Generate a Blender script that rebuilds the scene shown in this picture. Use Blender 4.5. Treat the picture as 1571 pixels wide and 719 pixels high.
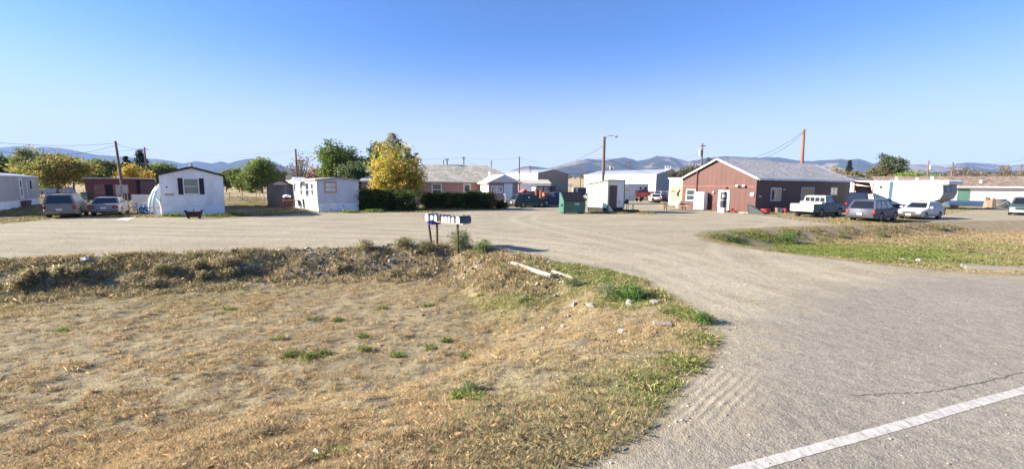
import bpy, bmesh, math, random
import numpy as np
from mathutils import Vector, Matrix
random.seed(7); rng = np.random.default_rng(7)
sc = bpy.context.scene
for o in list(bpy.data.objects): bpy.data.objects.remove(o)
COL = sc.collection
R = math.radians

# ---------------------------------------------------------------- camera, world, sun, exposure
F_PX, CAM_H, ROLL = 640.0, 2.6, R(0.4)
PITCH = math.atan(75/640)
cam = bpy.data.objects.new('camera', bpy.data.cameras.new('camera')); COL.objects.link(cam)
cam.data.sensor_width = 36.0; cam.data.lens = F_PX/1571*36
cam.data.clip_start = 0.05; cam.data.clip_end = 60000
cam.matrix_world = Matrix.Translation((0, 0, CAM_H)) @ Matrix.Rotation(math.pi/2-PITCH, 4, 'X') @ Matrix.Rotation(ROLL, 4, 'Z')
sc.camera = cam
SUN_EL, SUN_AZ = 23.0, 93.0          # elevation; degrees left of the view direction (+Y)
sdir = Vector((-math.sin(R(SUN_AZ))*math.cos(R(SUN_EL)), math.cos(R(SUN_AZ))*math.cos(R(SUN_EL)), math.sin(R(SUN_EL))))
w = bpy.data.worlds.new('World'); sc.world = w; w.use_nodes = True
nt = w.node_tree; sky = nt.nodes.new('ShaderNodeTexSky'); sky.sky_type = 'NISHITA'; sky.sun_disc = False
sky.sun_elevation = R(SUN_EL); sky.sun_rotation = -R(SUN_AZ)
sky.altitude = 0; sky.air_density = 0.9; sky.dust_density = 0.5; sky.ozone_density = 9.0
bg = nt.nodes['Background']; tn = nt.nodes.new('ShaderNodeMix'); tn.data_type = 'RGBA'; tn.blend_type = 'MULTIPLY'; tn.inputs[0].default_value = 1; tn.inputs[7].default_value = (.94, .975, 1.06, 1)
nt.links.new(sky.outputs[0], tn.inputs[6])
wtc = nt.nodes.new('ShaderNodeTexCoord'); wsp = nt.nodes.new('ShaderNodeSeparateXYZ'); nt.links.new(wtc.outputs['Generated'], wsp.inputs[0])
wmr = nt.nodes.new('ShaderNodeMapRange'); wmr.interpolation_type = 'SMOOTHERSTEP'; nt.links.new(wsp.outputs[2], wmr.inputs[0]); wmr.inputs[1].default_value = -.02; wmr.inputs[2].default_value = .34; wmr.inputs[3].default_value = .92; wmr.inputs[4].default_value = 0
wmx = nt.nodes.new('ShaderNodeMix'); wmx.data_type = 'RGBA'; nt.links.new(wmr.outputs[0], wmx.inputs[0]); nt.links.new(tn.outputs[2], wmx.inputs[6]); wmx.inputs[7].default_value = (3.3, 3.5, 3.6, 1)   # pale dusty air low over the plain
nt.links.new(wmx.outputs[2], bg.inputs[0]); bg.inputs[1].default_value = 0.07
sun = bpy.data.objects.new('sun', bpy.data.lights.new('sun', 'SUN')); COL.objects.link(sun)
sun.data.energy = 5.0; sun.data.angle = R(0.5); sun.data.color = (1.0, 0.90, 0.76)
sun.rotation_euler = sdir.to_track_quat('Z', 'Y').to_euler(); sun.location = (0, 0, 60)
sc.view_settings.view_transform = 'Standard'; sc.view_settings.look = 'None'
sc.view_settings.exposure = 1.76; sc.view_settings.gamma = 1.0; sc.view_settings.use_curve_mapping = False
sc.cycles.max_bounces = 6; sc.cycles.transparent_max_bounces = 8

# ---------------------------------------------------------------- pixel <-> world helpers (survey of the photograph)
_Rm = np.array(cam.matrix_world.to_3x3())
def ray(px, py): return _Rm @ np.array([px-785.5, -(py-359.5), -F_PX])
def G(px, py, z=0.0):
    d = ray(px, py); t = (z-CAM_H)/d[2]; return float(d[0]*t), float(d[1]*t)
def AT(px, py, Y):
    d = ray(px, py); t = Y/d[1]; return float(d[0]*t), float(Y), float(CAM_H+d[2]*t)

# ---------------------------------------------------------------- numpy noise
def _hash(ix, iy, s):
    n = (ix.astype(np.int64)*374761393 + iy.astype(np.int64)*668265263 + s*1442695041) & 0xffffffff
    n = ((n ^ (n >> 13))*1274126177) & 0xffffffff
    n = n ^ (n >> 16)
    return (n & 0xffff)/65535.0
def vnoise(x, y, s=0):
    ix = np.floor(x); iy = np.floor(y); fx = x-ix; fy = y-iy
    fx = fx*fx*(3-2*fx); fy = fy*fy*(3-2*fy)
    a = _hash(ix, iy, s); b = _hash(ix+1, iy, s); c = _hash(ix, iy+1, s); d = _hash(ix+1, iy+1, s)
    return (a*(1-fx)+b*fx)*(1-fy)+(c*(1-fx)+d*fx)*fy
def fbm(x, y, s=0, o=4):
    r = 0; a = .5; t = 0
    for i in range(o):
        r = r+a*vnoise(x, y, s+i); t += a; a *= .5; x = x*2.03+11.3; y = y*2.03+5.7
    return r/t
def sst(t): t = np.clip(t, 0, 1); return t*t*(3-2*t)
def sdf(poly, x, y):
    P = np.array(poly); n = len(P); d2 = np.full(x.shape, 1e18); ins = np.zeros(x.shape, bool)
    for i in range(n):
        a = P[i]; b = P[(i+1) % n]; e = b-a
        wx = x-a[0]; wy = y-a[1]; t = np.clip((wx*e[0]+wy*e[1])/(e@e+1e-12), 0, 1)
        d2 = np.minimum(d2, (wx-t*e[0])**2+(wy-t*e[1])**2)
        c = ((a[1] <= y) & (b[1] > y)) | ((b[1] <= y) & (a[1] > y))
        xi = a[0]+(y-a[1])/(b[1]-a[1]+1e-12)*(b[0]-a[0])
        ins ^= c & (x < xi)
    return np.where(ins, 1, -1)*np.sqrt(d2)

# ---------------------------------------------------------------- materials
MATS = {}
def _new(name):
    m = bpy.data.materials.new(name); m.use_nodes = True
    n = m.node_tree.nodes; l = m.node_tree.links; return m, n, l, n['Principled BSDF']
def _n(n, t, **kw):
    x = n.new(t)
    for k, v in kw.items():
        if k.startswith('i_'):
            kk = k[2:]; x.inputs[int(kk) if kk.isdigit() else kk].default_value = v
        else: setattr(x, k, v)
    return x
def ramp(n, pts):
    r = n.new('ShaderNodeValToRGB'); e = r.color_ramp.elements
    e[0].position, e[0].color = pts[0][0], (*pts[0][1], 1); e[1].position, e[1].color = pts[-1][0], (*pts[-1][1], 1)
    for p, c in pts[1:-1]: q = e.new(p); q.color = (*c, 1)
    return r
def mul(c, k): return tuple(min(1, v*k) for v in c)
def mat(name, c, rough=.7, metal=0.0, var=.18, scale=1.3, fine=30, bump=.0, spec=.4, coat=0, streak=False, c2=None):
    """weathered painted / plain surface: large and fine tone variation, optional bump"""
    if name in MATS: return MATS[name]
    m, n, l, b = _new(name)
    tc = _n(n, 'ShaderNodeTexCoord'); mp = _n(n, 'ShaderNodeMapping'); l.new(tc.outputs['Object'], mp.inputs[0])
    if streak: mp.inputs['Scale'].default_value = (1, 1, .15)
    a = _n(n, 'ShaderNodeTexNoise', i_Scale=scale, i_Detail=5.0); l.new(mp.outputs[0], a.inputs['Vector'])
    f = _n(n, 'ShaderNodeTexNoise', i_Scale=fine, i_Detail=2.0); l.new(mp.outputs[0], f.inputs['Vector'])
    ad = _n(n, 'ShaderNodeMath', operation='MULTIPLY_ADD'); l.new(f.outputs[0], ad.inputs[0]); ad.inputs[1].default_value = .35; l.new(a.outputs[0], ad.inputs[2])
    r = ramp(n, [(.42, mul(c, 1-var*1.3)), (.62, c), (.85, mul(c2 or c, 1+var*.6) if not c2 else c2)]); l.new(ad.outputs[0], r.inputs[0])
    l.new(r.outputs[0], b.inputs['Base Color'])
    b.inputs['Roughness'].default_value = rough; b.inputs['Metallic'].default_value = metal
    b.inputs['Specular IOR Level'].default_value = spec
    if coat: b.inputs['Coat Weight'].default_value = coat; b.inputs['Coat Roughness'].default_value = .08
    if bump:
        bm_ = _n(n, 'ShaderNodeBump', i_Strength=bump, i_Distance=.02); l.new(f.outputs[0], bm_.inputs['Height']); l.new(bm_.outputs[0], b.inputs['Normal'])
    MATS[name] = m; return m
def ribbed(name, c, axis='Z', pitch=.2, depth=.012, rough=.6, metal=0.0, var=.15, profile='SAW', dirt=None):
    """lap siding (Z) or ribbed sheet / board and batten (X or Y, in object space)"""
    if name in MATS: return MATS[name]
    m, n, l, b = _new(name)
    tc = _n(n, 'ShaderNodeTexCoord')
    wv = _n(n, 'ShaderNodeTexWave', wave_type='BANDS', bands_direction='Z' if axis == 'Z' else axis, wave_profile=profile, i_Scale=1/pitch/ (1 if profile == 'SAW' else 1)*.314, i_Distortion=0.0)
    l.new(tc.outputs['Object'], wv.inputs['Vector'])
    ns = _n(n, 'ShaderNodeTexNoise', i_Scale=1.1, i_Detail=6.0); mp = _n(n, 'ShaderNodeMapping'); mp.inputs['Scale'].default_value = (1, 1, .35)
    l.new(tc.outputs['Object'], mp.inputs[0]); l.new(mp.outputs[0], ns.inputs['Vector'])
    r = ramp(n, [(.3, mul(dirt or c, 1-var)), (.55, c), (.8, mul(c, 1+var*.5))]); l.new(ns.outputs[0], r.inputs[0])
    gr = ramp(n, [(0.0, (.62, .62, .62)), (.12, (1, 1, 1)), (1.0, (1, 1, 1))]); l.new(wv.outputs['Fac'], gr.inputs[0])
    mx = _n(n, 'ShaderNodeMix', data_type='RGBA', blend_type='MULTIPLY'); mx.inputs[0].default_value = 1
    l.new(r.outputs[0], mx.inputs[6]); l.new(gr.outputs[0], mx.inputs[7]); l.new(mx.outputs[2], b.inputs['Base Color'])
    bm_ = _n(n, 'ShaderNodeBump', i_Strength=.7, i_Distance=depth); l.new(wv.outputs['Fac'], bm_.inputs['Height']); l.new(bm_.outputs[0], b.inputs['Normal'])
    b.inputs['Roughness'].default_value = rough; b.inputs['Metallic'].default_value = metal
    MATS[name] = m; return m
def shingle(name, c, c2):
    if name in MATS: return MATS[name]
    m, n, l, b = _new(name)
    tc = _n(n, 'ShaderNodeTexCoord'); mp = _n(n, 'ShaderNodeMapping'); mp.inputs['Scale'].default_value = (3.2, 3.2, 9); l.new(tc.outputs['Object'], mp.inputs[0])
    v = _n(n, 'ShaderNodeTexVoronoi', i_Scale=1.0); l.new(mp.outputs[0], v.inputs['Vector'])
    ns = _n(n, 'ShaderNodeTexNoise', i_Scale=.8, i_Detail=5.0); l.new(tc.outputs['Object'], ns.inputs['Vector'])
    s = _n(n, 'ShaderNodeSeparateColor'); l.new(v.outputs['Color'], s.inputs[0])
    ad = _n(n, 'ShaderNodeMath', operation='MULTIPLY_ADD'); l.new(s.outputs[0], ad.inputs[0]); ad.inputs[1].default_value = .6; l.new(ns.outputs[0], ad.inputs[2])
    r = ramp(n, [(.35, mul(c, .75)), (.7, c), (1.0, c2)]); l.new(ad.outputs[0], r.inputs[0]); l.new(r.outputs[0], b.inputs['Base Color'])
    bm_ = _n(n, 'ShaderNodeBump', i_Strength=.5, i_Distance=.02); l.new(s.outputs[1], bm_.inputs['Height']); l.new(bm_.outputs[0], b.inputs['Normal'])
    b.inputs['Roughness'].default_value = .9; MATS[name] = m; return m
def brick(name, c, c2, mortar):
    if name in MATS: return MATS[name]
    m, n, l, b = _new(name)
    tc = _n(n, 'ShaderNodeTexCoord'); sp = _n(n, 'ShaderNodeSeparateXYZ'); l.new(tc.outputs['Object'], sp.inputs[0])
    ad = _n(n, 'ShaderNodeMath', operation='ADD'); l.new(sp.outputs[0], ad.inputs[0]); l.new(sp.outputs[1], ad.inputs[1])
    cb = _n(n, 'ShaderNodeCombineXYZ'); l.new(ad.outputs[0], cb.inputs[0]); l.new(sp.outputs[2], cb.inputs[1])
    br = _n(n, 'ShaderNodeTexBrick', i_Scale=2.2); br.inputs['Color1'].default_value = (*c, 1); br.inputs['Color2'].default_value = (*c2, 1); br.inputs['Mortar'].default_value = (*mortar, 1)
    br.inputs['Mortar Size'].default_value = .015; l.new(cb.outputs[0], br.inputs['Vector']); l.new(br.outputs[0], b.inputs['Base Color'])
    b.inputs['Roughness'].default_value = .9; MATS[name] = m; return m
def glass(name='window_glass', c=(.05, .06, .075), rough=.06):
    if name in MATS: return MATS[name]
    m, n, l, b = _new(name); b.inputs['Base Color'].default_value = (*c, 1); b.inputs['Roughness'].default_value = rough
    b.inputs['Specular IOR Level'].default_value = .9; MATS[name] = m; return m
def leafmat(name, rough=.55, trans=.35):
    if name in MATS: return MATS[name]
    m, n, l, b = _new(name); out = n['Material Output']
    at = _n(n, 'ShaderNodeAttribute', attribute_name='Col'); l.new(at.outputs['Color'], b.inputs['Base Color'])
    b.inputs['Roughness'].default_value = rough; b.inputs['Specular IOR Level'].default_value = .25
    tr = _n(n, 'ShaderNodeBsdfTranslucent'); l.new(at.outputs['Color'], tr.inputs[0])
    mx = _n(n, 'ShaderNodeMixShader'); mx.inputs[0].default_value = trans
    l.new(b.outputs[0], mx.inputs[1]); l.new(tr.outputs[0], mx.inputs[2]); l.new(mx.outputs[0], out.inputs[0])
    MATS[name] = m; return m
WHITE = mat('white_painted_trim', (.72, .72, .71), .5)
DARK = mat('dark_rubber', (.018, .018, .02), .8)
STEEL = mat('galvanised_steel', (.42, .43, .44), .4, .7)
POLEW = mat('weathered_pole_wood', (.16, .11, .08), .9, var=.3, streak=True, bump=.4)
GLASS = glass()

# ---------------------------------------------------------------- mesh builder
class MB:
    """collects shapes and links them as ONE mesh object; T maps local (u,v,z) to the thing's space"""
    def __init__(s, T=None): s.v = []; s.f = []; s.T = T
    def add(s, vs, fs):
        k = len(s.v); s.v += [tuple(p) for p in vs]; s.f += [tuple(i+k for i in f) for f in fs]; return s
    def hexa(s, p): return s.add(p, [(0, 3, 2, 1), (4, 5, 6, 7), (0, 1, 5, 4), (1, 2, 6, 5), (2, 3, 7, 6), (3, 0, 4, 7)])
    def box(s, x0, x1, y0, y1, z0, z1): return s.hexa([(x0, y0, z0), (x1, y0, z0), (x1, y1, z0), (x0, y1, z0), (x0, y0, z1), (x1, y0, z1), (x1, y1, z1), (x0, y1, z1)])
    def cyl(s, a, b, r0, r1=None, n=8, cap=True):
        r1 = r0 if r1 is None else r1; a = Vector(a); b = Vector(b); d = (b-a).normalized()
        u = d.orthogonal().normalized(); w_ = d.cross(u); vs = []
        for c, r in ((a, r0), (b, r1)):
            for i in range(n):
                t = 2*math.pi*i/n; vs.append(c+u*math.cos(t)*r+w_*math.sin(t)*r)
        fs = [(i, (i+1) % n, n+(i+1) % n, n+i) for i in range(n)]
        if cap: fs += [tuple(range(n-1, -1, -1)), tuple(range(n, 2*n))]
        return s.add(vs, fs)
    def tube(s, pts, r, n=6):
        for a, b in zip(pts[:-1], pts[1:]): s.cyl(a, b, r, r, n)
        return s
    def prism(s, poly, axis, a0, a1):
        """poly of 2D points extruded along axis 'x','y','z' from a0 to a1"""
        def P(p, a): return (a, p[0], p[1]) if axis == 'x' else ((p[0], a, p[1]) if axis == 'y' else (p[0], p[1], a))
        n = len(poly); return s.add([P(p, a0) for p in poly]+[P(p, a1) for p in poly], [tuple(range(n))[::-1], tuple(range(n, 2*n))]+[(i, (i+1) % n, n+(i+1) % n, n+i) for i in range(n)])
    def blob(s, c, rx, ry, rz, n=8, m=5, j=.2, seed=0):
        rr = random.Random(seed); vs = [(c[0], c[1], c[2]+rz)]; fs = []
        for i in range(1, m):
            for k in range(n):
                a = math.pi*i/m; t = 2*math.pi*k/n; q = 1+rr.uniform(-j, j)
                vs.append((c[0]+rx*math.sin(a)*math.cos(t)*q, c[1]+ry*math.sin(a)*math.sin(t)*q, c[2]+rz*math.cos(a)*q))
        vs.append((c[0], c[1], c[2]-rz)); L = len(vs)-1
        for k in range(n): fs.append((0, 1+k, 1+(k+1) % n)); fs.append((L, L-n+(k+1) % n, L-n+k))
        for i in range(m-2):
            for k in range(n): a = 1+i*n+k; b = 1+i*n+(k+1) % n; fs.append((a, a+n, b+n, b))
        return s.add(vs, fs)
    def build(s, name, m, parent=None, smooth=0, bevel=0):
        v = [s.T(*p) for p in s.v] if s.T else s.v
        me = bpy.data.meshes.new(name); me.from_pydata(v, [], s.f); me.validate()
        b = bmesh.new(); b.from_mesh(me); bmesh.ops.recalc_face_normals(b, faces=b.faces)
        if bevel: bmesh.ops.bevel(b, geom=b.edges[:], offset=bevel, segments=2, affect='EDGES', profile=.6)
        b.to_mesh(me); b.free()
        if smooth:
            me.shade_smooth(); me.set_sharp_from_angle(angle=R(smooth))
        me.materials.append(m); o = bpy.data.objects.new(name, me); COL.objects.link(o)
        if parent: o.parent = parent
        return o
def thing(name, label, cat, loc=(0, 0, 0), rz=0, group=None):
    o = bpy.data.objects.new(name, None); COL.objects.link(o); o.location = loc if len(loc) == 3 else (*loc, 0); o.rotation_euler = (0, 0, rz)
    o.empty_display_size = .2; o['label'] = label; o['category'] = cat
    if group: o['group'] = group
    return o
def tag(o, label, cat, group=None, kind=None):
    if label: o['label'] = label
    if cat: o['category'] = cat
    if group: o['group'] = group
    if kind: o['kind'] = kind
    return o
def dup(root, loc, rz=0, label=None, group=None, scale=None):
    r = root.copy(); COL.objects.link(r); r.location = loc if len(loc) == 3 else (*loc, 0); r.rotation_euler = (0, 0, rz)
    if label: r['label'] = label
    if group: r['group'] = group
    if scale: r.scale = scale
    def kids(a, b):
        for ch in list(a.children):
            c = ch.copy(); COL.objects.link(c); c.parent = b; kids(ch, c)
    kids(root, r); return r
def np_mesh(name, V, Fc, m, parent=None, col=None, attrs=None, smooth=False):
    me = bpy.data.meshes.new(name); nv = len(V); nf, k = Fc.shape
    me.vertices.add(nv); me.vertices.foreach_set('co', np.asarray(V, np.float32).ravel())
    me.loops.add(nf*k); me.loops.foreach_set('vertex_index', Fc.astype(np.int32).ravel())
    me.polygons.add(nf); me.polygons.foreach_set('loop_start', np.arange(0, nf*k, k, dtype=np.int32))
    me.update(calc_edges=True)
    if smooth: me.shade_smooth()
    if col is not None:
        a = me.color_attributes.new('Col', 'FLOAT_COLOR', 'POINT'); c4 = np.ones((nv, 4), np.float32); c4[:, :3] = col; a.data.foreach_set('color', c4.ravel())
    for kx, vv in (attrs or {}).items():
        a = me.attributes.new(kx, 'FLOAT', 'POINT'); a.data.foreach_set('value', np.asarray(vv, np.float32))
    me.materials.append(m); o = bpy.data.objects.new(name, me); COL.objects.link(o)
    if parent: o.parent = parent
    return o

# ---------------------------------------------------------------- terrain
pp = lambda L, z=0.0: [G(a, b, z) for a, b in L]
FIELD = [(-60, -6)]+[(-60, 9)]+[(-30, 11.4)]+pp([(0, 403), (150, 396), (300, 390), (450, 384), (600, 380), (700, 379), (755, 384), (800, 394), (860, 404), (940, 416), (1000, 434), (1050, 462), (1088, 490), (1110, 520), (1098, 548), (1045, 600), (1010, 645), (955, 692), (890, 719)])+[(-6, 1.45), (-30, -6)]
ISLE = pp([(1062, 360), (1085, 354), (1130, 351), (1200, 347), (1300, 344), (1400, 340), (1470, 338), (1571, 338)])+[(70, 40), (70, 24)]+pp([(1571, 424), (1500, 421), (1420, 414), (1340, 405), (1260, 396), (1180, 386), (1110, 376), (1075, 368)])
GRAV = [(-90, 16), (-60, 20)]+pp([(0, 344), (60, 338), (140, 333), (215, 334), (345, 334), (490, 326.5), (640, 326), (768, 323), (785, 315), (850, 305), (905, 302), (950, 303)])+[(14, 95), (30, 130), (34, 120), (22, 62), (20, 50)]+pp([(1150, 327.5), (1210, 336), (1290, 345), (1400, 341), (1440, 330), (1500, 322), (1571, 318)])+[(90, 62), (90, 10), (30, -10), (-90, -10)]
ASPH = [(-60, -18)]+[(-6, 1.4)]+pp([(890, 719), (1000, 668), (1085, 600), (1135, 530), (1165, 480), (1230, 450), (1320, 432), (1395, 421), (1571, 426)])+[(40, 20), (80, 33), (80, -30), (-60, -40)]
YARD = [(-95, 28)]+pp([(0, 345), (100, 336), (215, 333), (345, 334), (440, 326), (490, 322)])+[(-30, 80), (-95, 90)]
def terrain(x, y):
    d = sdf(FIELD, x, y); wd = 2.3+3.0*sst((x+2.5)/3)+2.5*sst((9-y)/4)*sst((x+8)/6)
    lump = fbm(x*1.1, y*1.1, 3, 4)-.5
    a = sst(d/wd); z = -.8*a
    bk = a*(1-a)*4
    z = z+bk*(.40*(fbm(x*.9, y*1.3, 21, 4)-.5))+.10*np.exp(-((d-.1)/.5)**2)*(fbm(x*.7, y*.7, 5, 3))*(y > 11)
    z = z+sst((d-.1)/.6)*(.10*lump+.05*(fbm(x*4, y*4, 8, 3)-.5)+.035*(fbm(x*2.2, y*3.4, 77, 3)-.5))+(d < 0)*(np.hypot(x, y) < 80)*sst(-d/.8)*sst(-(sdf(ASPH, x, y)+.6)/1.5)*.022*(fbm(x*.9, y*1.4, 88, 4)-.5)
    di = sdf(ISLE, x, y); ww = 2.4
    ai = sst((di-.4)/ww); z = z-.75*ai+ai*(1-ai)*4*.25*(fbm(x*.8, y*.8, 31, 4)-.5)+sst(di/.5)*.10*lump
    r = np.hypot(x, y); az = x/np.maximum(y, 1)
    k = .006+.017*sst((az+.25)/.5)
    z = z+np.where(y > 0, k*np.clip(r-150, 0, 3300)*sst((r-150)/300), 0)+sst((r-150)/200)*(fbm(x*.01, y*.01, 14, 3)-.5)*3*sst((r-260)/300)
    return z
def gridax(a, b, fine, lo, hi, g=1.045, mx=900):
    L = list(np.arange(a, b+1e-6, fine)); s = fine; x = b
    while x < hi: s = min(s*(g if s < .45 else 1.13), mx); x += s; L.append(x)
    s = fine; x = a; l0 = []
    while x > lo: s = min(s*(g if s < .3 else 1.13), mx); x -= s; l0.append(x)
    return np.array(l0[::-1]+L)
gx = gridax(-17, 7.5, .085, -14000, 14000); gy = gridax(1.6, 19.5, .085, -3000, 10000)
X, Y = np.meshgrid(gx, gy); X = X.ravel(); Y = Y.ravel(); nx, ny = len(gx), len(gy)
Z = terrain(X, Y)
sF, sI, sG, sA, sY = (sdf(p, X, Y) for p in (FIELD, ISLE, GRAV, ASPH, YARD))
veg = np.maximum(np.maximum(sF, sI), -sG)          # > 0 where plants grow
# green-ness of the plants (world-space patches)
def gaussp(cx, cy, s): return np.exp(-(((X-cx)**2+(Y-cy)**2)/(2*s*s)))
def green_at(x, y):
    g = np.zeros_like(x)
    for (px, py, s, a, z) in [(930, 430, .95, 1, -.1), (975, 450, .6, 1.2, 0), (1060, 480, .38, .9, 0), (1080, 520, .3, .8, 0), (1050, 560, .3, .75, 0), (880, 412, .9, 1.0, 0), (800, 450, .9, .7, -.4), (1010, 590, .5, .5, 0), (640, 372, 1.2, .5, 0), (740, 420, 1.0, .3, -.4), (40, 418, 2.0, .7, -.3), (350, 410, 2.5, .35, -.4), (1180, 374, 2.2, 1.1, -.5), (1240, 376, 2.6, 1.1, -.5), (1310, 380, 2.6, 1.1, -.5), (1390, 383, 2.5, 1.0, -.5), (1450, 380, 2.2, .8, -.5), (1500, 368, 2.4, .5, -.4)]:
        c = G(px, py, z); g = np.maximum(g, a*np.exp(-((x-c[0])**2+(y-c[1])**2)/(2*s*s)))
    return np.clip(g*(.5+fbm(x*1.5, y*1.5, 61, 3)), 0, 1)
grn = green_at(X, Y)
bank = sst(sF/.5)*(1-sst((sF-2.4)/.8))*(Y > 9.5)*sst((1.5-X)/2)+sst(sI/.5)*(1-sst((sI-2.6)/.8))*(Y > 17)
yard = sst(sY/1.5)
fA = Vector(G(1060, 655)); fB = Vector(G(1150, 570)); FAN_ANG = math.atan2((fB-fA).y, (fB-fA).x); fc = G(1095, 605); fu = (X-fc[0])*math.cos(FAN_ANG)+(Y-fc[1])*math.sin(FAN_ANG); fw_ = -(X-fc[0])*math.sin(FAN_ANG)+(Y-fc[1])*math.cos(FAN_ANG); fan = np.exp(-(fu/1.0)**2-(fw_/.45)**2)
def dist_poly(P, x, y):
    P = np.array(P); d = np.full(x.shape, 1e9)
    for a, b in zip(P[:-1], P[1:]):
        e = b-a; t = np.clip(((x-a[0])*e[0]+(y-a[1])*e[1])/(e@e), 0, 1); d = np.minimum(d, np.hypot(x-a[0]-t*e[0], y-a[1]-t*e[1]))
    return d
def smooth_path(P, n=3):
    P = np.array(P, float)
    for _ in range(n): Q = np.stack([P[:-1]*.75+P[1:]*.25, P[:-1]*.25+P[1:]*.75], 1).reshape(-1, 2); P = np.vstack([P[:1], Q, P[-1:]])
    return P
near = (np.hypot(X, Y) < 75) & (Y > 0); trk = np.zeros_like(X)
for P, am in (([(9, 5), (5.5, 9), (5, 15), (-1, 21), (-12, 23), (-30, 26), (-60, 30)], 1), ([(8.5, 6), (6.5, 10), (6, 17), (3, 24), (0, 33), (4, 44), (12, 60)], .9), ([(11, 6.5), (8, 11), (9, 18), (16, 26), (22, 33), (24, 38)], .9), ([(7.5, 6.5), (6, 12), (4, 19), (-8, 27), (-22, 29), (-40, 33)], .7), ([(5.3, 9), (4.6, 12), (1.5, 18), (-9, 20.5), (-22, 21), (-40, 23)], .8), ([(14, 9), (10, 12.5), (13, 20), (24, 26.5), (38, 30), (60, 36)], .7), ([(-25, 30), (-10, 30), (5, 29), (20, 31), (30, 34)], .6)):
    P = smooth_path(P); dd = dist_poly(P, X[near], Y[near]); trk[near] = np.maximum(trk[near], am*np.exp(-((dd-.8)/.28)**2))
trk *= .35+.9*fbm(X*.5, Y*.5, 91, 3)
def ground_mat():
    m, n, l, b = _new('ground_surface')
    def att(a): return _n(n, 'ShaderNodeAttribute', attribute_name=a).outputs['Fac']
    tc = _n(n, 'ShaderNodeTexCoord').outputs['Object']
    def noise(s, d=4.0, r=.55, vec=None):
        x = _n(n, 'ShaderNodeTexNoise', i_Scale=s, i_Detail=d, i_Roughness=r); l.new(vec or tc, x.inputs['Vector']); return x.outputs['Fac']
    def mth(op, a, bb, cc=None, clamp=False):
        x = _n(n, 'ShaderNodeMath', operation=op, use_clamp=clamp)
        for i, q in enumerate((a, bb, cc)):
            if q is None: continue
            if isinstance(q, (int, float)): x.inputs[i].default_value = q
            else: l.new(q, x.inputs[i])
        return x.outputs[0]
    def mixc(fac, a, bb, bt='MIX'):
        x = _n(n, 'ShaderNodeMix', data_type='RGBA', blend_type=bt)
        for i, q in ((0, fac), (6, a), (7, bb)):
            if isinstance(q, (int, float)): x.inputs[i].default_value = q
            elif isinstance(q, tuple): x.inputs[i].default_value = (*q, 1)
            else: l.new(q, x.inputs[i])
        return x.outputs[2]
    def rp(f, pts): r = ramp(n, pts); l.new(f, r.inputs[0]); return r.outputs[0]
    edge = noise(1.6, 5.0); fine = noise(38, 3.0); vf = noise(95, 2.0); big = noise(.35, 4.0); med = noise(4.0, 5.0)
    # gravel / dirt lot
    tm = _n(n, 'ShaderNodeMapping'); tm.inputs['Rotation'].default_value = (0, 0, R(-8)); tm.inputs['Scale'].default_value = (.16, .8, 1); l.new(tc, tm.inputs[0])
    track = noise(1.0, 4.0, .6, tm.outputs[0])
    grav = rp(mth('ADD', mth('MULTIPLY', track, .35), mth('ADD', mth('MULTIPLY', big, .35), mth('MULTIPLY', noise(2.2, 6.0, .65), .3))), [(.36, (.285, .248, .175)), (.5, (.370, .328, .236)), (.66, (.455, .408, .30))])
    vr = _n(n, 'ShaderNodeTexVoronoi', i_Scale=34.0); l.new(tc, vr.inputs['Vector'])
    sv = _n(n, 'ShaderNodeSeparateColor'); l.new(vr.outputs['Color'], sv.inputs[0])
    peb = rp(sv.outputs[0], [(0.0, (.55, .55, .56)), (.3, (.92, .91, .9)), (.8, (1.05, 1.04, 1.0)), (1.0, (1.5, 1.45, 1.38))])
    grav = mixc(.75, grav, peb, 'MULTIPLY')
    grav = mixc(.55, grav, rp(vf, [(.3, (.66, .65, .64)), (.7, (1.25, 1.24, 1.22))]), 'MULTIPLY')
    grav = mixc(mth('MULTIPLY', att('trk'), .55, None, True), grav, (.50, .445, .335))
    # worn asphalt
    asp = rp(mth('ADD', mth('MULTIPLY', big, .5), mth('MULTIPLY', med, .5)), [(.35, (.268, .243, .196)), (.65, (.352, .322, .262))])
    asp = mixc(.5, asp, rp(sv.outputs[1], [(0.0, (.52, .52, .53)), (.35, (.92, .92, .92)), (.85, (1.06, 1.05, 1.03)), (1.0, (1.55, 1.5, 1.42))]), 'MULTIPLY')
    asp = mixc(.6, asp, rp(vf, [(.3, (.62, .62, .63)), (.7, (1.28, 1.27, 1.25))]), 'MULTIPLY')
    fa = mth('MULTIPLY_ADD', mth('ADD', att('asph'), mth('MULTIPLY', mth('SUBTRACT', edge, .5), 2.6)), .8, .35, True)
    base = mixc(fa, grav, asp)
    base = mixc(mth('MULTIPLY', att('fan'), .85), base, rp(mth('ADD', mth('MULTIPLY', med, .5), mth('MULTIPLY', fine, .5)), [(.35, (.33, .275, .20)), (.65, (.45, .385, .29))]))
    # vegetated soil
    soil = rp(mth('ADD', mth('MULTIPLY', med, .55), mth('MULTIPLY', edge, .45)), [(.35, (.19, .156, .100)), (.5, (.295, .250, .160)), (.68, (.42, .358, .228))])
    soil = mixc(.8, soil, rp(fine, [(.3, (.5, .48, .45)), (.7, (1.35, 1.33, 1.25))]), 'MULTIPLY'); soil = mixc(.6, soil, rp(noise(13, 4.0, .65), [(.38, (.6, .58, .54)), (.6, (1.25, 1.22, 1.15))]), 'MULTIPLY')
    rust = mth('MULTIPLY', mth('GREATER_THAN', noise(.55, 3.0), .63), mth('MULTIPLY', fine, .45)); soil = mixc(rust, soil, (.36, .19, .12))
    soil = mixc(mth('MULTIPLY', att('green'), .8, None, True), soil, (.13, .14, .045))
    soil = mixc(mth('MULTIPLY', att('bank'), .5, None, True), soil, (.26, .21, .15))
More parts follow.
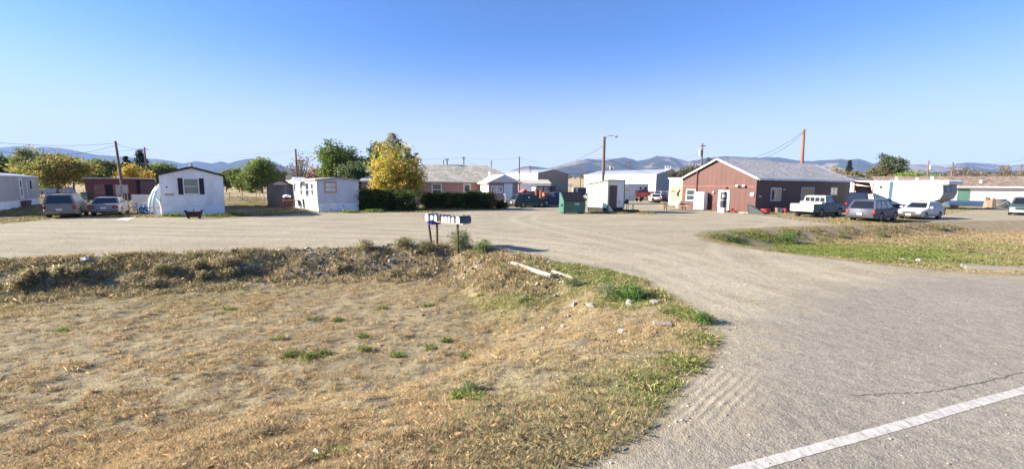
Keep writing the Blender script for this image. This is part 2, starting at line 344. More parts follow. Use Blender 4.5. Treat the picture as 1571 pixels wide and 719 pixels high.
    far = rp(noise(.03, 5.0), [(.35, (.30, .235, .13)), (.5, (.40, .30, .17)), (.7, (.46, .36, .215))])
    far = mixc(mth('MULTIPLY', mth('GREATER_THAN', noise(.012, 5.0, .7), .57), .7), far, (.16, .14, .07))
    soil = mixc(att('farm'), soil, far)
    yd = rp(noise(.5, 4.0), [(.35, (.14, .13, .06)), (.55, (.27, .215, .11)), (.75, (.38, .29, .16))]); soil = mixc(mth('MULTIPLY', att('yard'), mth('SUBTRACT', 1.0, att('farm'))), soil, yd)
    fv = mth('MULTIPLY_ADD', mth('ADD', att('veg'), mth('MULTIPLY', mth('SUBTRACT', edge, .5), .7)), 3.5, .5, True)
    base = mixc(fv, base, soil)
    l.new(base, b.inputs['Base Color']); b.inputs['Roughness'].default_value = .95; b.inputs['Specular IOR Level'].default_value = .15
    h = mth('ADD', mth('MULTIPLY', vf, .35), mth('MULTIPLY', fine, .65)); h = mth('ADD', h, mth('MULTIPLY', med, 1.5))
    gm = _n(n, 'ShaderNodeMapping'); gm.inputs['Rotation'].default_value = (0, 0, -FAN_ANG); l.new(tc, gm.inputs[0])
    gw = _n(n, 'ShaderNodeTexWave', wave_type='BANDS', bands_direction='Y', i_Scale=3.0, i_Distortion=1.6, i_Detail=3.0); gw.inputs['Detail Scale'].default_value = .6; l.new(gm.outputs[0], gw.inputs['Vector'])
    h = mth('ADD', h, mth('MULTIPLY', mth('MULTIPLY', att('fan'), gw.outputs['Fac']), mth('MULTIPLY', mth('MULTIPLY', med, edge), 1.3))); h = mth('ADD', h, mth('MULTIPLY', track, 1.2)); h = mth('ADD', h, mth('MULTIPLY', sv.outputs[0], .4))
    bm_ = _n(n, 'ShaderNodeBump', i_Strength=.9, i_Distance=.035); l.new(h, bm_.inputs['Height']); l.new(bm_.outputs[0], b.inputs['Normal'])
    return m
GM = ground_mat()
iy, ix = np.meshgrid(np.arange(ny-1), np.arange(nx-1), indexing='ij'); q0 = (iy*nx+ix).ravel()
quads = np.stack([q0, q0+1, q0+1+nx, q0+nx], 1)
fv_ = veg[quads].mean(1); fa_ = sA[quads].mean(1)
cls = np.where(fv_ > 0, 0, np.where(fa_ > 0, 2, 1))
A_ = dict(trk=trk, veg=np.clip(veg, -5, 5), asph=np.clip(sA, -5, 5), green=grn, bank=np.clip(bank, 0, 1), yard=yard, fan=fan, farm=sst((np.hypot(X, Y)-60)/50))
for c, nm, in ((0, 'ground'), (1, 'gravel_lot'), (2, 'road')):
    q = quads[cls == c]; u, inv = np.unique(q, return_inverse=True)
    o = np_mesh(nm, np.stack([X, Y, Z], 1)[u], inv.reshape(-1, 4), GM, attrs={k: v[u] for k, v in A_.items()}, smooth=True)
    o['kind'] = 'structure'

# ---------------------------------------------------------------- hills
def hillmat(name, forest, grass, thr, scale):
    m, n, l, b = _new(name); tc = _n(n, 'ShaderNodeTexCoord')
    a = _n(n, 'ShaderNodeTexNoise', i_Scale=scale, i_Detail=8.0, i_Roughness=.62); l.new(tc.outputs['Object'], a.inputs['Vector'])
    f = _n(n, 'ShaderNodeTexNoise', i_Scale=scale*14, i_Detail=4.0); l.new(tc.outputs['Object'], f.inputs['Vector'])
    r = ramp(n, [(thr-.02, forest), (thr+.03, grass)]); l.new(a.outputs[0], r.inputs[0])
    r2 = ramp(n, [(.3, (.6, .6, .6)), (.7, (1.25, 1.25, 1.25))]); l.new(f.outputs[0], r2.inputs[0])
    mx = _n(n, 'ShaderNodeMix', data_type='RGBA', blend_type='MULTIPLY'); mx.inputs[0].default_value = .8
    l.new(r.outputs[0], mx.inputs[6]); l.new(r2.outputs[0], mx.inputs[7]); l.new(mx.outputs[2], b.inputs['Base Color'])
    b.inputs['Roughness'].default_value = 1; b.inputs['Specular IOR Level'].default_value = 0; return m
def ridge(name, prof, Y0, Y1, m, seed, rough=.12, base=0):
    px = np.arange(prof[0][0], prof[-1][0]+.1, 1.6); py = np.interp(px, [p[0] for p in prof], [p[1] for p in prof])
    nr = 34; V = []
    for j in range(nr+8):
        t = j/nr; yy = Y0+(Y1-Y0)*min(t, 1.25)
        for a, bq in zip(px, py):
            xr, _, zr = AT(a, bq, Y1); xx = xr/Y1*yy
            V.append((xx, yy, zr, t))
    V = np.array(V); t = V[:, 3]; x, y, zr = V[:, 0], V[:, 1], V[:, 2]
    L = (Y1-Y0)
    n1 = 1-2*np.abs(fbm(x/L*3.2, y/L*2.2, seed, 5)-.5)
    s = np.where(t <= 1, sst(t)**.8, np.clip(1-(t-1)*1.6, 0, 1))
    z = base-30+(zr-base+30)*s-(n1-.6)*s*np.abs(1-t)*(zr-base)*1.5-(1-s)*20
    z += (fbm(x/60, y/60, seed+7, 3)-.5)*zr*.03*(t >= .95)
    n_ = len(px); jj, ii = np.meshgrid(np.arange(nr+7), np.arange(n_-1), indexing='ij'); q = (jj*n_+ii).ravel()
    o = np_mesh(name, np.stack([x, y, z], 1), np.stack([q, q+1, q+1+n_, q+n_], 1), m, smooth=True); o['kind'] = 'structure'; return o
HM1 = hillmat('forest_hill', (.012, .022, .018), (.06, .06, .045), .60, .0009); HM3 = hillmat('patchy_hill', (.02, .026, .016), (.22, .17, .105), .545, .0016)
HM2 = hillmat('grass_hill', (.045, .05, .03), (.34, .26, .16), .47, .0016)
ridge('mountains', [(-160, 232), (-60, 228), (0, 227), (20, 224.5), (40, 224.5), (52, 227), (66, 225), (95, 227.5), (120, 232), (150, 238), (200, 241), (240, 244), (262, 247), (282, 251), (300, 247), (312, 249), (325, 251), (338, 247.5), (346, 249), (352, 253), (372, 258), (420, 263)], 6400, 8600, HM1, 41)
ridge('wooded_hills', [(255, 268), (285, 264), (300, 260), (325, 257), (345, 252), (365, 246.5), (380, 243.5), (395, 243.5), (412, 246), (428, 252), (441, 258), (470, 262), (520, 266), (600, 268), (700, 272)], 5200, 7600, HM1, 43)
ridge('distant_hills', [(740, 274), (772, 266), (784, 262), (800, 256), (812, 254), (826, 256), (843, 259), (856, 255.5), (871, 251), (886, 247), (902, 243.5), (915, 245), (930, 245.5), (945, 243), (958, 241.5), (968, 243.5), (978, 247), (990, 245), (1007, 241), (1028, 240.5), (1042, 244), (1056, 248), (1070, 245.5), (1085, 243), (1111, 240.5), (1138, 241.5), (1165, 243), (1180, 241.5), (1195, 241.5), (1222, 246), (1245, 248), (1267, 245.7), (1289, 243.5), (1302, 246), (1316, 243.5), (1327, 246), (1336, 250), (1360, 254), (1391, 253), (1425, 252.5), (1447, 255), (1465, 252), (1484, 249), (1500, 250), (1520, 251.7), (1549, 254.6), (1580, 251), (1700, 255)], 4600, 7200, HM3, 47, base=50)
ridge('foothills', [(790, 272), (830, 268), (870, 266), (905, 262), (930, 264), (955, 259), (985, 262), (1005, 257), (1030, 261), (1060, 258), (1090, 262), (1130, 258), (1170, 262), (1240, 264), (1300, 262), (1380, 266), (1450, 263), (1520, 262), (1600, 264), (1700, 264)], 2900, 4300, HM3, 53, base=50)
HAZE = 0.00006

# ---------------------------------------------------------------- haze
hz_ = MB().box(-20000, 20000, -3900, 11500, -200, 770).build('haze', WHITE)
hz_['kind'] = 'stuff'
hm = bpy.data.materials.new('thin_air'); hm.use_nodes = True; hn = hm.node_tree.nodes; hn.remove(hn['Principled BSDF'])
pv = hn.new('ShaderNodeVolumePrincipled'); pv.inputs['Color'].default_value = (.42, .60, 1, 1); pv.inputs['Density'].default_value = HAZE; pv.inputs['Anisotropy'].default_value = 0.0
hm.node_tree.links.new(pv.outputs[0], hn['Material Output'].inputs['Volume']); hz_.data.materials.clear(); hz_.data.materials.append(hm)

# ---------------------------------------------------------------- road markings
def strip(name, pts, wd, m, z=.004, jag=0, n=1):
    V = []; Fs = []; rr = random.Random(3)
    for i, (x, y) in enumerate(pts):
        a = Vector(pts[max(0, i-1)]); b = Vector(pts[min(len(pts)-1, i+1)]); d = (b-a).normalized(); nn = Vector((-d.y, d.x))
        k = wd*(.5+rr.uniform(-jag, jag)); k2 = wd*(.5+rr.uniform(-jag, jag))
        V += [(x+nn.x*k, y+nn.y*k, z), (x-nn.x*k2, y-nn.y*k2, z)]
    for i in range(len(pts)-1): Fs.append((2*i, 2*i+1, 2*i+3, 2*i+2))
    o = MB().add(V, Fs).build(name, m); o['kind'] = 'structure'; return o
m, n, l, b = _new('worn_white_road_paint'); tc = _n(n, 'ShaderNodeTexCoord'); mp = _n(n, 'ShaderNodeMapping'); mp.inputs['Rotation'].default_value = (0, 0, R(4)); mp.inputs['Scale'].default_value = (11, 5, 1)
l.new(tc.outputs['Object'], mp.inputs[0]); a = _n(n, 'ShaderNodeTexNoise', i_Scale=1.6, i_Detail=7.0, i_Roughness=.7); l.new(mp.outputs[0], a.inputs['Vector'])
r = ramp(n, [(.36, (.26, .24, .20)), (.44, (.42, .39, .34)), (.60, (.56, .53, .47))]); l.new(a.outputs[0], r.inputs[0]); l.new(r.outputs[0], b.inputs['Base Color'])
bb = _n(n, 'ShaderNodeBump', i_Strength=.8, i_Distance=.01); l.new(a.outputs[0], bb.inputs['Height']); l.new(bb.outputs[0], b.inputs['Normal']); b.inputs['Roughness'].default_value = .7
PAINT = m
L0 = Vector(G(1130, 722)); L1 = Vector(G(1571, 598)); d_ = (L1-L0).normalized()
strip('road_edge_line', [tuple(L0+d_*t+Vector((-d_.y, d_.x))*.004*math.sin(t*2.1)) for t in np.arange(-12, 45, .055)], .122, PAINT, .004, .035)
CRK = mat('dark_crack_filler', (.11, .095, .075), .95)
cp = [(1630, 557), (1571, 571), (1555, 573), (1540, 580), (1528, 580), (1515, 585), (1495, 588), (1470, 593), (1440, 599), (1405, 602), (1370, 603), (1340, 605), (1300, 606)]
pts = []
for a, b2 in zip(cp[:-1], cp[1:]):
    a = Vector(G(*a)); b2 = Vector(G(*b2)); k = max(2, int((b2-a).length/.04))
    for i in range(k): q = a.lerp(b2, i/k); pts.append((q.x+random.uniform(-.008, .008), q.y+random.uniform(-.014, .014)))
strip('road_crack', pts, .012, CRK, .004, .35)
cp = [(1192, 633), (1210, 645), (1230, 657), (1248, 666)]
pts = []
for a, b2 in zip(cp[:-1], cp[1:]):
    a = Vector(G(*a)); b2 = Vector(G(*b2)); k = max(2, int((b2-a).length/.05))
    for i in range(k): q = a.lerp(b2, i/k); pts.append((q.x+random.uniform(-.006, .006), q.y+random.uniform(-.006, .006)))
strip('road_seam', pts, .008, mat('sandy_seam', (.22, .18, .13), .95), .005, .3)

# ---------------------------------------------------------------- buildings
def frame(O, U, Vd):
    """thing-space map: u along U, v along Vd (both in the ground plane), z up"""
    U = Vector(U).normalized(); Vd = Vector(Vd).normalized()
    return lambda u, v, z: (U.x*u+Vd.x*v, U.y*u+Vd.y*v, z)
def wallT(T, axis, c):
    """s along the wall, t out of the wall, z: axis 'f' front wall v=c, 'l' left wall u=c, 'r' right wall u=c"""
    if axis == 'f': return lambda s, t, z: T(s, c-t, z)
    if axis == 'l': return lambda s, t, z: T(c-t, s, z)
    return lambda s, t, z: T(c+t, s, z)
def window(par, W, s0, s1, z0, z1, fm=WHITE, gm=GLASS, fw=.07, hbar=True, vbar=False, curtain=None, name='window'):
    b = MB(W); t = .05
    b.box(s0, s1, 0.002, t, z1-fw, z1); b.box(s0, s1, 0.002, t+.02, z0, z0+fw); b.box(s0, s0+fw, 0.002, t-.004, z0+fw, z1-fw); b.box(s1-fw, s1, 0.002, t-.004, z0+fw, z1-fw)
    if hbar: b.box(s0+fw, s1-fw, 0.002, t-.008, (z0+z1)/2-fw*.35, (z0+z1)/2+fw*.35)
    if vbar: b.box((s0+s1)/2-fw*.3, (s0+s1)/2+fw*.3, 0.002, t-.006, z0+fw, z1-fw)
    f = b.build(name, fm, par)
    MB(W).box(s0+fw+.002, s1-fw-.002, .003, .018, z0+fw+.002, z1-fw-.002).build('pane', gm, f)
    if curtain:
        cw = (s1-s0-2*fw); MB(W).box(s0+fw+cw*curtain[1], s0+fw+cw*curtain[2], .0185, .0215, z0+fw+.01, z1-fw-.01).build('curtain', curtain[0], f)
    return f
def door(par, W, s0, s1, z0, z1, m, fm=WHITE, pane=None, name='door'):
    d = MB(W).box(s0+.06, s1-.06, .002, .045, z0+.02, z1-.06).build(name, m, par)
    b = MB(W); b.box(s0-.03, s0+.058, .002, .07, z0, z1+.04); b.box(s1-.058, s1+.03, .002, .07, z0, z1+.04); b.box(s0+.06, s1-.06, .002, .068, z1-.055, z1+.04); b.build('door_frame', fm, d)
    if pane:
        for (a, c, e, g) in pane: MB(W).box(s0+(s1-s0)*a, s0+(s1-s0)*c, .046, .054, z0+(z1-z0)*e, z0+(z1-z0)*g).build('pane', GLASS, d)
    MB(W).cyl((s0+.14, .05, z0+1.0), (s0+.14, .11, z0+1.0), .03, n=6).build('handle', STEEL, d)
    return d
def shell(par, T, w_, l_, h0, h1, m, name='wall', v0=0, u0=0, z0=0, kind='gable_f'):
    """walls: gable_f = gable ends on front/back; gable_s = gables left/right; flat"""
    b = MB(T)
    if kind == 'gable_f':
        P = [(u0, z0), (u0+w_, z0), (u0+w_, h0), (u0+w_/2, h1), (u0, h0)]
        b.add([(p[0], v0, p[1]) for p in P]+[(p[0], v0+l_, p[1]) for p in P], [(0, 1, 2, 3, 4), (9, 8, 7, 6, 5), (0, 4, 9, 5), (1, 6, 7, 2), (0, 5, 6, 1)])
    elif kind == 'gable_s':
        P = [(v0, z0), (v0+l_, z0), (v0+l_, h0), (v0+l_/2, h1), (v0, h0)]
        b.add([(u0, p[0], p[1]) for p in P]+[(u0+w_, p[0], p[1]) for p in P], [(0, 1, 2, 3, 4), (9, 8, 7, 6, 5), (0, 4, 9, 5), (1, 6, 7, 2), (0, 5, 6, 1)])
    else: b.box(u0, u0+w_, v0, v0+l_, z0, h0)
    return b.build(name, m, par)
def groof(par, T, w_, l_, h0, h1, m, ov=.3, th=.09, u0=0, v0=0, kind='gable_f', fascia=None, ovf=None):
    ovf = ov if ovf is None else ovf; b = MB(T); half = (w_ if kind == 'gable_f' else l_)/2; sl = (h1-h0)/half
    def slope(sgn):
        e = half+ov
        pts = []
        for a in (0, e):
            pts.append((sgn*a, h1-sl*a+.012)); 
        (a0, z0), (a1, z1) = pts
        return [(a0, z0), (a1, z1), (a1, z1+th), (a0, z0+th)]
    for sg in (-1, 1):
        q = slope(sg); c = (u0+w_/2) if kind == 'gable_f' else (v0+l_/2)
        if kind == 'gable_f':
            V = [(c+p[0], v0-ovf, p[1]) for p in q]+[(c+p[0], v0+l_+ovf, p[1]) for p in q]
        else: V = [(u0-ovf, c+p[0], p[1]) for p in q]+[(u0+w_+ovf, c+p[0], p[1]) for p in q]
        b.add(V, [(0, 1, 2, 3), (7, 6, 5, 4), (0, 4, 5, 1), (1, 5, 6, 2), (2, 6, 7, 3), (3, 7, 4, 0)])
    rf = b.build('roof', m, par)
    if fascia:
        b = MB(T)
        for sg in (-1, 1):
            q = slope(sg); c = (u0+w_/2) if kind == 'gable_f' else (v0+l_/2); dz = .17
            for e, s_ in ((-ovf, -1), (l_+ovf if kind == 'gable_f' else w_+ovf, 1)):
                (a0, z0), (a1, z1) = q[0], q[1]
                P = [(a0, z0+th+.01), (a1, z1+th+.01), (a1, z1+th+.01-dz), (a0, z0+th+.01-dz)]
                if kind == 'gable_f': V = [(c+p[0], v0+e+s_*.003, p[1]) for p in P]+[(c+p[0], v0+e+s_*.035, p[1]) for p in P]
                else: V = [(u0+e+s_*.003, c+p[0], p[1]) for p in P]+[(u0+e+s_*.035, c+p[0], p[1]) for p in P]
                b.add(V, [(0, 1, 2, 3), (7, 6, 5, 4), (0, 4, 5, 1), (1, 5, 6, 2), (2, 6, 7, 3), (3, 7, 4, 0)])
            a1, z1 = q[1]
            if kind == 'gable_f': b.box(c+a1+(0.003 if sg > 0 else -.03), c+a1+(.03 if sg > 0 else -.003), v0-ovf, v0+l_+ovf, z1-.05, z1+th+.008)
            else: b.box(u0-ovf, u0+w_+ovf, c+a1+(0.003 if sg > 0 else -.03), c+a1+(.03 if sg > 0 else -.003), z1-.05, z1+th+.008)
        b.build('fascia', fascia, rf)
    return rf
def hiproof(par, T, u0, u1, v0, v1, ze, zr, hip, m, ov=.4, left=True, right=True, name='roof'):
    u0 -= ov; u1 += ov; v0 -= ov; v1 += ov; c = (v0+v1)/2
    a = u0+(hip if left else 0); e = u1-(hip if right else 0)
    V = [(u0, v0, ze), (u1, v0, ze), (u1, v1, ze), (u0, v1, ze), (a, c, zr), (e, c, zr), (u0, v0, ze-.12), (u1, v0, ze-.12), (u1, v1, ze-.12), (u0, v1, ze-.12)]
    return MB(T).add(V, [(0, 1, 5, 4), (1, 2, 5), (2, 3, 4, 5), (3, 0, 4), (0, 6, 7, 1), (1, 7, 8, 2), (2, 8, 9, 3), (3, 9, 6, 0), (9, 8, 7, 6)]).build(name, m, par)
GR = ((.8, .6), (-.6, .8))      # street grid of the mobile home park

# --- grey mobile home at the left edge
SIDG = ribbed('grey_lap_siding', (.40, .385, .37), 'Z', .21)
a0 = Vector(G(0, 323)); a1 = Vector(G(63, 313)); dv = (a1-a0).normalized(); near = a1-dv*22
t = thing('mobile_home', 'grey mobile home with white skirting cut off by the left edge of the photo', 'mobile home', (near.x, near.y, 0))
T = frame(0, (dv.y, -dv.x), dv)   # +u towards the lot
TT = lambda u, v, z: T(u-4.2, v, z)
shell(t, TT, 4.2, 22, 3.18, 3.5, SIDG, z0=.75)
MB(TT).box(.02, 4.17, .02, 21.97, 0, .748).build('skirting', ribbed('white_skirting', (.76, .77, .80), 'X', .4), t)
groof(t, TT, 4.2, 22, 3.18, 3.5, mat('pale_metal_roof', (.55, .56, .57), .4, .3), ov=.06, th=.06, fascia=WHITE)
W = wallT(TT, 'r', 4.2)
for (pa, pb, z0, z1) in ((19, 29, 1.05, 2.95),):
    door(t, W, 22-8.3, 22-7.3, .85, 2.95, mat('white_door', (.68, .69, .70), .5), pane=[(.3, .7, .55, .9), (.3, .7, .15, .5)])
window(t, W, 22-4.3, 22-2.2, 1.75, 2.85, hbar=False, vbar=True, curtain=(mat('cream_curtain', (.55, .45, .25), .9), .5, .95))
MB(W).box(22-5.4, 22-5.32, .002, .06, .8, 3.1).build('drainpipe', WHITE, t)
bx = Vector(G(36, 317)); p = thing('planter_box', 'brown wooden box on the grass beside the grey mobile home', 'planter', (bx.x, bx.y, 0), R(-50))
WOODB = mat('brown_wood', (.12, .065, .045), .8, var=.35, streak=True)
MB().hexa([(-1.2, -.35, .05), (1.2, -.35, .05), (1.2, .35, .05), (-1.2, .35, .05), (-1.35, -.45, .65), (1.35, -.45, .65), (1.35, .45, .65), (-1.35, .45, .65)]).build('trough', WOODB, p)
for a in (-1.1, .95): MB().box(a, a+.15, -.3, .3, 0, .06).build('skid', WOODB, p)

# --- white mobile home with dark shutters
MHW = ribbed('white_lap_siding', (.80, .81, .84), 'Z', .20, dirt=(.72, .72, .76))
o_ = G(249, 332); t = thing('mobile_home', 'white mobile home end wall with black shutters and dark roof trim', 'mobile home', o_)
T = frame(0, *GR); Wd = 4.1
shell(t, T, Wd, 18, 3.28, 3.88, MHW, z0=.78); MB(T).box(.02, Wd-.02, .03, 17.97, 0, .778).build('skirting', mat('white_vinyl_skirt', (.76, .79, .84), .6, var=.12), t)
groof(t, T, Wd, 18, 3.28, 3.88, shingle('grey_shingle', (.16, .16, .165), (.26, .26, .26)), ov=.12, th=.05, fascia=mat('black_green_trim', (.016, .022, .022), .5))
W = wallT(T, 'f', 0)
f = window(t, W, 1.45, 2.45, 1.72, 2.98, fw=.06, curtain=(mat('dull_blind', (.24, .26, .22), .9), 0, 1))
for a in (1.12, 2.48):
    b = MB(W); b.box(a, a+.31, .002, .03, 1.70, 3.0)
    for k in range(8): b.box(a+.05, a+.26, .03, .042, 1.78+k*.15, 1.86+k*.15)
    b.build('shutter', mat('black_shutter', (.012, .014, .02), .6), t)
MB(W).box(.25, .83, .002, .03, 1.62, 1.78).build('name_board', mat('faded_pink_board', (.48, .33, .30), .8), t)
MB(W).box(.38, .46, .002, .06, 2.22, 2.34).build('light_fixture', DARK, t)
MB(T).cyl((2.05, 2.0, 3.8), (2.05, 2.0, 4.15), .11).cyl((2.05, 2.0, 4.15), (2.05, 2.0, 4.25), .18, .05).build('vent_pipe', STEEL, t)
# fire box in front
q = G(298, 335); t = thing('fire_box', 'rusty black fire box on the ground against the shuttered white mobile home', 'fire box', q, R(25)); t.scale = (.8, .8, .9)
RUST = mat('rusty_black_iron', (.028, .016, .012), .8, var=.5, c2=(.07, .03, .018))
MB().hexa([(-.5, -.25, .12), (.5, -.25, .12), (.5, .25, .12), (-.5, .25, .12), (-.62, -.32, .58), (.62, -.32, .58), (.62, .32, .58), (-.62, .32, .58)]).build('tub', RUST, t)
for sx in (-.42, .42): MB().box(sx-.05, sx+.05, -.2, .2, 0, .118).build('leg', RUST, t)
for sx in (-.62, .62): MB().box(sx-.02, sx+.02, -.33, .33, .581, .70).build('end_plate', RUST, t)
MB().cyl((0, 0, .5), (0, 0, .78), .03).build('handle', DARK, t)

# --- second mobile home with tan window frame
o_ = G(488, 325); t = thing('mobile_home', 'white mobile home with a tan framed end window and sunlit side porch', 'mobile home', o_)
T = frame(0, (.86, .5), (-.62, .785)); Wd = 3.72; LV = ribbed('white_siding_shade_tone', (.58, .60, .67), 'Z', .15); WS = mat('white_siding_sun_tone', (.74, .73, .70), .6)  # white siding twice: end wall coloured as blue shade, side as warm sunlight
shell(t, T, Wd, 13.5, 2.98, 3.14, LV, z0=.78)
MB(T).box(.03, Wd-.03, .04, 13.46, 0, .778).build('skirting', mat('peeling_white_skirt', (.76, .77, .80), .8, var=.3, scale=3), t)
groof(t, T, Wd, 13.5, 2.98, 3.18, mat('tarred_grey_roof', (.40, .39, .37), .7, var=.3), ov=.14, th=.07, fascia=mat('grey_trim', (.30, .30, .30), .6))
W = wallT(T, 'f', 0)
window(t, W, .62, 1.72, 1.78, 2.84, fm=mat('tan_window_frame', (.50, .28, .15), .7), fw=.12, curtain=(mat('white_blind', (.6, .6, .6), .8), .0, 1.0))
MB(T).cyl((1.9, 1.0, 3.1), (1.9, 1.0, 3.4), .12).build('vent_pipe', DARK, t)
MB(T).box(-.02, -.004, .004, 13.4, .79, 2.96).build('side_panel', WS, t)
W = wallT(T, 'l', -.02)
window(t, W, 1.2, 2.1, 1.5, 2.7, curtain=None); window(t, W, 3.0, 4.4, 1.3, 2.75)
door(t, W, 9.0, 9.9, .8, 2.75, mat('grey_storm_door', (.35, .36, .38), .5), pane=[(.2, .8, .5, .95)]); window(t, W, 5.9, 6.9, 1.4, 2.7)
b = MB(T); b.add([(-.9, 4.7, 2.82), (-.9, 6.9, 2.82), (-.9, 5.8, 3.3), (.2, 4.7, 2.82), (.2, 6.9, 2.82), (.2, 5.8, 3.3)], [(0, 1, 2), (3, 5, 4), (0, 2, 5, 3), (1, 4, 5, 2), (0, 3, 4, 1)])
b.build('porch_roof', WHITE, t)
# deck with steps
q = G(452, 320); t = thing('wooden_deck', 'low wooden deck with red brown steps between the shed and the white mobile home', 'deck', (q[0], q[1]+1.2, 0), R(20))
OW = mat('orange_brown_deck_wood', (.18, .075, .04), .8, var=.3)
MB().box(-1.7, 1.6, -.7, 1.2, .78, .86).build('platform', OW, t)
for sx in (-1.6, 1.5):
    for sy in (-.62, 1.1): MB().box(sx-.05, sx+.05, sy-.05, sy+.05, 0, .778).build('post', OW, t)
for k in range(4): MB().box(-1.5, -.5, -.95-.27*k, -.68-.27*k, .60-.18*k, .64-.18*k).build('step', OW, t)
for sx in (-1.52, -.48): MB().hexa([(sx-.02, -.75, .70), (sx+.02, -.75, .70), (sx+.02, -1.85, -.0), (sx-.02, -1.85, -.0), (sx-.02, -.75, .84), (sx+.02, -.75, .84), (sx+.02, -1.85, .14), (sx-.02, -1.85, .14)]).build('stringer', OW, t)
q2 = (q[0]-1.35, q[1]+1.1); t = thing('barbecue_grill', 'round white covered grill standing at the top of the deck steps', 'grill', (q2[0], q2[1], .86), 0)
MB().blob((0, 0, .38), .42, .35, .22, 12, 6, 0).build('lid', WHITE, t, smooth=50)
MB().cyl((0, 0, .06), (0, 0, .26), .3, .38, 12).build('bowl', DARK, t)
for a in range(3): MB().cyl((.2*math.cos(a*2.1), .2*math.sin(a*2.1), .15), (.28*math.cos(a*2.1), .28*math.sin(a*2.1), 0), .02).build('leg', DARK, t)
def trash_bin(q, label, c, h=.95, cn='dark_green_plastic'):
    t = thing('trash_bin', label, 'trash bin', q, R(12)); m = mat(cn, c, .6)
    MB().hexa([(-.22, -.24, .04), (.22, -.24, .04), (.22, .24, .04), (-.22, .24, .04), (-.29, -.32, h), (.29, -.32, h), (.29, .32, h), (-.29, .32, h)]).build('body', m, t)
    MB().hexa([(-.31, -.35, h+.002), (.31, -.35, h+.002), (.31, .36, h+.002), (-.31, .36, h+.002), (-.27, -.28, h+.09), (.27, -.28, h+.09), (.27, .33, h+.09), (-.27, .33, h+.09)]).build('lid', m, t)
    for sx in (-.24, .24): MB().cyl((sx-.03, .22, .1), (sx+.03, .22, .1), .1, n=10).build('wheel', DARK, t)
    return t
trash_bin(G(470, 320.5), 'dark wheeled trash bin against the sunlit side of the white mobile home', (.04, .05, .055), .98)
q = G(462.5, 322); t = thing('bucket', 'small white bucket on the ground in front of the deck', 'bucket', q)
MB().cyl((0, 0, 0), (0, 0, .34), .16, .21, 12).build('pail', WHITE, t); MB().tube([(-.2, 0, .33), (-.1, 0, .45), (.1, 0, .45), (.2, 0, .33)], .008).build('handle', STEEL, t)
# wooden shed
q = G(411, 317.5); t = thing('wooden_shed', 'weathered grey plank shed with brown roof left of the deck', 'shed', q)
T = frame(0, (.95, .3), (-.5, .86)); PL = ribbed('grey_weathered_planks', (.15, .125, .115), 'X', .18, profile='SAW', var=.35)
shell(t, T, 2.75, 3.0, 2.45, 3.0, PL); groof(t, T, 2.75, 3.0, 2.45, 3.0, mat('brown_roll_roof', (.20, .10, .065), .9), ov=.25, th=.06, fascia=WOODB)
MB(wallT(T, 'f', 0)).prism([(.6, 2.5), (2.2, 2.5), (1.9, 2.78), (1.375, 2.86), (.9, 2.78)], 'y', .003, .02).build('gable_panel', mat('pale_gable_panel', (.5, .5, .54), .7), t)
MB(wallT(T, 'f', 0)).box(1.85, 1.9, .003, .03, .1, 2.4).build('corner_strip', mat('pale_strip', (.35, .33, .31), .8), t)
MB(wallT(T, 'l', 0)).box(.2, 1.2, .003, .03, .9, 2.2).build('plywood_patch', mat('tan_plywood', (.52, .38, .24), .8), t)

# --- dark red shed
o_ = AT(132, 300, 62); o_ = (o_[0], o_[1]); t = thing('red_shed', 'long dark red shed with boarded front and open doorway behind the parked cars', 'shed', o_)
T = frame(0, (1, .12), (-.25, .97)); RD = ribbed('dark_red_boards', (.105, .014, .018), 'X', .3, var=.4)
shell(t, T, 6.6, 5.5, 3.2, 3.2, RD, kind='flat'); MB(T).box(-.15, 6.75, -.15, 5.6, 3.203, 3.32).build('roof', mat('white_metal_roof', (.55, .55, .56), .5), t)
W = wallT(T, 'f', 0)
MB(W).box(2.7, 3.65, .003, .03, .1, 2.3).build('doorway', mat('painted_interior_dark', (.01, .01, .012), .9), t)  # near-black sheet on the wall paints the darkness inside the opening
for (a, c) in ((1.2, 2.6), (3.75, 4.7)):
    b = MB(W)
    for k in range(6): b.box(a+(c-a)*k/6, a+(c-a)*(k+.92)/6, .003, .03+.01*(k % 2), .8, 2.35)
    b.build('board_panel', mat('faded_patchwork_boards', (.20, .10, .095), .8, var=.5, scale=4), t)
MB(T).box(3.8, 4.0, 1, 1.2, 3.321, 3.6).build('vent_pipe', WHITE, t)
o2 = AT(188, 300, 63.5); t = thing('storage_shed', 'dark maroon shed with small white window right of the leaning pole', 'shed', (o2[0], o2[1]))
T = frame(0, (1, .1), (-.25, .97)); shell(t, T, 2.6, 4, 2.9, 2.9, ribbed('maroon_boards', (.085, .03, .04), 'X', .3), kind='flat'); MB(T).box(-.1, 2.7, -.1, 4.1, 2.903, 3.0).build('roof', DARK, t)
window(t, wallT(T, 'f', 0), 1.5, 1.95, 1.3, 2.6, fw=.12)

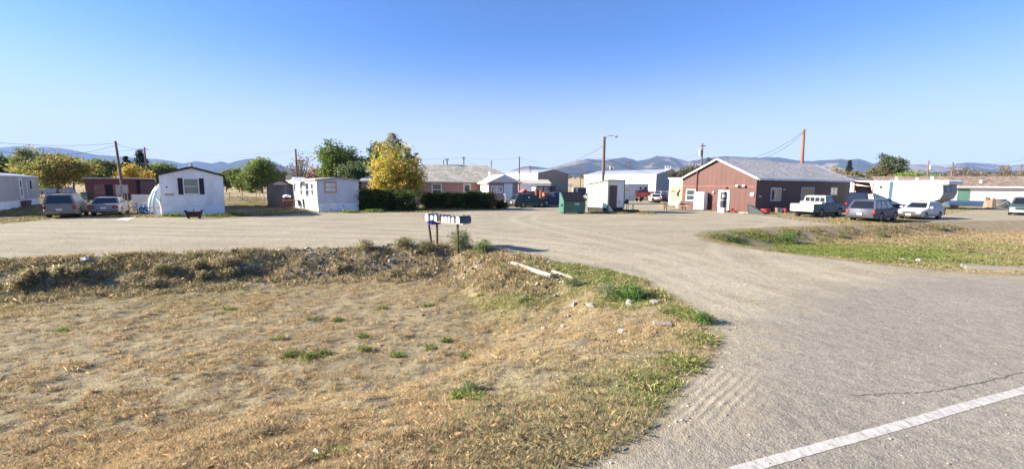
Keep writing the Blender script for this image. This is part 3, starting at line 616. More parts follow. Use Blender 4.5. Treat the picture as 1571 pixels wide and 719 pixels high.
# --- pink brick house
A = Vector(AT(750, 300, 52)[:2]); t = thing('brick_house', 'pinkish brick house with grey shingle roof and gabled entry behind the shrubs', 'house', (A.x, A.y, 0))
PK = brick('pink_brick', (.42, .235, .21), (.36, .21, .19), (.45, .34, .31)); SH = shingle('grey_roof_shingle', (.28, .26, .215), (.42, .39, .33))
T = frame(0, (.97, .22), (-.36, .93)); U0 = Vector((.97, .22)); V0 = Vector((-.36, .93)); Tm = frame(0, (.985, .17), (-.17, .985))
off = (V0.normalized()*4.2); TM = lambda u, v, z: tuple(np.add(Tm(u, v, z), (off.x, off.y, 0)))
MB(TM).box(-15, 5.3, 0, 9, 0, 3.05).build('wall', PK, t)
rf = hiproof(t, TM, -15, 5.3, 0, 9, 3.07, 5.45, 4.2, SH, ov=.45)
MB(TM).box(-4.2, -4.0, 4.4, 4.6, 5.2, 6.1).box(-4.35, -3.85, 4.3, 4.7, 6.1, 6.25).build('chimney', STEEL, rf)
MB(TM).box(2.1, 2.25, 4.45, 4.6, 5.2, 6.1).build('vent_pipe', STEEL, rf)
MB(TM).box(-15.5, 5.8, -.49, -.455, 2.93, 3.06).build('fascia', WHITE, rf)
W = wallT(TM, 'f', 0)
window(t, W, -10.5, -9.0, 1.2, 2.75, vbar=True, hbar=False, fw=.16, curtain=(mat('dim_curtain', (.25, .22, .2), .9), .0, .35)); window(t, W, -6.2, -4.9, 1.2, 2.8, fw=.12); window(t, W, -2.1, -1.1, .5, 2.8, fw=.18)
MB(W).box(-8.8, -8.6, .003, .05, .3, 2.9).build('downpipe', WHITE, t)
b = MB(T); b.box(0, 3.72, 0, 4.6, 0, 2.98); b.add([(0, 0, 2.98), (3.72, 0, 2.98), (1.86, 0, 3.8), (0, 4.6, 2.98), (3.72, 4.6, 2.98), (1.86, 4.6, 3.8)], [(0, 1, 2), (3, 5, 4)])
b.f.pop(1); b.build('entry_wall', mat('stucco_shade_tone', (.30, .21, .225), .85), t)  # entry front gets its shade in the wall colour
MB(T).box(-.02, -.004, .0, 4.3, 0, 2.97).build('entry_side', mat('stucco_sun_tone', (.62, .53, .42), .85), t)  # same entry wall with sunlight put into its colour
groof(t, T, 3.72, 4.8, 2.98, 3.85, mat('cream_metal_roof', (.60, .55, .46), .6), ov=.35, th=.07, ovf=.3, fascia=WHITE).name = 'entry_roof'
MB(T).prism([(-.2, 2.985), (3.92, 2.985), (1.86, 3.83)], 'y', -.28, -.01).build('gable_board', mat('white_gable_board', (.55, .57, .62), .6), t)
W = wallT(T, 'f', 0)
window(t, W, .25, 1.75, 1.65, 2.55, hbar=False, vbar=True, fw=.13, curtain=(mat('cream_blind', (.5, .48, .4), .9), .1, .9)); door(t, W, 1.95, 2.95, .65, 2.78, mat('white_panel_door', (.60, .62, .68), .5))
MB(T).box(1.7, 3.1, -1.1, -.01, 0, .64).build('doorstep', mat('pale_concrete', (.45, .43, .40), .9), t)
for u in (1.72, 3.06): MB(T).tube([(u, -1.1, .64), (u, -1.1, 1.5), (u, -.1, 1.5)], .022).build('handrail', WHITE, t)
MB(T).cyl((.9, 2.5, 3.4), (.9, 2.5, 4.35), .13).build('vent_pipe', WHITE, t)

# --- brown gabled building
BR = ribbed('red_brown_vertical_siding', (.098, .031, .021), 'Y', .45, profile='SAW', var=.22)
BRS = ribbed('dark_brown_vertical_siding', (.085, .034, .028), 'X', .4, profile='SAW', var=.25)
M0 = G(1158, 326); t = thing('brown_building', 'red brown building with grey shingle roof and white trimmed gable end', 'building', M0)
T = frame(0, (.87, .49), (-.55, .835)); GL, SL = 8.55, 20.1      # u = long side, v = gable side
shell(t, T, SL, GL, 3.55, 5.62, BRS, kind='gable_s')
b = MB(T); P = [(0, 0), (GL, 0), (GL, 3.53), (GL/2, 5.6), (0, 3.53)]
b.add([(-.02, p[0], p[1]) for p in P]+[(-.004, p[0], p[1]) for p in P], [(0, 1, 2, 3, 4), (9, 8, 7, 6, 5), (0, 4, 9, 5), (1, 6, 7, 2), (0, 5, 6, 1)]); b.build('gable_cladding', BR, t)
groof(t, T, SL, GL, 3.55, 5.62, shingle('pale_grey_shingle', (.38, .355, .32), (.52, .49, .44)), ov=.25, th=.08, ovf=.3, kind='gable_s', fascia=WHITE)
W = wallT(T, 'l', -.02)
MB(W).box(.15, GL-.15, .002, .035, 2.62, 2.70).build('trim_strip', mat('pink_trim', (.26, .12, .09), .7), t)
door(t, W, 2.75, 3.95, .05, 2.2, mat('grey_green_screen_door', (.30, .29, .25), .6), pane=[(.2, .8, .55, .9), (.2, .8, .15, .5)])
MB(W).box(3.15, 3.5, .09, .1, 1.45, 1.8).build('notice', WHITE, t)
window(t, W, 6.75, 8.0, .95, 2.3, fw=.1, curtain=None)
MB(W).box(6.62, 6.72, .002, .12, .1, 4.3).box(6.55, 6.8, .002, .2, 4.2, 4.45).build('cable_conduit', mat('dark_red_pipe', (.09, .03, .025), .7), t)
fl = MB(W).box(1.35, 1.75, .002, .14, 2.55, 2.72).build('floodlight', DARK, t)
for a in (1.2, 1.9): MB(W).blob((a, .2, 2.72), .19, .16, .13, 8, 5, 0).build('lamp_head', WHITE, fl, smooth=50)
MB(W).blob((4.55, .1, 2.0), .11, .11, .12, 8, 5, 0).build('wall_lamp', WHITE, t, smooth=50)
MB(W).cyl((.35, .003, 1.85), (.35, .12, 1.85), .2, n=12).build('meter_dial', WHITE, t)
W = wallT(T, 'f', 0)
cb = mat('tan_curtain', (.55, .40, .22), .9)
window(t, W, 2.6, 4.55, 1.15, 2.55, hbar=False, vbar=True, fw=.11, fm=mat('pale_blue_frame', (.55, .60, .66), .6), curtain=(cb, .3, .95))
window(t, W, 8.6, 11.4, 1.1, 2.62, hbar=False, vbar=True, fw=.09, fm=mat('pale_blue_frame', (.55, .60, .66), .6)); window(t, W, 15.2, 16.9, 1.7, 2.65, hbar=False, vbar=True, fw=.09, fm=mat('pale_blue_frame', (.55, .60, .66), .6))
for (a, z) in ((.5, 1.62), (4.9, 2.3)): MB(W).box(a, a+.35, .003, .1, z, z+.1).build('wall_light', WHITE, t)
MB(W).box(-.2, SL+.2, .26, .36, 3.30, 3.42).build('gutter', mat('pale_gutter', (.55, .58, .62), .5), t)
gb = Vector(M0)
def on_gable(s, out): q = Vector(T(-.02-out, s, 0)[:2]); return (gb.x+q.x, gb.y+q.y)
def on_side(s, out): q = Vector(T(s, -out, 0)[:2]); return (gb.x+q.x, gb.y+q.y)
GA = math.atan2(.835, -.55); SA = math.atan2(.49, .87)
t = thing('white_cabinet', 'tall white cabinet against the red brown gable wall beside the door', 'cabinet', on_gable(5.75, .5), GA)
MB().box(-.62, .62, -.35, .36, .06, 2.0).build('body', mat('white_enamel', (.74, .74, .73), .35), t, bevel=.02)
for a in (-.6, .02): MB().box(a, a+.58, .362, .385, .1, 1.96).build('cabinet_door', mat('white_enamel', (.74, .74, .73), .35), t)
MB().box(-.6, .6, -.3, .3, 0, .058).build('plinth', DARK, t)
# cooler, mower, barrels, pots, leaning sheet
def cooler(q, rz, label):
    t = thing('cooler', label, 'cooler', q, rz); MB().box(-.32, .32, -.22, .22, 0, .36).build('body', WHITE, t, bevel=.02); MB().box(-.34, .34, -.24, .24, .362, .43).build('lid', WHITE, t, bevel=.015); return t
cooler(G(1107.5, 325.5), GA, 'white cooler box on the ground in front of the screen door')
q = G(1123, 326); t = thing('lawn_mower', 'red lawn mower parked by the screen door of the brown building', 'lawn mower', q, R(-20))
MB().hexa([(-.3, -.28, .1), (.35, -.28, .1), (.35, .28, .1), (-.3, .28, .1), (-.22, -.2, .28), (.25, -.2, .28), (.25, .2, .28), (-.22, .2, .28)]).build('deck', mat('red_mower_paint', (.35, .03, .02), .4), t)
MB().cyl((0, 0, .282), (0, 0, .42), .14, .11, 10).build('engine', DARK, t)
for sx in (-.3, .33):
    for sy in (-.3, .3): MB().cyl((sx, sy-.03, .1), (sx, sy+.03, .1), .1, n=10).build('wheel', DARK, t)
MB().tube([(-.28, -.2, .22), (-1.0, -.2, .9), (-1.0, .2, .9), (-.28, .2, .22)], .015).build('handlebar', DARK, t)
q = G(1114, 323); t = thing('bin_bag', 'black rubbish bag lying beside the cooler', 'bag', q); o = MB().blob((0, 0, .2), .3, .25, .22, 9, 6, .2, 3).build('sack', DARK, t, smooth=60)
MB().cyl((0, 0, .40), (0.03, 0, .50), .04, .07).build('knot', DARK, t)
q = G(1140, 326.5); t = thing('wooden_pallet', 'low pale board pile on the ground right of the mower', 'boards', q, R(-35))
for k in range(4): MB().box(-.6+.05*k, .6+.07*k, -.3+k*.16, -.17+k*.16, .0+.03*(k % 2), .045+.03*(k % 2)).build('board', mat('pale_board', (.5, .42, .33), .8), t)
q = G(1158, 328); t = thing('leaning_sheet', 'grey green corrugated sheet leaning on the corner of the brown building', 'metal sheet', q, R(-40))
MB().hexa([(-.5, -.5, .0), (1.0, -.55, .0), (1.0, -.5, .0), (-.5, -.45, .0), (-.8, .35, .95), (-.3, .45, .8), (-.3, .5, .8), (-.8, .4, .95)]).build('sheet', ribbed('grey_green_corrugated', (.07, .08, .07), 'X', .12, profile='SIN'), t)
MB().box(-.9, -.84, -.4, .4, 0, .05).build('rail', DARK, t)
def tub(q, r, h, c, nm, label, cat='tub', name='barrel_tub'):
    t = thing(name, label, cat, q); mm = mat(nm, c, .5)
    MB().cyl((0, 0, 0), (0, 0, h), r*.82, r, 14).build('body', mm, t, smooth=40); MB().cyl((0, 0, h-.03), (0, 0, h+.015), r*1.06, r*1.06, 14).build('rim', mm, t); MB().cyl((0, 0, h+.016), (0, 0, h+.03), r*.9, n=12).build('soil', mat('potting_soil', (.05, .035, .025), 1), t); return t
tub(G(1174, 328), .43, .48, (.33, .03, .04), 'red_plastic', 'large red round tub on the ground beside the brown building wall')
tub(G(1183, 325), .3, .45, (.20, .06, .05), 'brown_red_clay', 'reddish clay pot directly behind the large red tub', 'pot', 'plant_pot')
tub(G(1191, 326), .3, .5, (.28, .22, .17), 'tan_clay', 'tan clay pot between the red pots and the white bags', 'pot', 'plant_pot')
q = G(1201, 326); t = thing('white_sacks', 'white and red plastic sacks beside the pickup tailgate', 'sacks', q)
for k, (dx, dy, c) in enumerate(((-.25, 0, WHITE), (.2, .1, WHITE), (.05, -.2, mat('red_plastic', (.33, .03, .04), .5)))): MB().blob((dx, dy, .22), .26, .24, .25, 9, 6, .18, k).build('sack', c, t, smooth=60)

# --- white and green shed with dark door
o_ = G(932, 327); t = thing('white_shed', 'small white shed with green trim and dark purple door in the middle of the lot', 'shed', o_)
T = frame(0, (.82, .57), (-.6, .8)); W1 = mat('dirty_white_plywood', (.68, .68, .66), .7, var=.15, streak=True); GT = mat('green_trim', (.10, .17, .09), .7); sw, sl = 2.35, 2.7
MB(T).add([(0, 0, .52), (sw, 0, .52), (sw, sl, .52), (0, sl, .52), (0, 0, 3.15), (sw, 0, 3.15), (sw, sl, 2.72), (0, sl, 2.72)], [(0, 3, 2, 1), (4, 5, 6, 7), (0, 1, 5, 4), (1, 2, 6, 5), (2, 3, 7, 6), (3, 0, 4, 7)]).build('wall', W1, t)
MB(T).box(.06, sw-.06, .06, sl-.06, 0, .518).build('skirting', mat('dark_skirt', (.035, .03, .028), .9), t)
MB(T).hexa([(-.12, -.15, 3.16), (sw+.12, -.15, 3.16), (sw+.12, sl+.12, 2.72), (-.12, sl+.12, 2.72), (-.12, -.15, 3.24), (sw+.12, -.15, 3.24), (sw+.12, sl+.12, 2.80), (-.12, sl+.12, 2.80)]).build('roof', GT, t)
b = MB(T); b.box(-.03, .07, -.03, -.003, .1, 3.14); b.box(sw-.07, sw+.03, -.03, -.003, .1, 3.14); b.box(-.03, -.003, .0, .09, .1, 3.14); b.box(-.03, -.003, sl-.1, sl, .3, 2.72); b.build('corner_trim', GT, t)
W = wallT(T, 'f', 0); d = MB(W).box(.16, 1.22, .003, .04, .42, 2.68).build('door', mat('dark_purple_door', (.085, .05, .06), .6, streak=True), t)
MB(W).cyl((1.12, .04, 1.4), (1.12, .1, 1.4), .03).build('handle', STEEL, d); MB(W).box(1.55, 1.72, .003, .02, 1.0, 1.12).build('latch', DARK, t)
MB(W).hexa([(.1, .02, 0), (.5, .5, 0), (.55, .45, 0), (.15, .0, 0), (.1, .02, .75), (.12, .08, .75), (.16, .05, .75), (.14, .0, .75)]).build('leaning_board', mat('cream_board', (.6, .55, .45), .8), t)
MB(W).box(.2, 1.3, .3, .75, 0, .16).build('doorstep', mat('grey_doorstep', (.25, .24, .22), .9), t)
MB(wallT(T, 'l', 0)).box(1.9, 2.1, .003, .03, 1.35, 1.5).build('socket_box', STEEL, t)

# --- green dumpster
o_ = G(864.5, 328); t = thing('dumpster', 'green steel dumpster with sloping black lids standing on the gravel', 'dumpster', o_)
T = frame(0, (.985, .17), (-.17, .985)); DG = mat('faded_green_steel', (.055, .14, .105), .5, var=.3, streak=True); dw = 2.1
P = [(0, .12), (1.5, .12), (1.5, 1.95), (1.15, 1.95), (0, 1.18)]
MB(T).add([(0, a, z) for a, z in P]+[(dw, a, z) for a, z in P], [(0, 1, 2, 3, 4), (9, 8, 7, 6, 5), (0, 5, 6, 1), (1, 6, 7, 2), (2, 7, 8, 3), (3, 8, 9, 4), (4, 9, 5, 0)]).build('body', DG, t)
for k in range(2):
    b = MB(T); x0 = .03+k*1.03; x1 = x0+1.0
    b.hexa([(x0, -.06, 1.16), (x1, -.06, 1.16), (x1, 1.2, 2.0), (x0, 1.2, 2.0), (x0, -.06, 1.2), (x1, -.06, 1.2), (x1, 1.2, 2.04), (x0, 1.2, 2.04)])
    for j in range(6): xx = x0+.08+j*.155; b.hexa([(xx, -.05, 1.2), (xx+.06, -.05, 1.2), (xx+.06, 1.15, 2.0), (xx, 1.15, 2.0), (xx, -.05, 1.235), (xx+.06, -.05, 1.235), (xx+.06, 1.15, 2.045), (xx, 1.15, 2.045)])
    b.build('lid', mat('black_plastic_lid', (.022, .022, .026), .5), t)
b = MB(T); b.box(-.01, dw+.01, -.05, -.003, 1.02, 1.12); b.box(-.01, dw+.01, -.05, -.003, .5, .56); b.box(-.01, dw+.01, -.05, -.003, .12, .2); b.build('rib', DG, t)
for s0, s1 in ((-.14, -.003), (dw+.003, dw+.14)): MB(T).box(s0, s1, .3, 1.1, .72, .92).build('lifting_pocket', DG, t)
MB(T).box(1.05, 1.5, -.06, -.051, .85, 1.0).build('sticker', mat('torn_pale_sticker', (.5, .52, .5), .8, var=.4), t)
for a in (.15, dw-.25): MB(T).box(a, a+.1, .1, 1.4, 0, .118).build('skid', DARK, t)

# --- mailboxes
B0 = Vector((AT(655, 332.5, 17.6))); B1 = Vector(AT(704, 338.6, 16.2)); rd = (B1-B0); rd.z = 0; RL = rd.length; rd.normalize(); bd = Vector((-rd.y, rd.x))     # bd: boxes point back and right
ang = math.atan2(rd.y, rd.x); zc = 1.14
st = thing('mailbox_stand', 'wooden plank rail on dark posts carrying the row of mailboxes', 'stand', (B0.x, B0.y, 0), ang)
MB().box(-.15, RL+.2, .02, .42, zc-.06, zc-.02).build('plank', mat('grey_plank', (.48, .43, .38), .85), st)
for (a, lean) in ((.38, 0), (1.72, 0)): MB().box(a, a+.065, .17, .235, -.3, zc-.062).build('post', mat('dark_post_wood', (.055, .032, .022), .9), st)
MB().hexa([(-.0, .2, -.3), (.07, .2, -.3), (.07, .27, -.3), (-.0, .27, -.3), (-.12, .1, zc-.07), (-.05, .1, zc-.07), (-.05, .17, zc-.07), (-.12, .17, zc-.07)]).build('post', mat('dark_post_wood', (.10, .06, .045), .9), st)
def mailbox(s, w_, h, L, body, front, label, dz=0, flag=True):
    q = B0+rd*s; t = thing('mailbox', label, 'mailbox', (q.x, q.y, zc-.018+dz), ang, 'row of roadside mailboxes')
    n_ = 7; P = [(-w_/2, 0), (w_/2, 0), (w_/2, h-w_/2)]+[(w_/2*math.cos(math.pi*k/n_), h-w_/2+w_/2*math.sin(math.pi*k/n_)) for k in range(1, n_)]+[(-w_/2, h-w_/2)]
    MB().prism([(p[0], p[1]) for p in P], 'y', 0, L).build('body', body, t, smooth=35)
    MB().prism([(p[0]*.97, p[1]*.985+.002) for p in P], 'y', -.02, -.001).build('front_flap', front, t)
    if flag: MB().box(w_/2+.003, w_/2+.012, L*.3, L*.36, h*.5, h+.06).build('flag', mat('dark_flag', (.03, .03, .035), .6), t)
mw = mat('white_mailbox', (.52, .52, .52), .45); mg = mat('grey_mailbox', (.27, .29, .32), .5, .3); mk = mat('black_mailbox', (.02, .02, .024), .4); md = mat('dusty_navy_mailbox', (.06, .07, .10), .5, var=.3); mp_ = mat('pale_grey_flap', (.45, .46, .50), .5)
mailbox(.0, .24, .27, .55, mg, mw, 'large grey mailbox with white front at the left end of the row', .01)
mailbox(.34, .17, .23, .48, mg, mw, 'grey mailbox with white flap, second from the left end')
mailbox(.60, .19, .25, .5, mg, mw, 'slightly taller grey mailbox just left of the black one')
mailbox(.85, .19, .25, .52, mk, mk, 'all black mailbox between white fronted ones')
mailbox(1.07, .16, .23, .48, mg, mw, 'white fronted mailbox right next to the black one')
mailbox(1.27, .16, .23, .48, mg, mw, 'white fronted mailbox, second to the right of the black one')
mailbox(1.48, .16, .23, .48, mg, mw, 'white fronted mailbox above the right hand post')
mailbox(1.72, .17, .23, .48, mg, mw, 'white fronted mailbox directly left of the large navy one')
mailbox(2.02, .24, .28, .58, md, mp_, 'large dusty navy mailbox with grey flap at the right end of the row', .0)
q = Vector(AT(657, 341, 17.35)); t = thing('newspaper_box', 'blue newspaper delivery box mounted under the left end of the mailbox row', 'newspaper box', (q.x, q.y, q.z-.09), ang)
BLU = mat('blue_plastic', (.04, .06, .28), .4)
MB().box(.0, .2, .0, .5, 0, .03).box(0, .03, 0, .5, .03, .17).box(.17, .2, 0, .5, .03, .17).box(0, .2, 0, .5, .17, .2).build('tube', BLU, t); MB().box(.03, .17, .4, .42, .03, .17).build('back', BLU, t)

# --- big white metal building
o_ = AT(1006, 290, 110); t = thing('white_warehouse', 'large white metal building with gable end toned as blue shade behind the shed', 'warehouse', (o_[0], o_[1]))
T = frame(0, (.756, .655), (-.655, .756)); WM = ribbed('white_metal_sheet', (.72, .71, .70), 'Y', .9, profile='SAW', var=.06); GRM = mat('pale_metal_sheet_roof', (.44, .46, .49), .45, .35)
shell(t, T, 14.5, 24, 5.8, 7.2, mat('metal_wall_blue_shade', (.16, .20, .27), .6)); MB(T).box(-.02, -.004, .01, 23.9, .1, 5.78).build('side_panel', WM, t)  # bluish shade of the gable end is put into the wall colour
groof(t, T, 14.5, 24, 5.8, 7.2, GRM, ov=.15, th=.08, fascia=WHITE)
b = MB(T)
for k in range(5): b.cyl((5.2+.7*k, .5, 6.8), (5.2+.7*k, .5, 8.2-.5*(k % 2)), .07)
b.box(5.0, 8.3, .47, .53, 7.6, 7.68); b.build('rooftop_aerial', WHITE, t)
W = wallT(T, 'l', -.02)
MB(W).box(16, 19, .003, .05, .1, 3.6).build('roller_door', mat('pale_roller_door', (.6, .6, .6), .6), t)
MB(T).box(16, 22, 2, 12, 0, 5.0).build('side_annex', WHITE, t)
# --- left far warehouse
o_ = AT(825, 290, 150); t = thing('white_warehouse', 'far white metal building with gable end toned as taupe shade right of the brick house', 'warehouse', (o_[0], o_[1]))
T = frame(0, (.8, .6), (-.6, .8)); shell(t, T, 15, 32, 7.1, 8.5, mat('metal_wall_taupe_shade', (.20, .185, .16), .7)); MB(T).box(-.02, -.004, .01, 31.9, .1, 7.08).build('side_panel', WM, t)  # gable shade is put into the taupe wall colour
groof(t, T, 15, 32, 7.1, 8.5, GRM, ov=.15, th=.1)
for a in (9, 14, 20): MB(wallT(T, 'l', -.02)).box(a, a+1.2, .003, .1, 3.0, 3.9).build('window', DARK, t)
# low white block in front of it
o_ = AT(797, 290, 120); t = thing('white_outbuilding', 'low white outbuilding in front of the warehouse with the shade toned gable', 'outbuilding', (o_[0], o_[1]))
T = frame(0, (.95, .3), (-.3, .95)); shell(t, T, 9.6, 5, 3.2, 4.3, WHITE, kind='gable_s'); groof(t, T, 9.6, 5, 3.2, 4.3, mat('cream_metal_roof', (.60, .55, .46), .6), ov=.2, kind='gable_s')
# --- small mural building
o_ = AT(1026, 300, 60); t = thing('mural_building', 'small white flat roofed building with painted cream panel left of the brown gable', 'building', (o_[0], o_[1]))
T = frame(0, (.6, -.8), (.8, .6)); shell(t, T, 6.2, 4.5, 3.7, 3.7, mat('white_block_wall', (.70, .69, .67), .7), kind='flat'); MB(T).box(-.15, 6.3, -.15, 4.6, 3.703, 3.85).build('roof', WHITE, t)
W = wallT(T, 'f', 0); pn = MB(W).box(.3, 2.25, .003, .03, .5, 2.95).build('mural_panel', mat('cream_mural_board', (.50, .38, .20), .8, var=.12), t)
b = MB(W)
for k, (x0, wd_) in enumerate(((.36, .14), (.54, .12), (.70, .16), (.90, .12))): b.box(x0, x0+wd_, .031, .036, 1.75+.04*(k % 2), 2.05+.05*(k % 3))
b.build('red_lettering_smudge', mat('red_orange_paint', (.42, .07, .03), .8), pn)
MB(W).prism([(1.2, 1.5), (1.45, 1.2), (1.7, 1.25), (1.62, 1.7), (1.86, 1.95), (1.66, 2.4), (1.55, 2.05), (1.3, 1.85)], 'y', .031, .036).build('black_bird_shape', mat('black_paint', (.015, .015, .015), .8), pn)

# --- long white trailer on the right
cn = Vector(AT(1444, 300, 52)[:2]); t = thing('white_trailer', 'long white trailer with blue stripe and dark windowed nose beside the right hand cars', 'trailer', (cn.x, cn.y))
T = frame(0, (-.6, .8), (.97, .24))   # u away along the lit side, v across the nose
TW = mat('bleached_white_panel', (.76, .74, .71), .6, var=.08)
P = [(-.5, 3.1), (-.5, 3.5), (-.35, 3.6), (16, 3.6), (16, .5), (1.5, .5), (.1, 1.35), (-.12, 2.0), (0, 3.08)]; k_ = len(P)
MB(T).add([(p[0], 0, p[1]) for p in P]+[(p[0], 2.4, p[1]) for p in P], [tuple(range(k_)), tuple(range(2*k_-1, k_-1, -1))]+[(i, (i+1) % k_, k_+(i+1) % k_, k_+i) for i in range(k_)]).build('body', TW, t)
def nose(pa, pb, v0, v1, th=.03):
    d = Vector((pb[0]-pa[0], pb[1]-pa[1])).normalized(); n_ = Vector((d.y, -d.x)); n_ = -n_ if n_.x > 0 else n_; pts = []
    for k in (.003, th):
        for (q, v) in ((pa, v0), (pa, v1), (pb, v1), (pb, v0)): pts.append((q[0]+n_.x*k, v, q[1]+n_.y*k))
    return pts
MB(T).hexa(nose((-.5, 3.12), (-.5, 3.48), .01, 2.39)).build('nose_cap', mat('pale_blue_grey_cap', (.50, .53, .60), .6), t)
MB(T).hexa(nose((0, 3.06), (-.12, 2.02), .01, 2.39)).build('nose_panel', mat('grey_nose_panel', (.16, .16, .17), .6), t)
for (v0, v1) in ((.5, 1.15), (1.35, 2.2)): MB(T).hexa(nose((-.03, 2.95), (-.14, 2.15), v0, v1)).build('nose_window', GLASS, t)
MB(T).hexa(nose((-.12, 1.98), (.1, 1.37), .01, 2.39)).hexa(nose((.1, 1.34), (1.45, .52), .01, 2.39)).build('lower_nose_panel', mat('grey_lower_nose', (.24, .24, .26), .6), t)
W = lambda s, tt, z: T(s, -tt, z)
MB(W).box(4.6, 4.95, .003, .04, .6, 3.5).build('blue_stripe', mat('faded_blue_stripe', (.03, .09, .14), .6), t)
b = MB(W); 
for a in (6.6, 8.6): b.box(a, a+.1, .003, .06, .9, 3.3)
for z in (.9, 1.25, 2.7, 3.22): b.box(6.7, 8.6, .003, .055, z, z+.08)
b.build('door_outline', mat('faded_red_frame', (.22, .07, .05), .7), t)
MB(W).box(5.7, 5.95, .003, .1, 2.6, 2.9).build('vent_box', DARK, t)
for (a, z) in ((3.6, 2.6), (3.6, 1.9)): MB(W).box(a, a+.12, .003, .06, z, z+.35).build('hinge', mat('pink_mark', (.5, .35, .3), .7), t)
MB(T).box(1.5, 15.9, 2.0, 2.4, .0, .49).build('chassis', DARK, t)
for u in (9, 10.2): MB(T).cyl((u, .1, .4), (u, .35, .4), .4, n=16).build('wheel', DARK, t)
for k, (u, h) in enumerate(((5.0, .45), (3.0, .35), (1.6, .5))): MB(T).cyl((u, 1.2, 3.6), (u, 1.2, 3.6+h), .14).build('roof_vent', WHITE, t)

# --- long white house with brown roof
o_ = AT(1353, 300, 79); q0v = Vector(o_[:2]); dU = Vector((.92, -.39)); t = thing('white_longhouse', 'long low white house with brown shingle roof at the right edge', 'house', (q0v.x, q0v.y))
T = frame(0, (.92, -.39), (.39, .92)); LH = mat('sunlit_white_stucco', (.78, .76, .73), .7, var=.06); RB = shingle('brown_weathered_shingle', (.17, .125, .095), (.27, .21, .165))
MB(T).box(0, 40, 0, 8, 0, 3.1).build('wall', LH, t); rf = groof(t, T, 40, 8, 3.12, 4.75, RB, ov=.6, th=.1, kind='gable_s')
MB(T).box(-.3, 21, -.66, -.605, 2.78, 3.02).build('eave_board', WHITE, t)
b = MB(T); b.hexa([(20.5, -1.2, 3.05), (22.8, -1.2, 3.55), (22.8, 4, 4.9), (20.5, 4, 4.75), (20.5, -1.2, 3.2), (22.8, -1.2, 3.75), (22.8, 4, 5.0), (20.5, 4, 4.85)]); b.hexa([(22.8, -1.2, 3.55), (41, -1.2, 3.55), (41, 4, 4.9), (22.8, 4, 4.9), (22.8, -1.2, 3.75), (41, -1.2, 3.75), (41, 4, 5.0), (22.8, 4, 5.0)])
b.build('raised_roof', RB, t); MB(T).box(22.8, 41, -1.26, -1.203, 3.4, 3.72).build('raised_eave_board', WHITE, t); MB(T).box(22.9, 40, -.2, 0, 0, 3.5).build('raised_wall', LH, t)
MB(wallT(T, 'f', 0)).box(10.6, 12.2, .003, .08, .5, 2.5).build('green_panel', mat('green_tarp_panel', (.09, .19, .145), .7), t)
MB(T).cyl((14.0, 1.0, 3.5), (14.0, 1.0, 4.1), .2).build('roof_vent', WHITE, t); MB(wallT(T, 'f', 0)).box(20.2, 20.5, .003, .1, 1.9, 2.2).build('wall_lamp', STEEL, t)
# things in front of it
q = AT(1492, 311, 62); t = thing('blue_tarp_roll', 'long blue tarp covered bundle on the ground along the white house', 'tarp bundle', (q[0], q[1]), R(-18))
MB().prism([(-.5, 0), (.5, 0), (.45, .6), (.15, .85), (-.2, .82), (-.48, .5)], 'x', -3.0, 3.0).build('tarp', mat('dusty_blue_tarp', (.04, .08, .14), .5, var=.35), t)
for a in (-2.2, 0, 2.2): MB().box(a-.03, a+.03, -.55, .55, .0, .03).build('strap', DARK, t)
q = G(1464, 319); t = thing('orange_planter', 'small orange tub with pale contents beside the wagon rear', 'tub', q)
MB().cyl((0, 0, 0), (0, 0, .4), .35, .45, 12).build('body', mat('orange_plastic', (.62, .17, .07), .5), t); MB().blob((0, 0, .45), .3, .3, .15, 8, 5, .3).build('contents', mat('pale_stones', (.5, .5, .48), .8), t)
q = AT(1518, 315, 55); t = thing('tree_stump', 'broken pale tree stump standing in front of the white house', 'tree stump', (q[0], q[1]))
SW = mat('pale_stump_wood', (.25, .18, .12), .9, var=.3, streak=True, bump=.5)
MB().cyl((0, 0, 0), (0, 0, 1.2), .62, .5, 9).build('trunk', SW, t, smooth=30)
for (dx, dy, h, r) in ((-.5, 0, 1.55, .22), (-.1, .1, 1.45, .25), (.45, 0, 1.3, .2), (.15, -.2, 1.5, .18)): MB().cyl((dx*.6, dy*.6, 1.0), (dx*1.3, dy, h), r, r*.5, 6).build('broken_branch', SW, t)
q = AT(1534, 315, 57); t = thing('covered_mound', 'dark grey tarp covered mound right of the tree stump', 'tarp mound', (q[0], q[1]), 0)
MB().blob((0, 0, .1), 1.35, .9, 1.15, 12, 7, .12, 5).build('tarp', mat('grey_tarp', (.10, .095, .09), .6, var=.3), t, smooth=60); MB().tube([(-1.2, -.5, .3), (0, -.85, 1.0), (1.2, -.5, .3)], .015).build('rope', WHITE, t)
q = AT(1400, 312, 56); t = thing('scrap_pile', 'jumbled dark scrap pile between the grey hatchback and the white trailer', 'scrap', (q[0], q[1]))
for k in range(9):
    rr = random.Random(k); x = rr.uniform(-3.5, 2.5); c = rr.choice([(.05, .04, .04), (.2, .18, .16), (.3, .24, .2), (.09, .1, .12)])
    MB().blob((x, rr.uniform(-.5, .5), .3+rr.random()*.3), .35+rr.random()*.3, .3, .35+rr.random()*.25, 6, 4, .35, k).build('scrap_piece', mat('scrap_%d' % (k % 4) if 0 else ('scrap_metal_dark', 'scrap_metal_pale', 'scrap_wood', 'scrap_iron')[k % 4], c, .8), t)
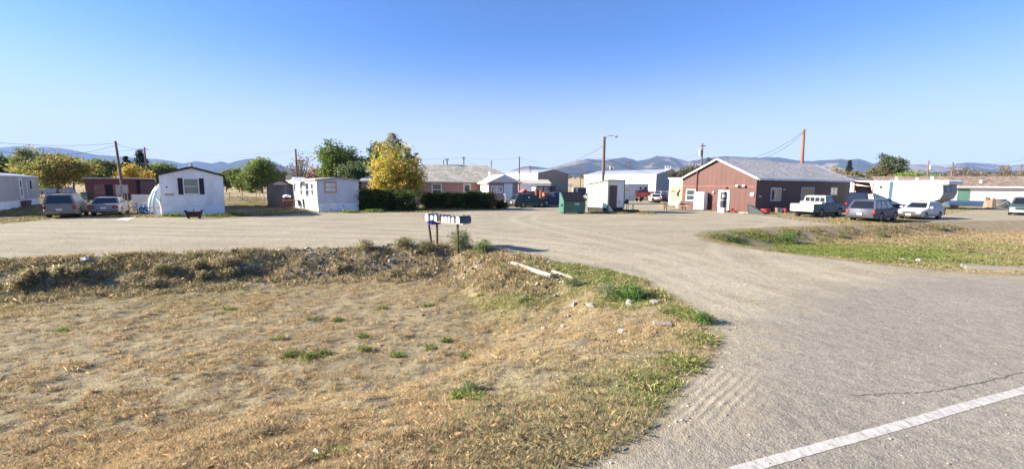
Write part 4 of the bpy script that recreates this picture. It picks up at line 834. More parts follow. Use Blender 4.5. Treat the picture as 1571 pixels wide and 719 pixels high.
# raised brown awning over the dark van
q = AT(1326, 300, 49.5); t = thing('brown_awning', 'brown sheet awning sloping down over the dark van beside the white trailer', 'awning', (q[0], q[1]))
AW = mat('rust_brown_sheet', (.24, .10, .06), .7, var=.3); AD = mat('brown_sheet_shade_tone', (.05, .025, .02), .8)  # second tone paints the shaded underside of the brown sheet
MB().hexa([(-1.6, 0, 3.35), (.3, -.2, 3.2), (1.5, 1.0, 2.75), (-.2, 1.3, 3.1), (-1.6, 0, 3.4), (.3, -.2, 3.25), (1.5, 1.0, 2.8), (-.2, 1.3, 3.15)]).build('roof_sheet', AW, t)
MB().prism([(-.5, 2.9), (1.55, 2.75), (2.0, 1.3), (-.1, 1.9)], 'y', 1.02, 1.06).build('side_sheet', AD, t)
for (x, y, h) in ((-1.5, .05, 3.35), (1.45, 1.15, 2.75), (-.15, 1.25, 3.1)): MB().cyl((x, y, 0), (x, y, h-.02), .035).build('pole', DARK, t)

# --- far small buildings
def small_house(px, py_base, Y, w_, l_, h0, h1, wm, rm, label, kind='gable_s', U=(.95, .3)):
    o_ = AT(px, py_base, Y); t = thing('far_house', label, 'building', (o_[0], o_[1], 0)); T = frame(0, U, (-U[1], U[0]))
    shell(t, T, w_, l_, h0, h1, wm, kind=kind)
    groof(t, T, w_, l_, h0, h1, rm, ov=.3, kind=kind); window(t, wallT(T, 'f', 0), w_*.3, w_*.3+1.2, 1.0, 2.2); return t
TANW = mat('tan_wall', (.40, .33, .25), .8); RD2 = mat('grey_brown_roof', (.24, .20, .17), .9)
small_house(1292, 285, 92, 5, 5, 5.0, 5.3, WHITE, RD2, 'white block seen above the right end of the brown building roof')
small_house(1303, 285, 105, 7, 6, 4.6, 5.6, TANW, RD2, 'tan roofed house behind the left part of the white trailer')
for k, (px, w_) in enumerate(((1322, 7), (1334, 5), (1343, 8))):
    small_house(px, 280, 190+20*k, w_, 6, 5.2+k*.5, 6.4+k*.5, WHITE if k != 1 else mat('pale_blue_wall', (.5, .55, .6), .8), RD2, ['pale far house left of the distant town group', 'pale blue far house in the distant town group', 'pale far house right in the distant town group'][k], U=(1, .1))
o_ = AT(884, 292, 92); t = thing('storage_container', 'dark navy door storage container in the field behind the dumpster', 'container', (o_[0], o_[1]))
T = frame(0, (.97, .24), (.05, .99)); MB(T).box(-.7, 2.4, 0, 3, 0, 2.3).build('body', mat('pale_grey_steel', (.34, .34, .35), .6), t); MB(wallT(T, 'f', 0)).box(.45, 2.3, .003, .05, .05, 2.2).build('door', mat('navy_steel_door', (.015, .03, .07), .5), t); MB(wallT(T, 'f', 0)).box(-.65, -.1, .003, .05, .1, 2.0).build('side_door', mat('brown_steel', (.07, .04, .04), .6), t)
o_ = AT(824, 298, 78); t = thing('porch_shed', 'white shed with navy roof edge and posts behind the rusty tanks', 'shed', (o_[0], o_[1]))
T = frame(0, (.97, .24), (-.24, .97)); NV = mat('navy_trim', (.02, .035, .08), .6); MB(T).box(0, 3.6, .9, 3.5, 0, 2.35).build('wall', mat('blue_white_wall', (.55, .58, .62), .7), t); MB(T).box(-.1, 3.75, -.1, 3.6, 2.353, 2.55).build('roof', NV, t)
for u in (.1, 1.2, 2.3): MB(T).box(u, u+.1, .0, .1, 0, 2.35).build('post', NV, t)
MB(T).box(2.85, 3.6, .1, .88, 0, 2.35).build('side_room', NV, t)
def tank(px, py, Y, w_, h, c, nm, label):
    o_ = AT(px, py, Y); t = thing('rusty_tank', label, 'tank', (o_[0], o_[1]), R(10)); mm = mat(nm, c, .7, var=.35)
    MB().cyl((0, 0, .1), (0, 0, h), w_/2, n=14).build('body', mm, t, smooth=40); MB().cyl((0, 0, h+.002), (0, 0, h+.12), w_/2, w_/5, 14).build('top', mm, t); MB().box(-w_/2, w_/2, -.1, .1, 0, .098).build('foot', DARK, t)
tank(824, 298, 68, .75, 1.85, (.14, .035, .025), 'dark_red_rust', 'dark red upright tank, leftmost of the rusty group')
tank(830.5, 298, 70, .7, 1.75, (.26, .09, .04), 'brown_rust', 'brown upright tank in the middle of the rusty group')
o_ = AT(838, 299, 66); t = thing('rusty_box', 'orange rusty steel box at the right of the rusty tanks', 'steel box', (o_[0], o_[1]), R(15)); OR = mat('orange_rust', (.36, .12, .04), .7, var=.3); MB().box(-.5, .5, -.5, .5, .05, 1.45).build('body', OR, t); MB().box(-.55, .55, -.55, .55, 1.452, 1.52).build('lid', OR, t)
o_ = AT(806, 296, 72); t = thing('red_tent', 'faded red peaked tent beyond the green wagon', 'tent', (o_[0], o_[1]), R(15)); MB().prism([(-1.1, 0), (1.1, 0), (1.0, 1.2), (0, 2.0), (-1.0, 1.2)], 'y', 0, 2).build('canvas', mat('faded_red_canvas', (.42, .11, .09), .8), t); MB().cyl((0, -.05, 0), (0, -.05, 2.05), .04).build('pole', DARK, t)
o_ = AT(797, 296, 66); t = thing('grey_dome_cover', 'pale grey domed tarp cover beside the red tent', 'tarp cover', (o_[0], o_[1])); MB().blob((0, 0, .3), .9, .9, 1.3, 12, 7, .05).build('cover', mat('pale_grey_cover', (.4, .42, .46), .7), t, smooth=60); MB().cyl((-.8, 0, 0), (.8, 0, .05), .04).build('edge_pole', DARK, t)
o_ = AT(816, 296, 74); t = thing('salmon_container', 'salmon coloured low container left of the rusty tanks', 'container', (o_[0], o_[1]), R(12)); MB().box(-.9, .9, 0, 2.4, .1, 1.6).build('body', mat('salmon_steel', (.42, .17, .12), .7), t); MB().box(-.95, .95, -.05, 2.45, 1.602, 1.7).build('lid', WHITE, t)

# ---------------------------------------------------------------- vehicles (x forward, y left)
TYRE = mat('tyre_rubber', (.02, .02, .021), .85); RIM = mat('alloy_rim', (.38, .38, .39), .35, .6); CG = glass('car_glass', (.012, .014, .018), .12)
RED = mat('red_lens', (.24, .012, .010), .35, coat=.2); HL = mat('clear_lens', (.55, .56, .56), .15, coat=.6); PLT = mat('licence_plate_metal', (.6, .6, .6), .5); BLK = mat('black_trim_plastic', (.02, .02, .022), .55)
def paint(nm, c, metal=.25): return mat(nm, c, .5, metal*.3, var=.08, scale=.8, coat=.08, spec=.3)
def vehicle(name, label, cat, q, deg, L, Wd, H, body, kind='suv', belt=None, hood=None, wr=.34, wb=None, fo=.85, gx=None, lower=None, group=None, bump=None, rack=False, glassc=None):
    """gx = (rear base, rear top, front top, front base) of the greenhouse, measured from the rear bumper"""
    t = thing(name, label, cat, (q[0], q[1], 0), R(deg), group)
    belt = belt or H*.58; hood = hood or H*.56; wb = wb or L*.57; x0 = -L/2; xf = L/2-fo; xr = xf-wb; gl = glassc or CG
    sill = .24 if kind != 'pickup' else .42; hw = Wd/2
    def arch(cx, r): return [(cx+r*math.cos(a), wr+r*math.sin(a)) for a in [math.pi*k/8 for k in range(0, 9)]]
    ar = wr*1.17
    g = [x0+v for v in gx]
    rear_top = belt if kind in ('suv', 'wagon', 'hatch') else (belt-.03 if kind == 'sedan' else belt-.08)
    top = []
    # profile, from the rear bottom clockwise over the top to the front
    top = [(x0+.03, sill+.08), (x0, sill+.25), (x0+.02, rear_top-.25), (x0+.08, rear_top)]
    if kind == 'sedan': top += [(x0+.5, rear_top+.02), (g[0], belt)]
    elif kind == 'pickup': top += [(x0+.081, rear_top), (g[0]-.05, rear_top), (g[0], belt)]
    else: top += [(g[0], belt)]
    top += [(g[3], belt), (g[3]+.15, hood+.01), (L/2-.45, hood-.07), (L/2-.12, hood-.16), (L/2-.02, hood-.34), (L/2, sill+.2), (L/2-.05, sill+.04)]
    bot = [(xf+ar+.02, sill)] + [(px, max(sill, pz)) for px, pz in arch(xf, ar)] + [(xf-ar-.02, sill), (xr+ar+.02, sill)] + [(px, max(sill, pz)) for px, pz in arch(xr, ar)] + [(xr-ar-.02, sill)]
    poly = []
    for p in top+bot:
        if not poly or (abs(poly[-1][0]-p[0])+abs(poly[-1][1]-p[1])) > .004: poly.append(p)
    n_ = len(poly); nt_ = len(top); V = []
    lay = [(-1, 1), (-.94, .35), (-.8, 0), (.8, 0), (.94, .35), (1, 1)]
    for (yy, ins) in lay:
        for i, (px, pz) in enumerate(poly):
            qx, qz = px, pz; y_ = hw*yy
            e = abs(px)/(L/2)
            if e > .80: qx = px*(1-.075*ins*((e-.80)/.2)); y_ = y_*(1-.09*((e-.80)/.2)**1.5)
            if pz > sill+.3 and i < nt_: qz = pz-.045*ins
            V.append((qx, y_, qz))
    Fs = [tuple(range(n_)), tuple(range(6*n_-1, 5*n_-1, -1))]
    for k in range(5):
        for i in range(n_): a = k*n_+i; c = k*n_+(i+1) % n_; Fs.append((a, c, c+n_, a+n_))
    bo = MB().add(V, Fs).build('body', body, t, smooth=32)
    # greenhouse
    tb = .19; by = hw-.05; ty = hw-.05-tb; zt = H-.04
    b = MB(); b.hexa([(g[0], -by, belt-.02), (g[3], -by, belt-.02), (g[3], by, belt-.02), (g[0], by, belt-.02), (g[1], -ty, zt), (g[2], -ty, zt), (g[2], ty, zt), (g[1], ty, zt)])
    b.build('cabin', body, t)
    b = MB(); rc = .12; b.hexa([(g[1]-.01, -ty-.01, zt-.01), (g[2]+.01, -ty-.01, zt-.01), (g[2]+.01, ty+.01, zt-.01), (g[1]-.01, ty+.01, zt-.01), (g[1]+.1, -ty+rc, H), (g[2]-.18, -ty+rc, H), (g[2]-.18, ty-rc, H), (g[1]+.1, ty-rc, H)]); b.build('roof', body, t, smooth=50)
    def sp(f, h, off, s):    # point on a tilted side: f along 0..1 at height h 0..1
        xa = g[0]+(g[1]-g[0])*h; xb = g[3]+(g[2]-g[3])*h
        return (xa+(xb-xa)*f, s*(by-tb*h+off), belt-.02+(zt-belt+.02)*h)
    nwin = {'sedan': [(.16, .47), (.51, .86)], 'suv': [(.05, .30), (.34, .60), (.64, .90)], 'wagon': [(.05, .33), (.37, .62), (.66, .90)], 'hatch': [(.06, .32), (.36, .60), (.64, .89)], 'pickup': [(.16, .86)], 'crew': [(.1, .45), (.52, .88)]}[kind]
    for s in (-1, 1):
        for (f0, f1) in nwin:
            P = [sp(f0, .12, .004, s), sp(f1, .12, .004, s), sp(f1-.015, .88, .004, s), sp(f0+.015, .88, .004, s)]; Q = [(p[0], p[1]-s*.02, p[2]) for p in P]
            MB().hexa(Q+P).build('side_window', gl, t)
    def endglass(nm, xa, xb, s, v0=.1, v1=.9, k0=.88, xx=None):
        P = []
        for off in (-.02, .012):
            for (h, yy) in ((v0, -1), (v0, 1), (v1, 1), (v1, -1)):
                P.append((xa+(xb-xa)*h+s*off, yy*(by-tb*h)*(k0-.05*h-.02), belt-.02+(zt-belt+.02)*h))
        return MB().hexa(P).build(nm, gl, t)
    endglass('windshield', g[3], g[2], 1)
    if kind != 'pickup': endglass('rear_window', g[0], g[1], -1)
    else:
        for k in range(4):
            y0 = -by*.82+k*by*.42; f0, f1 = .22, .86; MB().hexa([(g[0]+(g[1]-g[0])*f0-.05, y0, belt+(zt-belt)*f0), (g[0]+(g[1]-g[0])*f0, y0, belt+(zt-belt)*f0), (g[0]+(g[1]-g[0])*f0, y0+by*.36, belt+(zt-belt)*f0), (g[0]+(g[1]-g[0])*f0-.05, y0+by*.36, belt+(zt-belt)*f0), (g[0]+(g[1]-g[0])*f1-.05, y0, belt+(zt-belt)*f1), (g[0]+(g[1]-g[0])*f1, y0, belt+(zt-belt)*f1), (g[0]+(g[1]-g[0])*f1, y0+by*.36, belt+(zt-belt)*f1), (g[0]+(g[1]-g[0])*f1-.05, y0+by*.36, belt+(zt-belt)*f1)]).build('rear_window', gl, t)
    # wheels
    for (cx, s) in ((xf, 1), (xf, -1), (xr, 1), (xr, -1)):
        y1 = s*(hw-.01); y0 = s*(hw-.23)
        tw = MB().cyl((cx, y0, wr), (cx, y1, wr), wr, n=20).build('wheel', TYRE, t, smooth=40)
        b = MB(); b.cyl((cx, y1+s*.001, wr), (cx, y1+s*.012, wr), wr*.64, wr*.6, n=16); b.build('rim', RIM, tw)
        b = MB(); b.cyl((cx, y1+s*.013, wr), (cx, y1+s*.025, wr), wr*.16, n=8)
        for k in range(5): a = k*2*math.pi/5; b.hexa([(cx+wr*.56*math.cos(a+d), y1+s*e, wr+wr*.56*math.sin(a+d)) if r_ else (cx+wr*.15*math.cos(a+d*3), y1+s*e, wr+wr*.15*math.sin(a+d*3)) for e in (.013, .02) for (d, r_) in ((-.32, 1), (.32, 1), (.2, 0), (-.2, 0))])
        b.build('hub_spokes', BLK if k < 0 else mat('dark_rim_gap', (.06, .06, .065), .5), tw)
    MB().box(xr-ar, xf+ar, -hw+.25, hw-.25, .2, .5).build('underbody', BLK, t)
    # bumpers, lights, plate, mirrors, door seams, handles
    bc = bump or BLK
    MB().box(-L/2-.05, -L/2+.05, -hw*.93, hw*.93, sill+.1, sill+.30).build('bumper', bc, t, bevel=.02); MB().box(L/2-.05, L/2+.05, -hw*.9, hw*.9, sill+.08, sill+.28).build('bumper', bc, t, bevel=.02)
    for s in (-1, 1):
        hz0 = hood-.40; MB().box(L/2-.16, L/2+.008, s*hw*.90 if s < 0 else hw*.55, -hw*.55 if s < 0 else hw*.90, hz0, hz0+.16).build('headlight', HL, t, bevel=.02)
        if kind in ('suv', 'wagon'): zz = (belt-.34, belt-.1)
        elif kind == 'pickup': zz = (belt-.5, belt-.2)
        else: zz = (belt-.36, belt-.14)
        iw = .76 if kind in ('suv', 'pickup', 'wagon') else .56
        MB().box(x0-.008, x0+.14, -hw*.965 if s < 0 else hw*iw, -hw*iw if s < 0 else hw*.965, zz[0], zz[1]).build('taillight', RED, t, bevel=.015)
        mx = g[3]-.25; MB().box(mx, mx+.12, s*(hw+.02) if s > 0 else -hw-.22, s*(hw+.22) if s > 0 else -hw-.02, belt+.0, belt+.15).build('mirror', body, t, bevel=.02)
        b = MB(); 
        seams = [g[0]+(g[3]-g[0])*f for f in ({'pickup': (.08, .95)}.get(kind, (.36, .64, .92)))]
        for xs in seams: b.box(xs-.006, xs+.006, s*(hw-.001) if s > 0 else -hw-.003, s*(hw+.003) if s > 0 else -hw+.001, sill+.12, belt-.08)
        b.build('door_seam', BLK, t)
        for xs in seams[:-1]: MB().box(xs+.1, xs+.26, s*(hw+.0) if s > 0 else -hw-.03, s*(hw+.03) if s > 0 else -hw, belt-.18, belt-.14).build('door_handle', body, t)
        if lower: MB().box(xr+ar+.03, xf-ar-.03, s*(hw-.002) if s > 0 else -hw-.014, s*(hw+.014) if s > 0 else -hw+.002, sill, sill+.2).build('side_cladding', lower, t)
    MB().box(-L/2-.066, -L/2-.052 if kind != 'x' else 0, -.16, .16, sill+.32 if kind != 'pickup' else sill+.14, sill+.46 if kind != 'pickup' else sill+.28).build('licence_plate', PLT, t)
    MB().box(-L/2-.05, -L/2+.02, -.18, .18, sill+.3, sill+.48).build('plate_recess', body, t)
    MB().box(L/2-.06, L/2+.012, -hw*.5, hw*.5, hood-.38, hood-.24).build('grille', BLK, t)
    MB().box(L/2+.052, L/2+.064, -.16, .16, sill+.1, sill+.24).build('licence_plate', PLT, t)
    if rack:
        b = MB()
        for s in (-1, 1): b.cyl((g[1]+.1, s*(ty-.1), H+.05), (g[2]-.2, s*(ty-.1), H+.05), .02, n=6)
        for xx in (g[1]+.3, g[2]-.5): b.box(xx, xx+.05, -ty+.1, ty-.1, H+.03, H+.06)
        for s in (-1, 1):
            for xx in (g[1]+.15, g[2]-.25): b.box(xx, xx+.05, s*(ty-.1)-.015, s*(ty-.1)+.015, H-.02, H+.05)
        b.build('roof_rack', BLK, t)
    return t
def mid(*ps): return (sum(p[0] for p in ps)/len(ps), sum(p[1] for p in ps)/len(ps))
def from_rr(q, deg, L, Wd, ro=.75):   # rear right wheel contact point -> centre
    a = R(deg); fx, fy = math.cos(a), math.sin(a); rx, ry = math.sin(a), -math.cos(a)
    return (q[0]+fx*(L/2-ro)-rx*(Wd/2-.1), q[1]+fy*(L/2-ro)-ry*(Wd/2-.1))
# left pair
sv = paint('champagne_silver_paint', (.20, .185, .165)); 
vehicle('parked_suv', 'champagne silver SUV with black rear window parked beside the grey mobile home', 'SUV', from_rr(G(120, 333), 127, 4.75, 1.8), 127, 4.75, 1.8, 1.74, sv, 'suv', gx=(.12, .3, 2.95, 3.75), rack=True, lower=BLK, wr=.36, bump=sv)
vehicle('parked_sedan', 'silver sedan parked right of the champagne SUV', 'car', from_rr(G(184, 330), 124, 4.75, 1.8), 124, 4.75, 1.8, 1.45, paint('silver_grey_paint', (.21, .22, .24), .4), 'sedan', gx=(.75, 1.35, 2.75, 3.55), belt=.95, hood=.92, wr=.33, bump=mat('silver_bumper', (.14, .15, .17), .5))
# pickup, audi-like suv, wagon
pk_c = from_rr(G(1257, 333.5), 30, 5.6, 2.0, 1.2)
PG = paint('blue_green_truck_paint', (.045, .115, .14), .1); PW = mat('cream_white_truck_paint', (.50, .50, .46), .4, coat=.3, var=.08)
pk = vehicle('pickup_truck', 'old white and blue green pickup truck parked along the brown building', 'pickup truck', pk_c, 30, 5.6, 2.0, 1.85, PG, 'pickup', belt=1.22, hood=1.2, wr=.38, gx=(2.15, 2.17, 3.35, 3.85), fo=.95, wb=3.3, bump=mat('pale_chrome', (.6, .6, .58), .3, .5))
MB().box(-2.85, -2.802, -.94, .94, .66, 1.13).build('tailgate', PW, pk, bevel=.01); MB().box(-2.868, -2.852, -.72, .72, .78, 1.0).build('tailgate_band', mat('pale_green_band', (.36, .45, .38), .5), pk)
MB().box(-2.78, -.75, -.93, .93, 1.145, 1.19).build('bed_cover', PW, pk); MB().box(-1.35, -.75, -.88, .88, 1.192, 1.36).build('tool_box', PW, pk, bevel=.02)
MB().hexa([(-.55, -.80, 1.825), (.60, -.80, 1.825), (.60, .80, 1.825), (-.55, .80, 1.825), (-.45, -.7, 1.90), (.42, -.7, 1.90), (.42, .7, 1.90), (-.45, .7, 1.90)]).build('white_roof', PW, pk)
b = MB()
y1 = .90
b.hexa([(-.675, -.93, 1.2), (-.655, -.93, 1.2), (-.655, .93, 1.2), (-.675, .93, 1.2), (-.655, -.80, 1.82), (-.635, -.80, 1.82), (-.635, .80, 1.82), (-.655, .80, 1.82)]); b.build('rear_cab_panel', PW, pk)
vehicle('parked_suv', 'dark blue grey SUV with lit red tail lamps parked nearest in the right hand row', 'SUV', from_rr(G(1345, 341), 31, 4.85, 1.9), 31, 4.85, 1.9, 1.7, paint('blue_grey_paint', (.055, .065, .095), .5), 'suv', gx=(.15, .65, 3.2, 3.95), belt=1.0, hood=1.0, wr=.37, lower=BLK)
wg = paint('pearl_white_paint', (.50, .50, .49), .0)
q1 = Vector(G(1418, 337)); q2 = Vector(G(1448, 334)); dr = (q1-q2); deg = math.degrees(math.atan2(dr.y, dr.x)); print('wagon', deg, dr.length)
deg = 207; a = R(deg); c_ = q1 - Vector((math.cos(a), math.sin(a)))*(4.65/2-.85) + Vector((math.sin(a), -math.cos(a)))*(.75)
vehicle('station_wagon', 'white and grey station wagon facing the road at the end of the right hand row', 'car', tuple(c_), deg, 4.65, 1.72, 1.48, wg, 'wagon', gx=(.15, .75, 2.75, 3.55), belt=.94, hood=.92, wr=.31, lower=mat('grey_cladding', (.2, .2, .21), .5), rack=True)
# dark van behind
c_ = AT(1322, 300, 44.5); vehicle('dark_van', 'dark navy van half hidden between the pickup and the blue grey SUV', 'van', (c_[0], c_[1]), 42, 5.0, 1.95, 2.15, mat('navy_paint', (.010, .014, .04), .75, spec=.1), 'suv', gx=(.1, .25, 3.7, 4.3), belt=1.2, hood=1.1, wr=.36)
# right edge SUV facing us
q = G(1549, 329.5); a = R(218); c_ = Vector(q)-Vector((math.cos(a), math.sin(a)))*(4.9/2-.85)-Vector((math.sin(a), -math.cos(a)))*(-.85)
c_ = Vector(q)-Vector((math.cos(a), math.sin(a)))*(4.9/2-.85)-Vector((math.sin(a), -math.cos(a)))*.85
vehicle('parked_suv', 'dark green SUV facing the camera at the right edge of the photo', 'SUV', tuple(c_), 218, 4.9, 1.95, 1.8, paint('dark_green_grey_paint', (.05, .085, .085)), 'suv', gx=(.15, .3, 3.0, 3.8), wr=.38, bump=mat('pale_chrome', (.6, .6, .58), .3, .5))
# centre cars
q = G(798.5, 318.5); c_ = from_rr(q, 30, 4.6, 1.72, .8)
gw = vehicle('station_wagon', 'dark green estate car with a white window sticker parked beside the pink brick house', 'car', c_, 30, 4.6, 1.74, 1.6, paint('dark_green_paint', (.012, .055, .045)), 'wagon', gx=(.12, .6, 2.85, 3.6), wr=.32, lower=mat('grey_green_cladding', (.08, .11, .09), .6), rack=True)
MB().box(-.42, -.2, -.80, -.795, 1.12, 1.3).build('window_sticker', WHITE, gw)
c2 = (c_[0]+3.3, c_[1]+2.9); nv = vehicle('pickup_truck', 'navy pickup truck with overhead rack parked behind the dark green estate car', 'pickup truck', c2, 27, 5.3, 1.9, 1.75, paint('navy_blue_paint', (.018, .028, .10)), 'pickup', belt=1.12, hood=1.1, wr=.36, gx=(2.3, 2.45, 3.4, 3.95), wb=3.3, fo=.85)
b = MB()
for s in (-.85, .85):
    b.tube([(-2.4, s, 1.0), (-2.4, s, 2.1), (.9, s, 2.1)], .035); b.tube([(-.4, s, 1.1), (-.4, s, 2.1)], .035)
for x in (-2.4, -.4, .9): b.tube([(x, -.85, 2.1), (x, .85, 2.1)], .035)
b.build('overhead_rack', BLK, nv)
q = AT(907, 303, 75); vehicle('parked_car', 'silver grey car seen between the dumpster and the white shed', 'car', (q[0], q[1]), 62, 4.5, 1.75, 1.45, paint('silver_grey_paint', (.21, .22, .24), .4), 'sedan', gx=(.8, 1.4, 2.7, 3.4), belt=.95, hood=.9)
q = AT(1010, 305, 68); vehicle('parked_sedan', 'white sedan seen from behind beside the red boat', 'car', (q[0], q[1]+1.5), 78, 4.7, 1.8, 1.42, wg, 'sedan', gx=(.75, 1.35, 2.8, 3.5), belt=.92, hood=.9)
q = AT(1024, 305, 70); vehicle('parked_sedan', 'dark brown grey sedan between the white sedan and the mural building', 'car', (q[0], q[1]+1.5), 60, 4.6, 1.8, 1.45, paint('brown_grey_paint', (.10, .09, .085)), 'sedan', gx=(.8, 1.4, 2.8, 3.5), belt=.95, hood=.9)
for k, (px, c, lb) in enumerate(((1006, (.35, .36, .38), 'pale grey car parked along the warehouse gable, leftmost'), (1016, (.5, .5, .5), 'white car parked along the warehouse gable, middle'), (1028, (.3, .3, .33), 'grey car parked along the warehouse gable, rightmost'))):
    q = AT(px, 298, 97+k*2); vehicle('parked_car', lb, 'car', (q[0], q[1]), 40, 4.6, 1.8, 1.5, paint('far_paint_%s' % 'abc'[k] if 0 else ('pale_grey_paint', 'faded_white_paint', 'mid_grey_paint')[k], c), 'hatch', gx=(.3, .8, 2.8, 3.5), group='cars along the warehouse gable')
q = AT(79, 296, 92); vehicle('camper_van', 'distant pale blue van behind the wire fence under the yellow green tree', 'van', (q[0], q[1]), 15, 5.2, 2.0, 2.1, mat('pale_blue_van_paint', (.35, .42, .52), .5), 'suv', gx=(.1, .3, 3.6, 4.4), belt=1.2, hood=1.1)
q = AT(225, 286, 110); vehicle('parked_car', 'distant blue car behind the yellow bush left of the shuttered mobile home', 'car', (q[0], q[1]), 10, 4.6, 1.8, 1.5, paint('mid_blue_paint', (.08, .2, .32)), 'hatch', gx=(.3, .8, 2.8, 3.5))
q = AT(864, 286, 300); tr = thing('box_trailer', 'long low white trailer standing in the far field behind the dumpster', 'trailer', (q[0], q[1], float(terrain(np.array([q[0]]), np.array([q[1]]))[0])), R(5)); MB().box(-.5, 7, 0, 2.4, .6, 2.4).build('body', WHITE, tr)
for x in (1, 5.5): MB().cyl((x, -.05, .4), (x, .2, .4), .4, n=12).build('wheel', DARK, tr)
# red boat on trailer
q = AT(985, 306, 73); t = thing('red_boat', 'red motor boat with dark cover on a trailer right of the camper', 'boat', (q[0], q[1]), R(12))
t.scale = (.78, .85, .95); MB().add([(-2.4, -.7, .75), (1.2, -.7, .75), (2.5, 0, 1.1), (1.2, .7, .75), (-2.4, .7, .75), (-2.5, -1.0, 1.6), (1.2, -1.0, 1.65), (2.9, 0, 1.85), (1.2, 1.0, 1.65), (-2.5, 1.0, 1.6)], [(0, 1, 2, 3, 4), (9, 8, 7, 6, 5), (0, 5, 6, 1), (1, 6, 7, 2), (2, 7, 8, 3), (3, 8, 9, 4), (4, 9, 5, 0)]).build('hull', mat('bright_red_gelcoat', (.42, .025, .03), .3, coat=.5), t)
MB().hexa([(-2.4, -.9, 1.63), (1.4, -.9, 1.68), (1.4, .9, 1.68), (-2.4, .9, 1.63), (-1.8, -.5, 1.95), (.5, -.4, 2.35), (.5, .4, 2.35), (-1.8, .5, 1.95)]).build('cover', mat('dark_navy_canvas', (.035, .03, .06), .7), t)
MB().box(-2.4, 1.5, -.6, -.5, .45, .6).box(-2.4, 1.5, .5, .6, .45, .6).box(1.4, 3.3, -.06, .06, .45, .58).build('trailer_frame', DARK, t)
for s in (-.85, .85): MB().cyl((-.8, s-.1, .33), (-.8, s+.1, .33), .33, n=12).build('wheel', DARK, t)
# bluish camper
q = AT(957, 307, 62); t = thing('camper_trailer', 'pale blue camper with slanted front behind the white shed', 'camper', (q[0], q[1])); T = frame(0, (.9, .43), (-.43, .9))
MB(T).add([(p[0], v, p[1]) for v in (0, 2.3) for p in ((-1.5, .4), (2.1, .4), (2.25, 1.4), (2.0, 2.0), (1.5, 2.9), (-1.5, 2.9))], [(0, 1, 2, 3, 4, 5), (11, 10, 9, 8, 7, 6)]+[(i, (i+1) % 6, 6+(i+1) % 6, 6+i) for i in range(6)]).build('body', mat('pale_blue_camper_panel', (.36, .42, .50), .6, var=.2), t)
window(t, wallT(T, 'f', 0), .2, 1.2, 1.7, 2.4); MB(T).hexa([(2.02, .2, 2.02), (2.02, 2.1, 2.02), (1.55, 2.1, 2.85), (1.55, .2, 2.85), (2.05, .2, 2.02), (2.05, 2.1, 2.02), (1.58, 2.1, 2.85), (1.58, .2, 2.85)]).build('front_window', DARK, t)
for x in (-.6, .6): MB(T).cyl((x, -.02, .35), (x, .2, .35), .35, n=12).build('wheel', DARK, t)
q = AT(973, 300, 80); t = thing('camper_trailer', 'small cream camper right behind the pale blue one', 'camper', (q[0], q[1])); T = frame(0, (.95, .3), (-.3, .95)); MB(T).box(-1.5, 3.1, 0, 2.2, .5, 3.1).build('body', mat('cream_camper_panel', (.55, .53, .5), .6), t); MB(wallT(T, 'f', 0)).box(1.2, 1.5, .003, .05, 1.9, 2.5).build('window', DARK, t)
MB(wallT(T, 'f', 0)).box(2.2, 2.7, .003, .05, 1.9, 2.5).build('window', DARK, t)
for x in (-.3, 1.8): MB(T).cyl((x, -.02, .35), (x, .2, .35), .35, n=12).build('wheel', DARK, t)
# picnic table
q = G(1034, 322.5); t = thing('picnic_table', 'weathered wooden picnic table on the dry grass left of the brown building', 'picnic table', q, R(-12)); t.scale = (1.2, 1.2, 1.1); PW2 = mat('pale_weathered_wood', (.52, .42, .28), .85, var=.3); b = MB()
for k in range(5): b.box(-1.15, 1.15, -.4+k*.165, -.25+k*.165, .74, .785)
b.build('tabletop', PW2, t)
for s in (-1, 1): MB().box(-1.15, 1.15, s*.82-.14, s*.82+.14, .43, .475).build('bench', PW2, t)
DW2 = mat('dark_wood', (.05, .032, .022), .9)
for x in (-.8, .8):
    b = MB(); b.box(x-.03, x+.03, -.9, .9, .37, .428)
    b.build('crossbeam', DW2, t)
    for s in (-1, 1): MB().hexa([(x+.032, s*.75-.05, 0), (x+.08, s*.75-.05, 0), (x+.08, s*.75+.05, 0), (x+.032, s*.75+.05, 0), (x+.032, s*.3-.05, .738), (x+.08, s*.3-.05, .738), (x+.08, s*.3+.05, .738), (x+.032, s*.3+.05, .738)]).build('leg', DW2, t)
q = G(1042, 321); t = thing('clutter_pile', 'white and orange clutter heaped behind the right end of the picnic table', 'clutter', (q[0]+.9, q[1]+2.0)); t.scale = (.7, .7, .8); cl = [mat('white_enamel', (.7, .7, .7), .4), mat('orange_plastic', (.6, .17, .07), .5), mat('scrap_iron', (.09, .1, .12), .8)]
for k in range(7): rr = random.Random(k+5); MB().blob((rr.uniform(-.7, .9), rr.uniform(-.4, .4), .3+rr.random()*.6), .3, .25, .35, 7, 5, .3, k).build('piece', cl[k % 3], t)
q = G(966, 324); t = thing('post_group', 'short rusty stakes standing in a dark frame right of the white shed', 'stakes', q)
for k, (x, h) in enumerate(((-.35, .75), (-.15, .85), (.25, .7), (.4, .8))): MB().cyl((x, .1*(k % 2), 0), (x+.03, .1*(k % 2), h), .03).build('stake', mat('brown_rust', (.16, .07, .04), .8), t)
MB().box(-.9, .9, -.4, .5, 0, .16).build('base_frame', DARK, t)

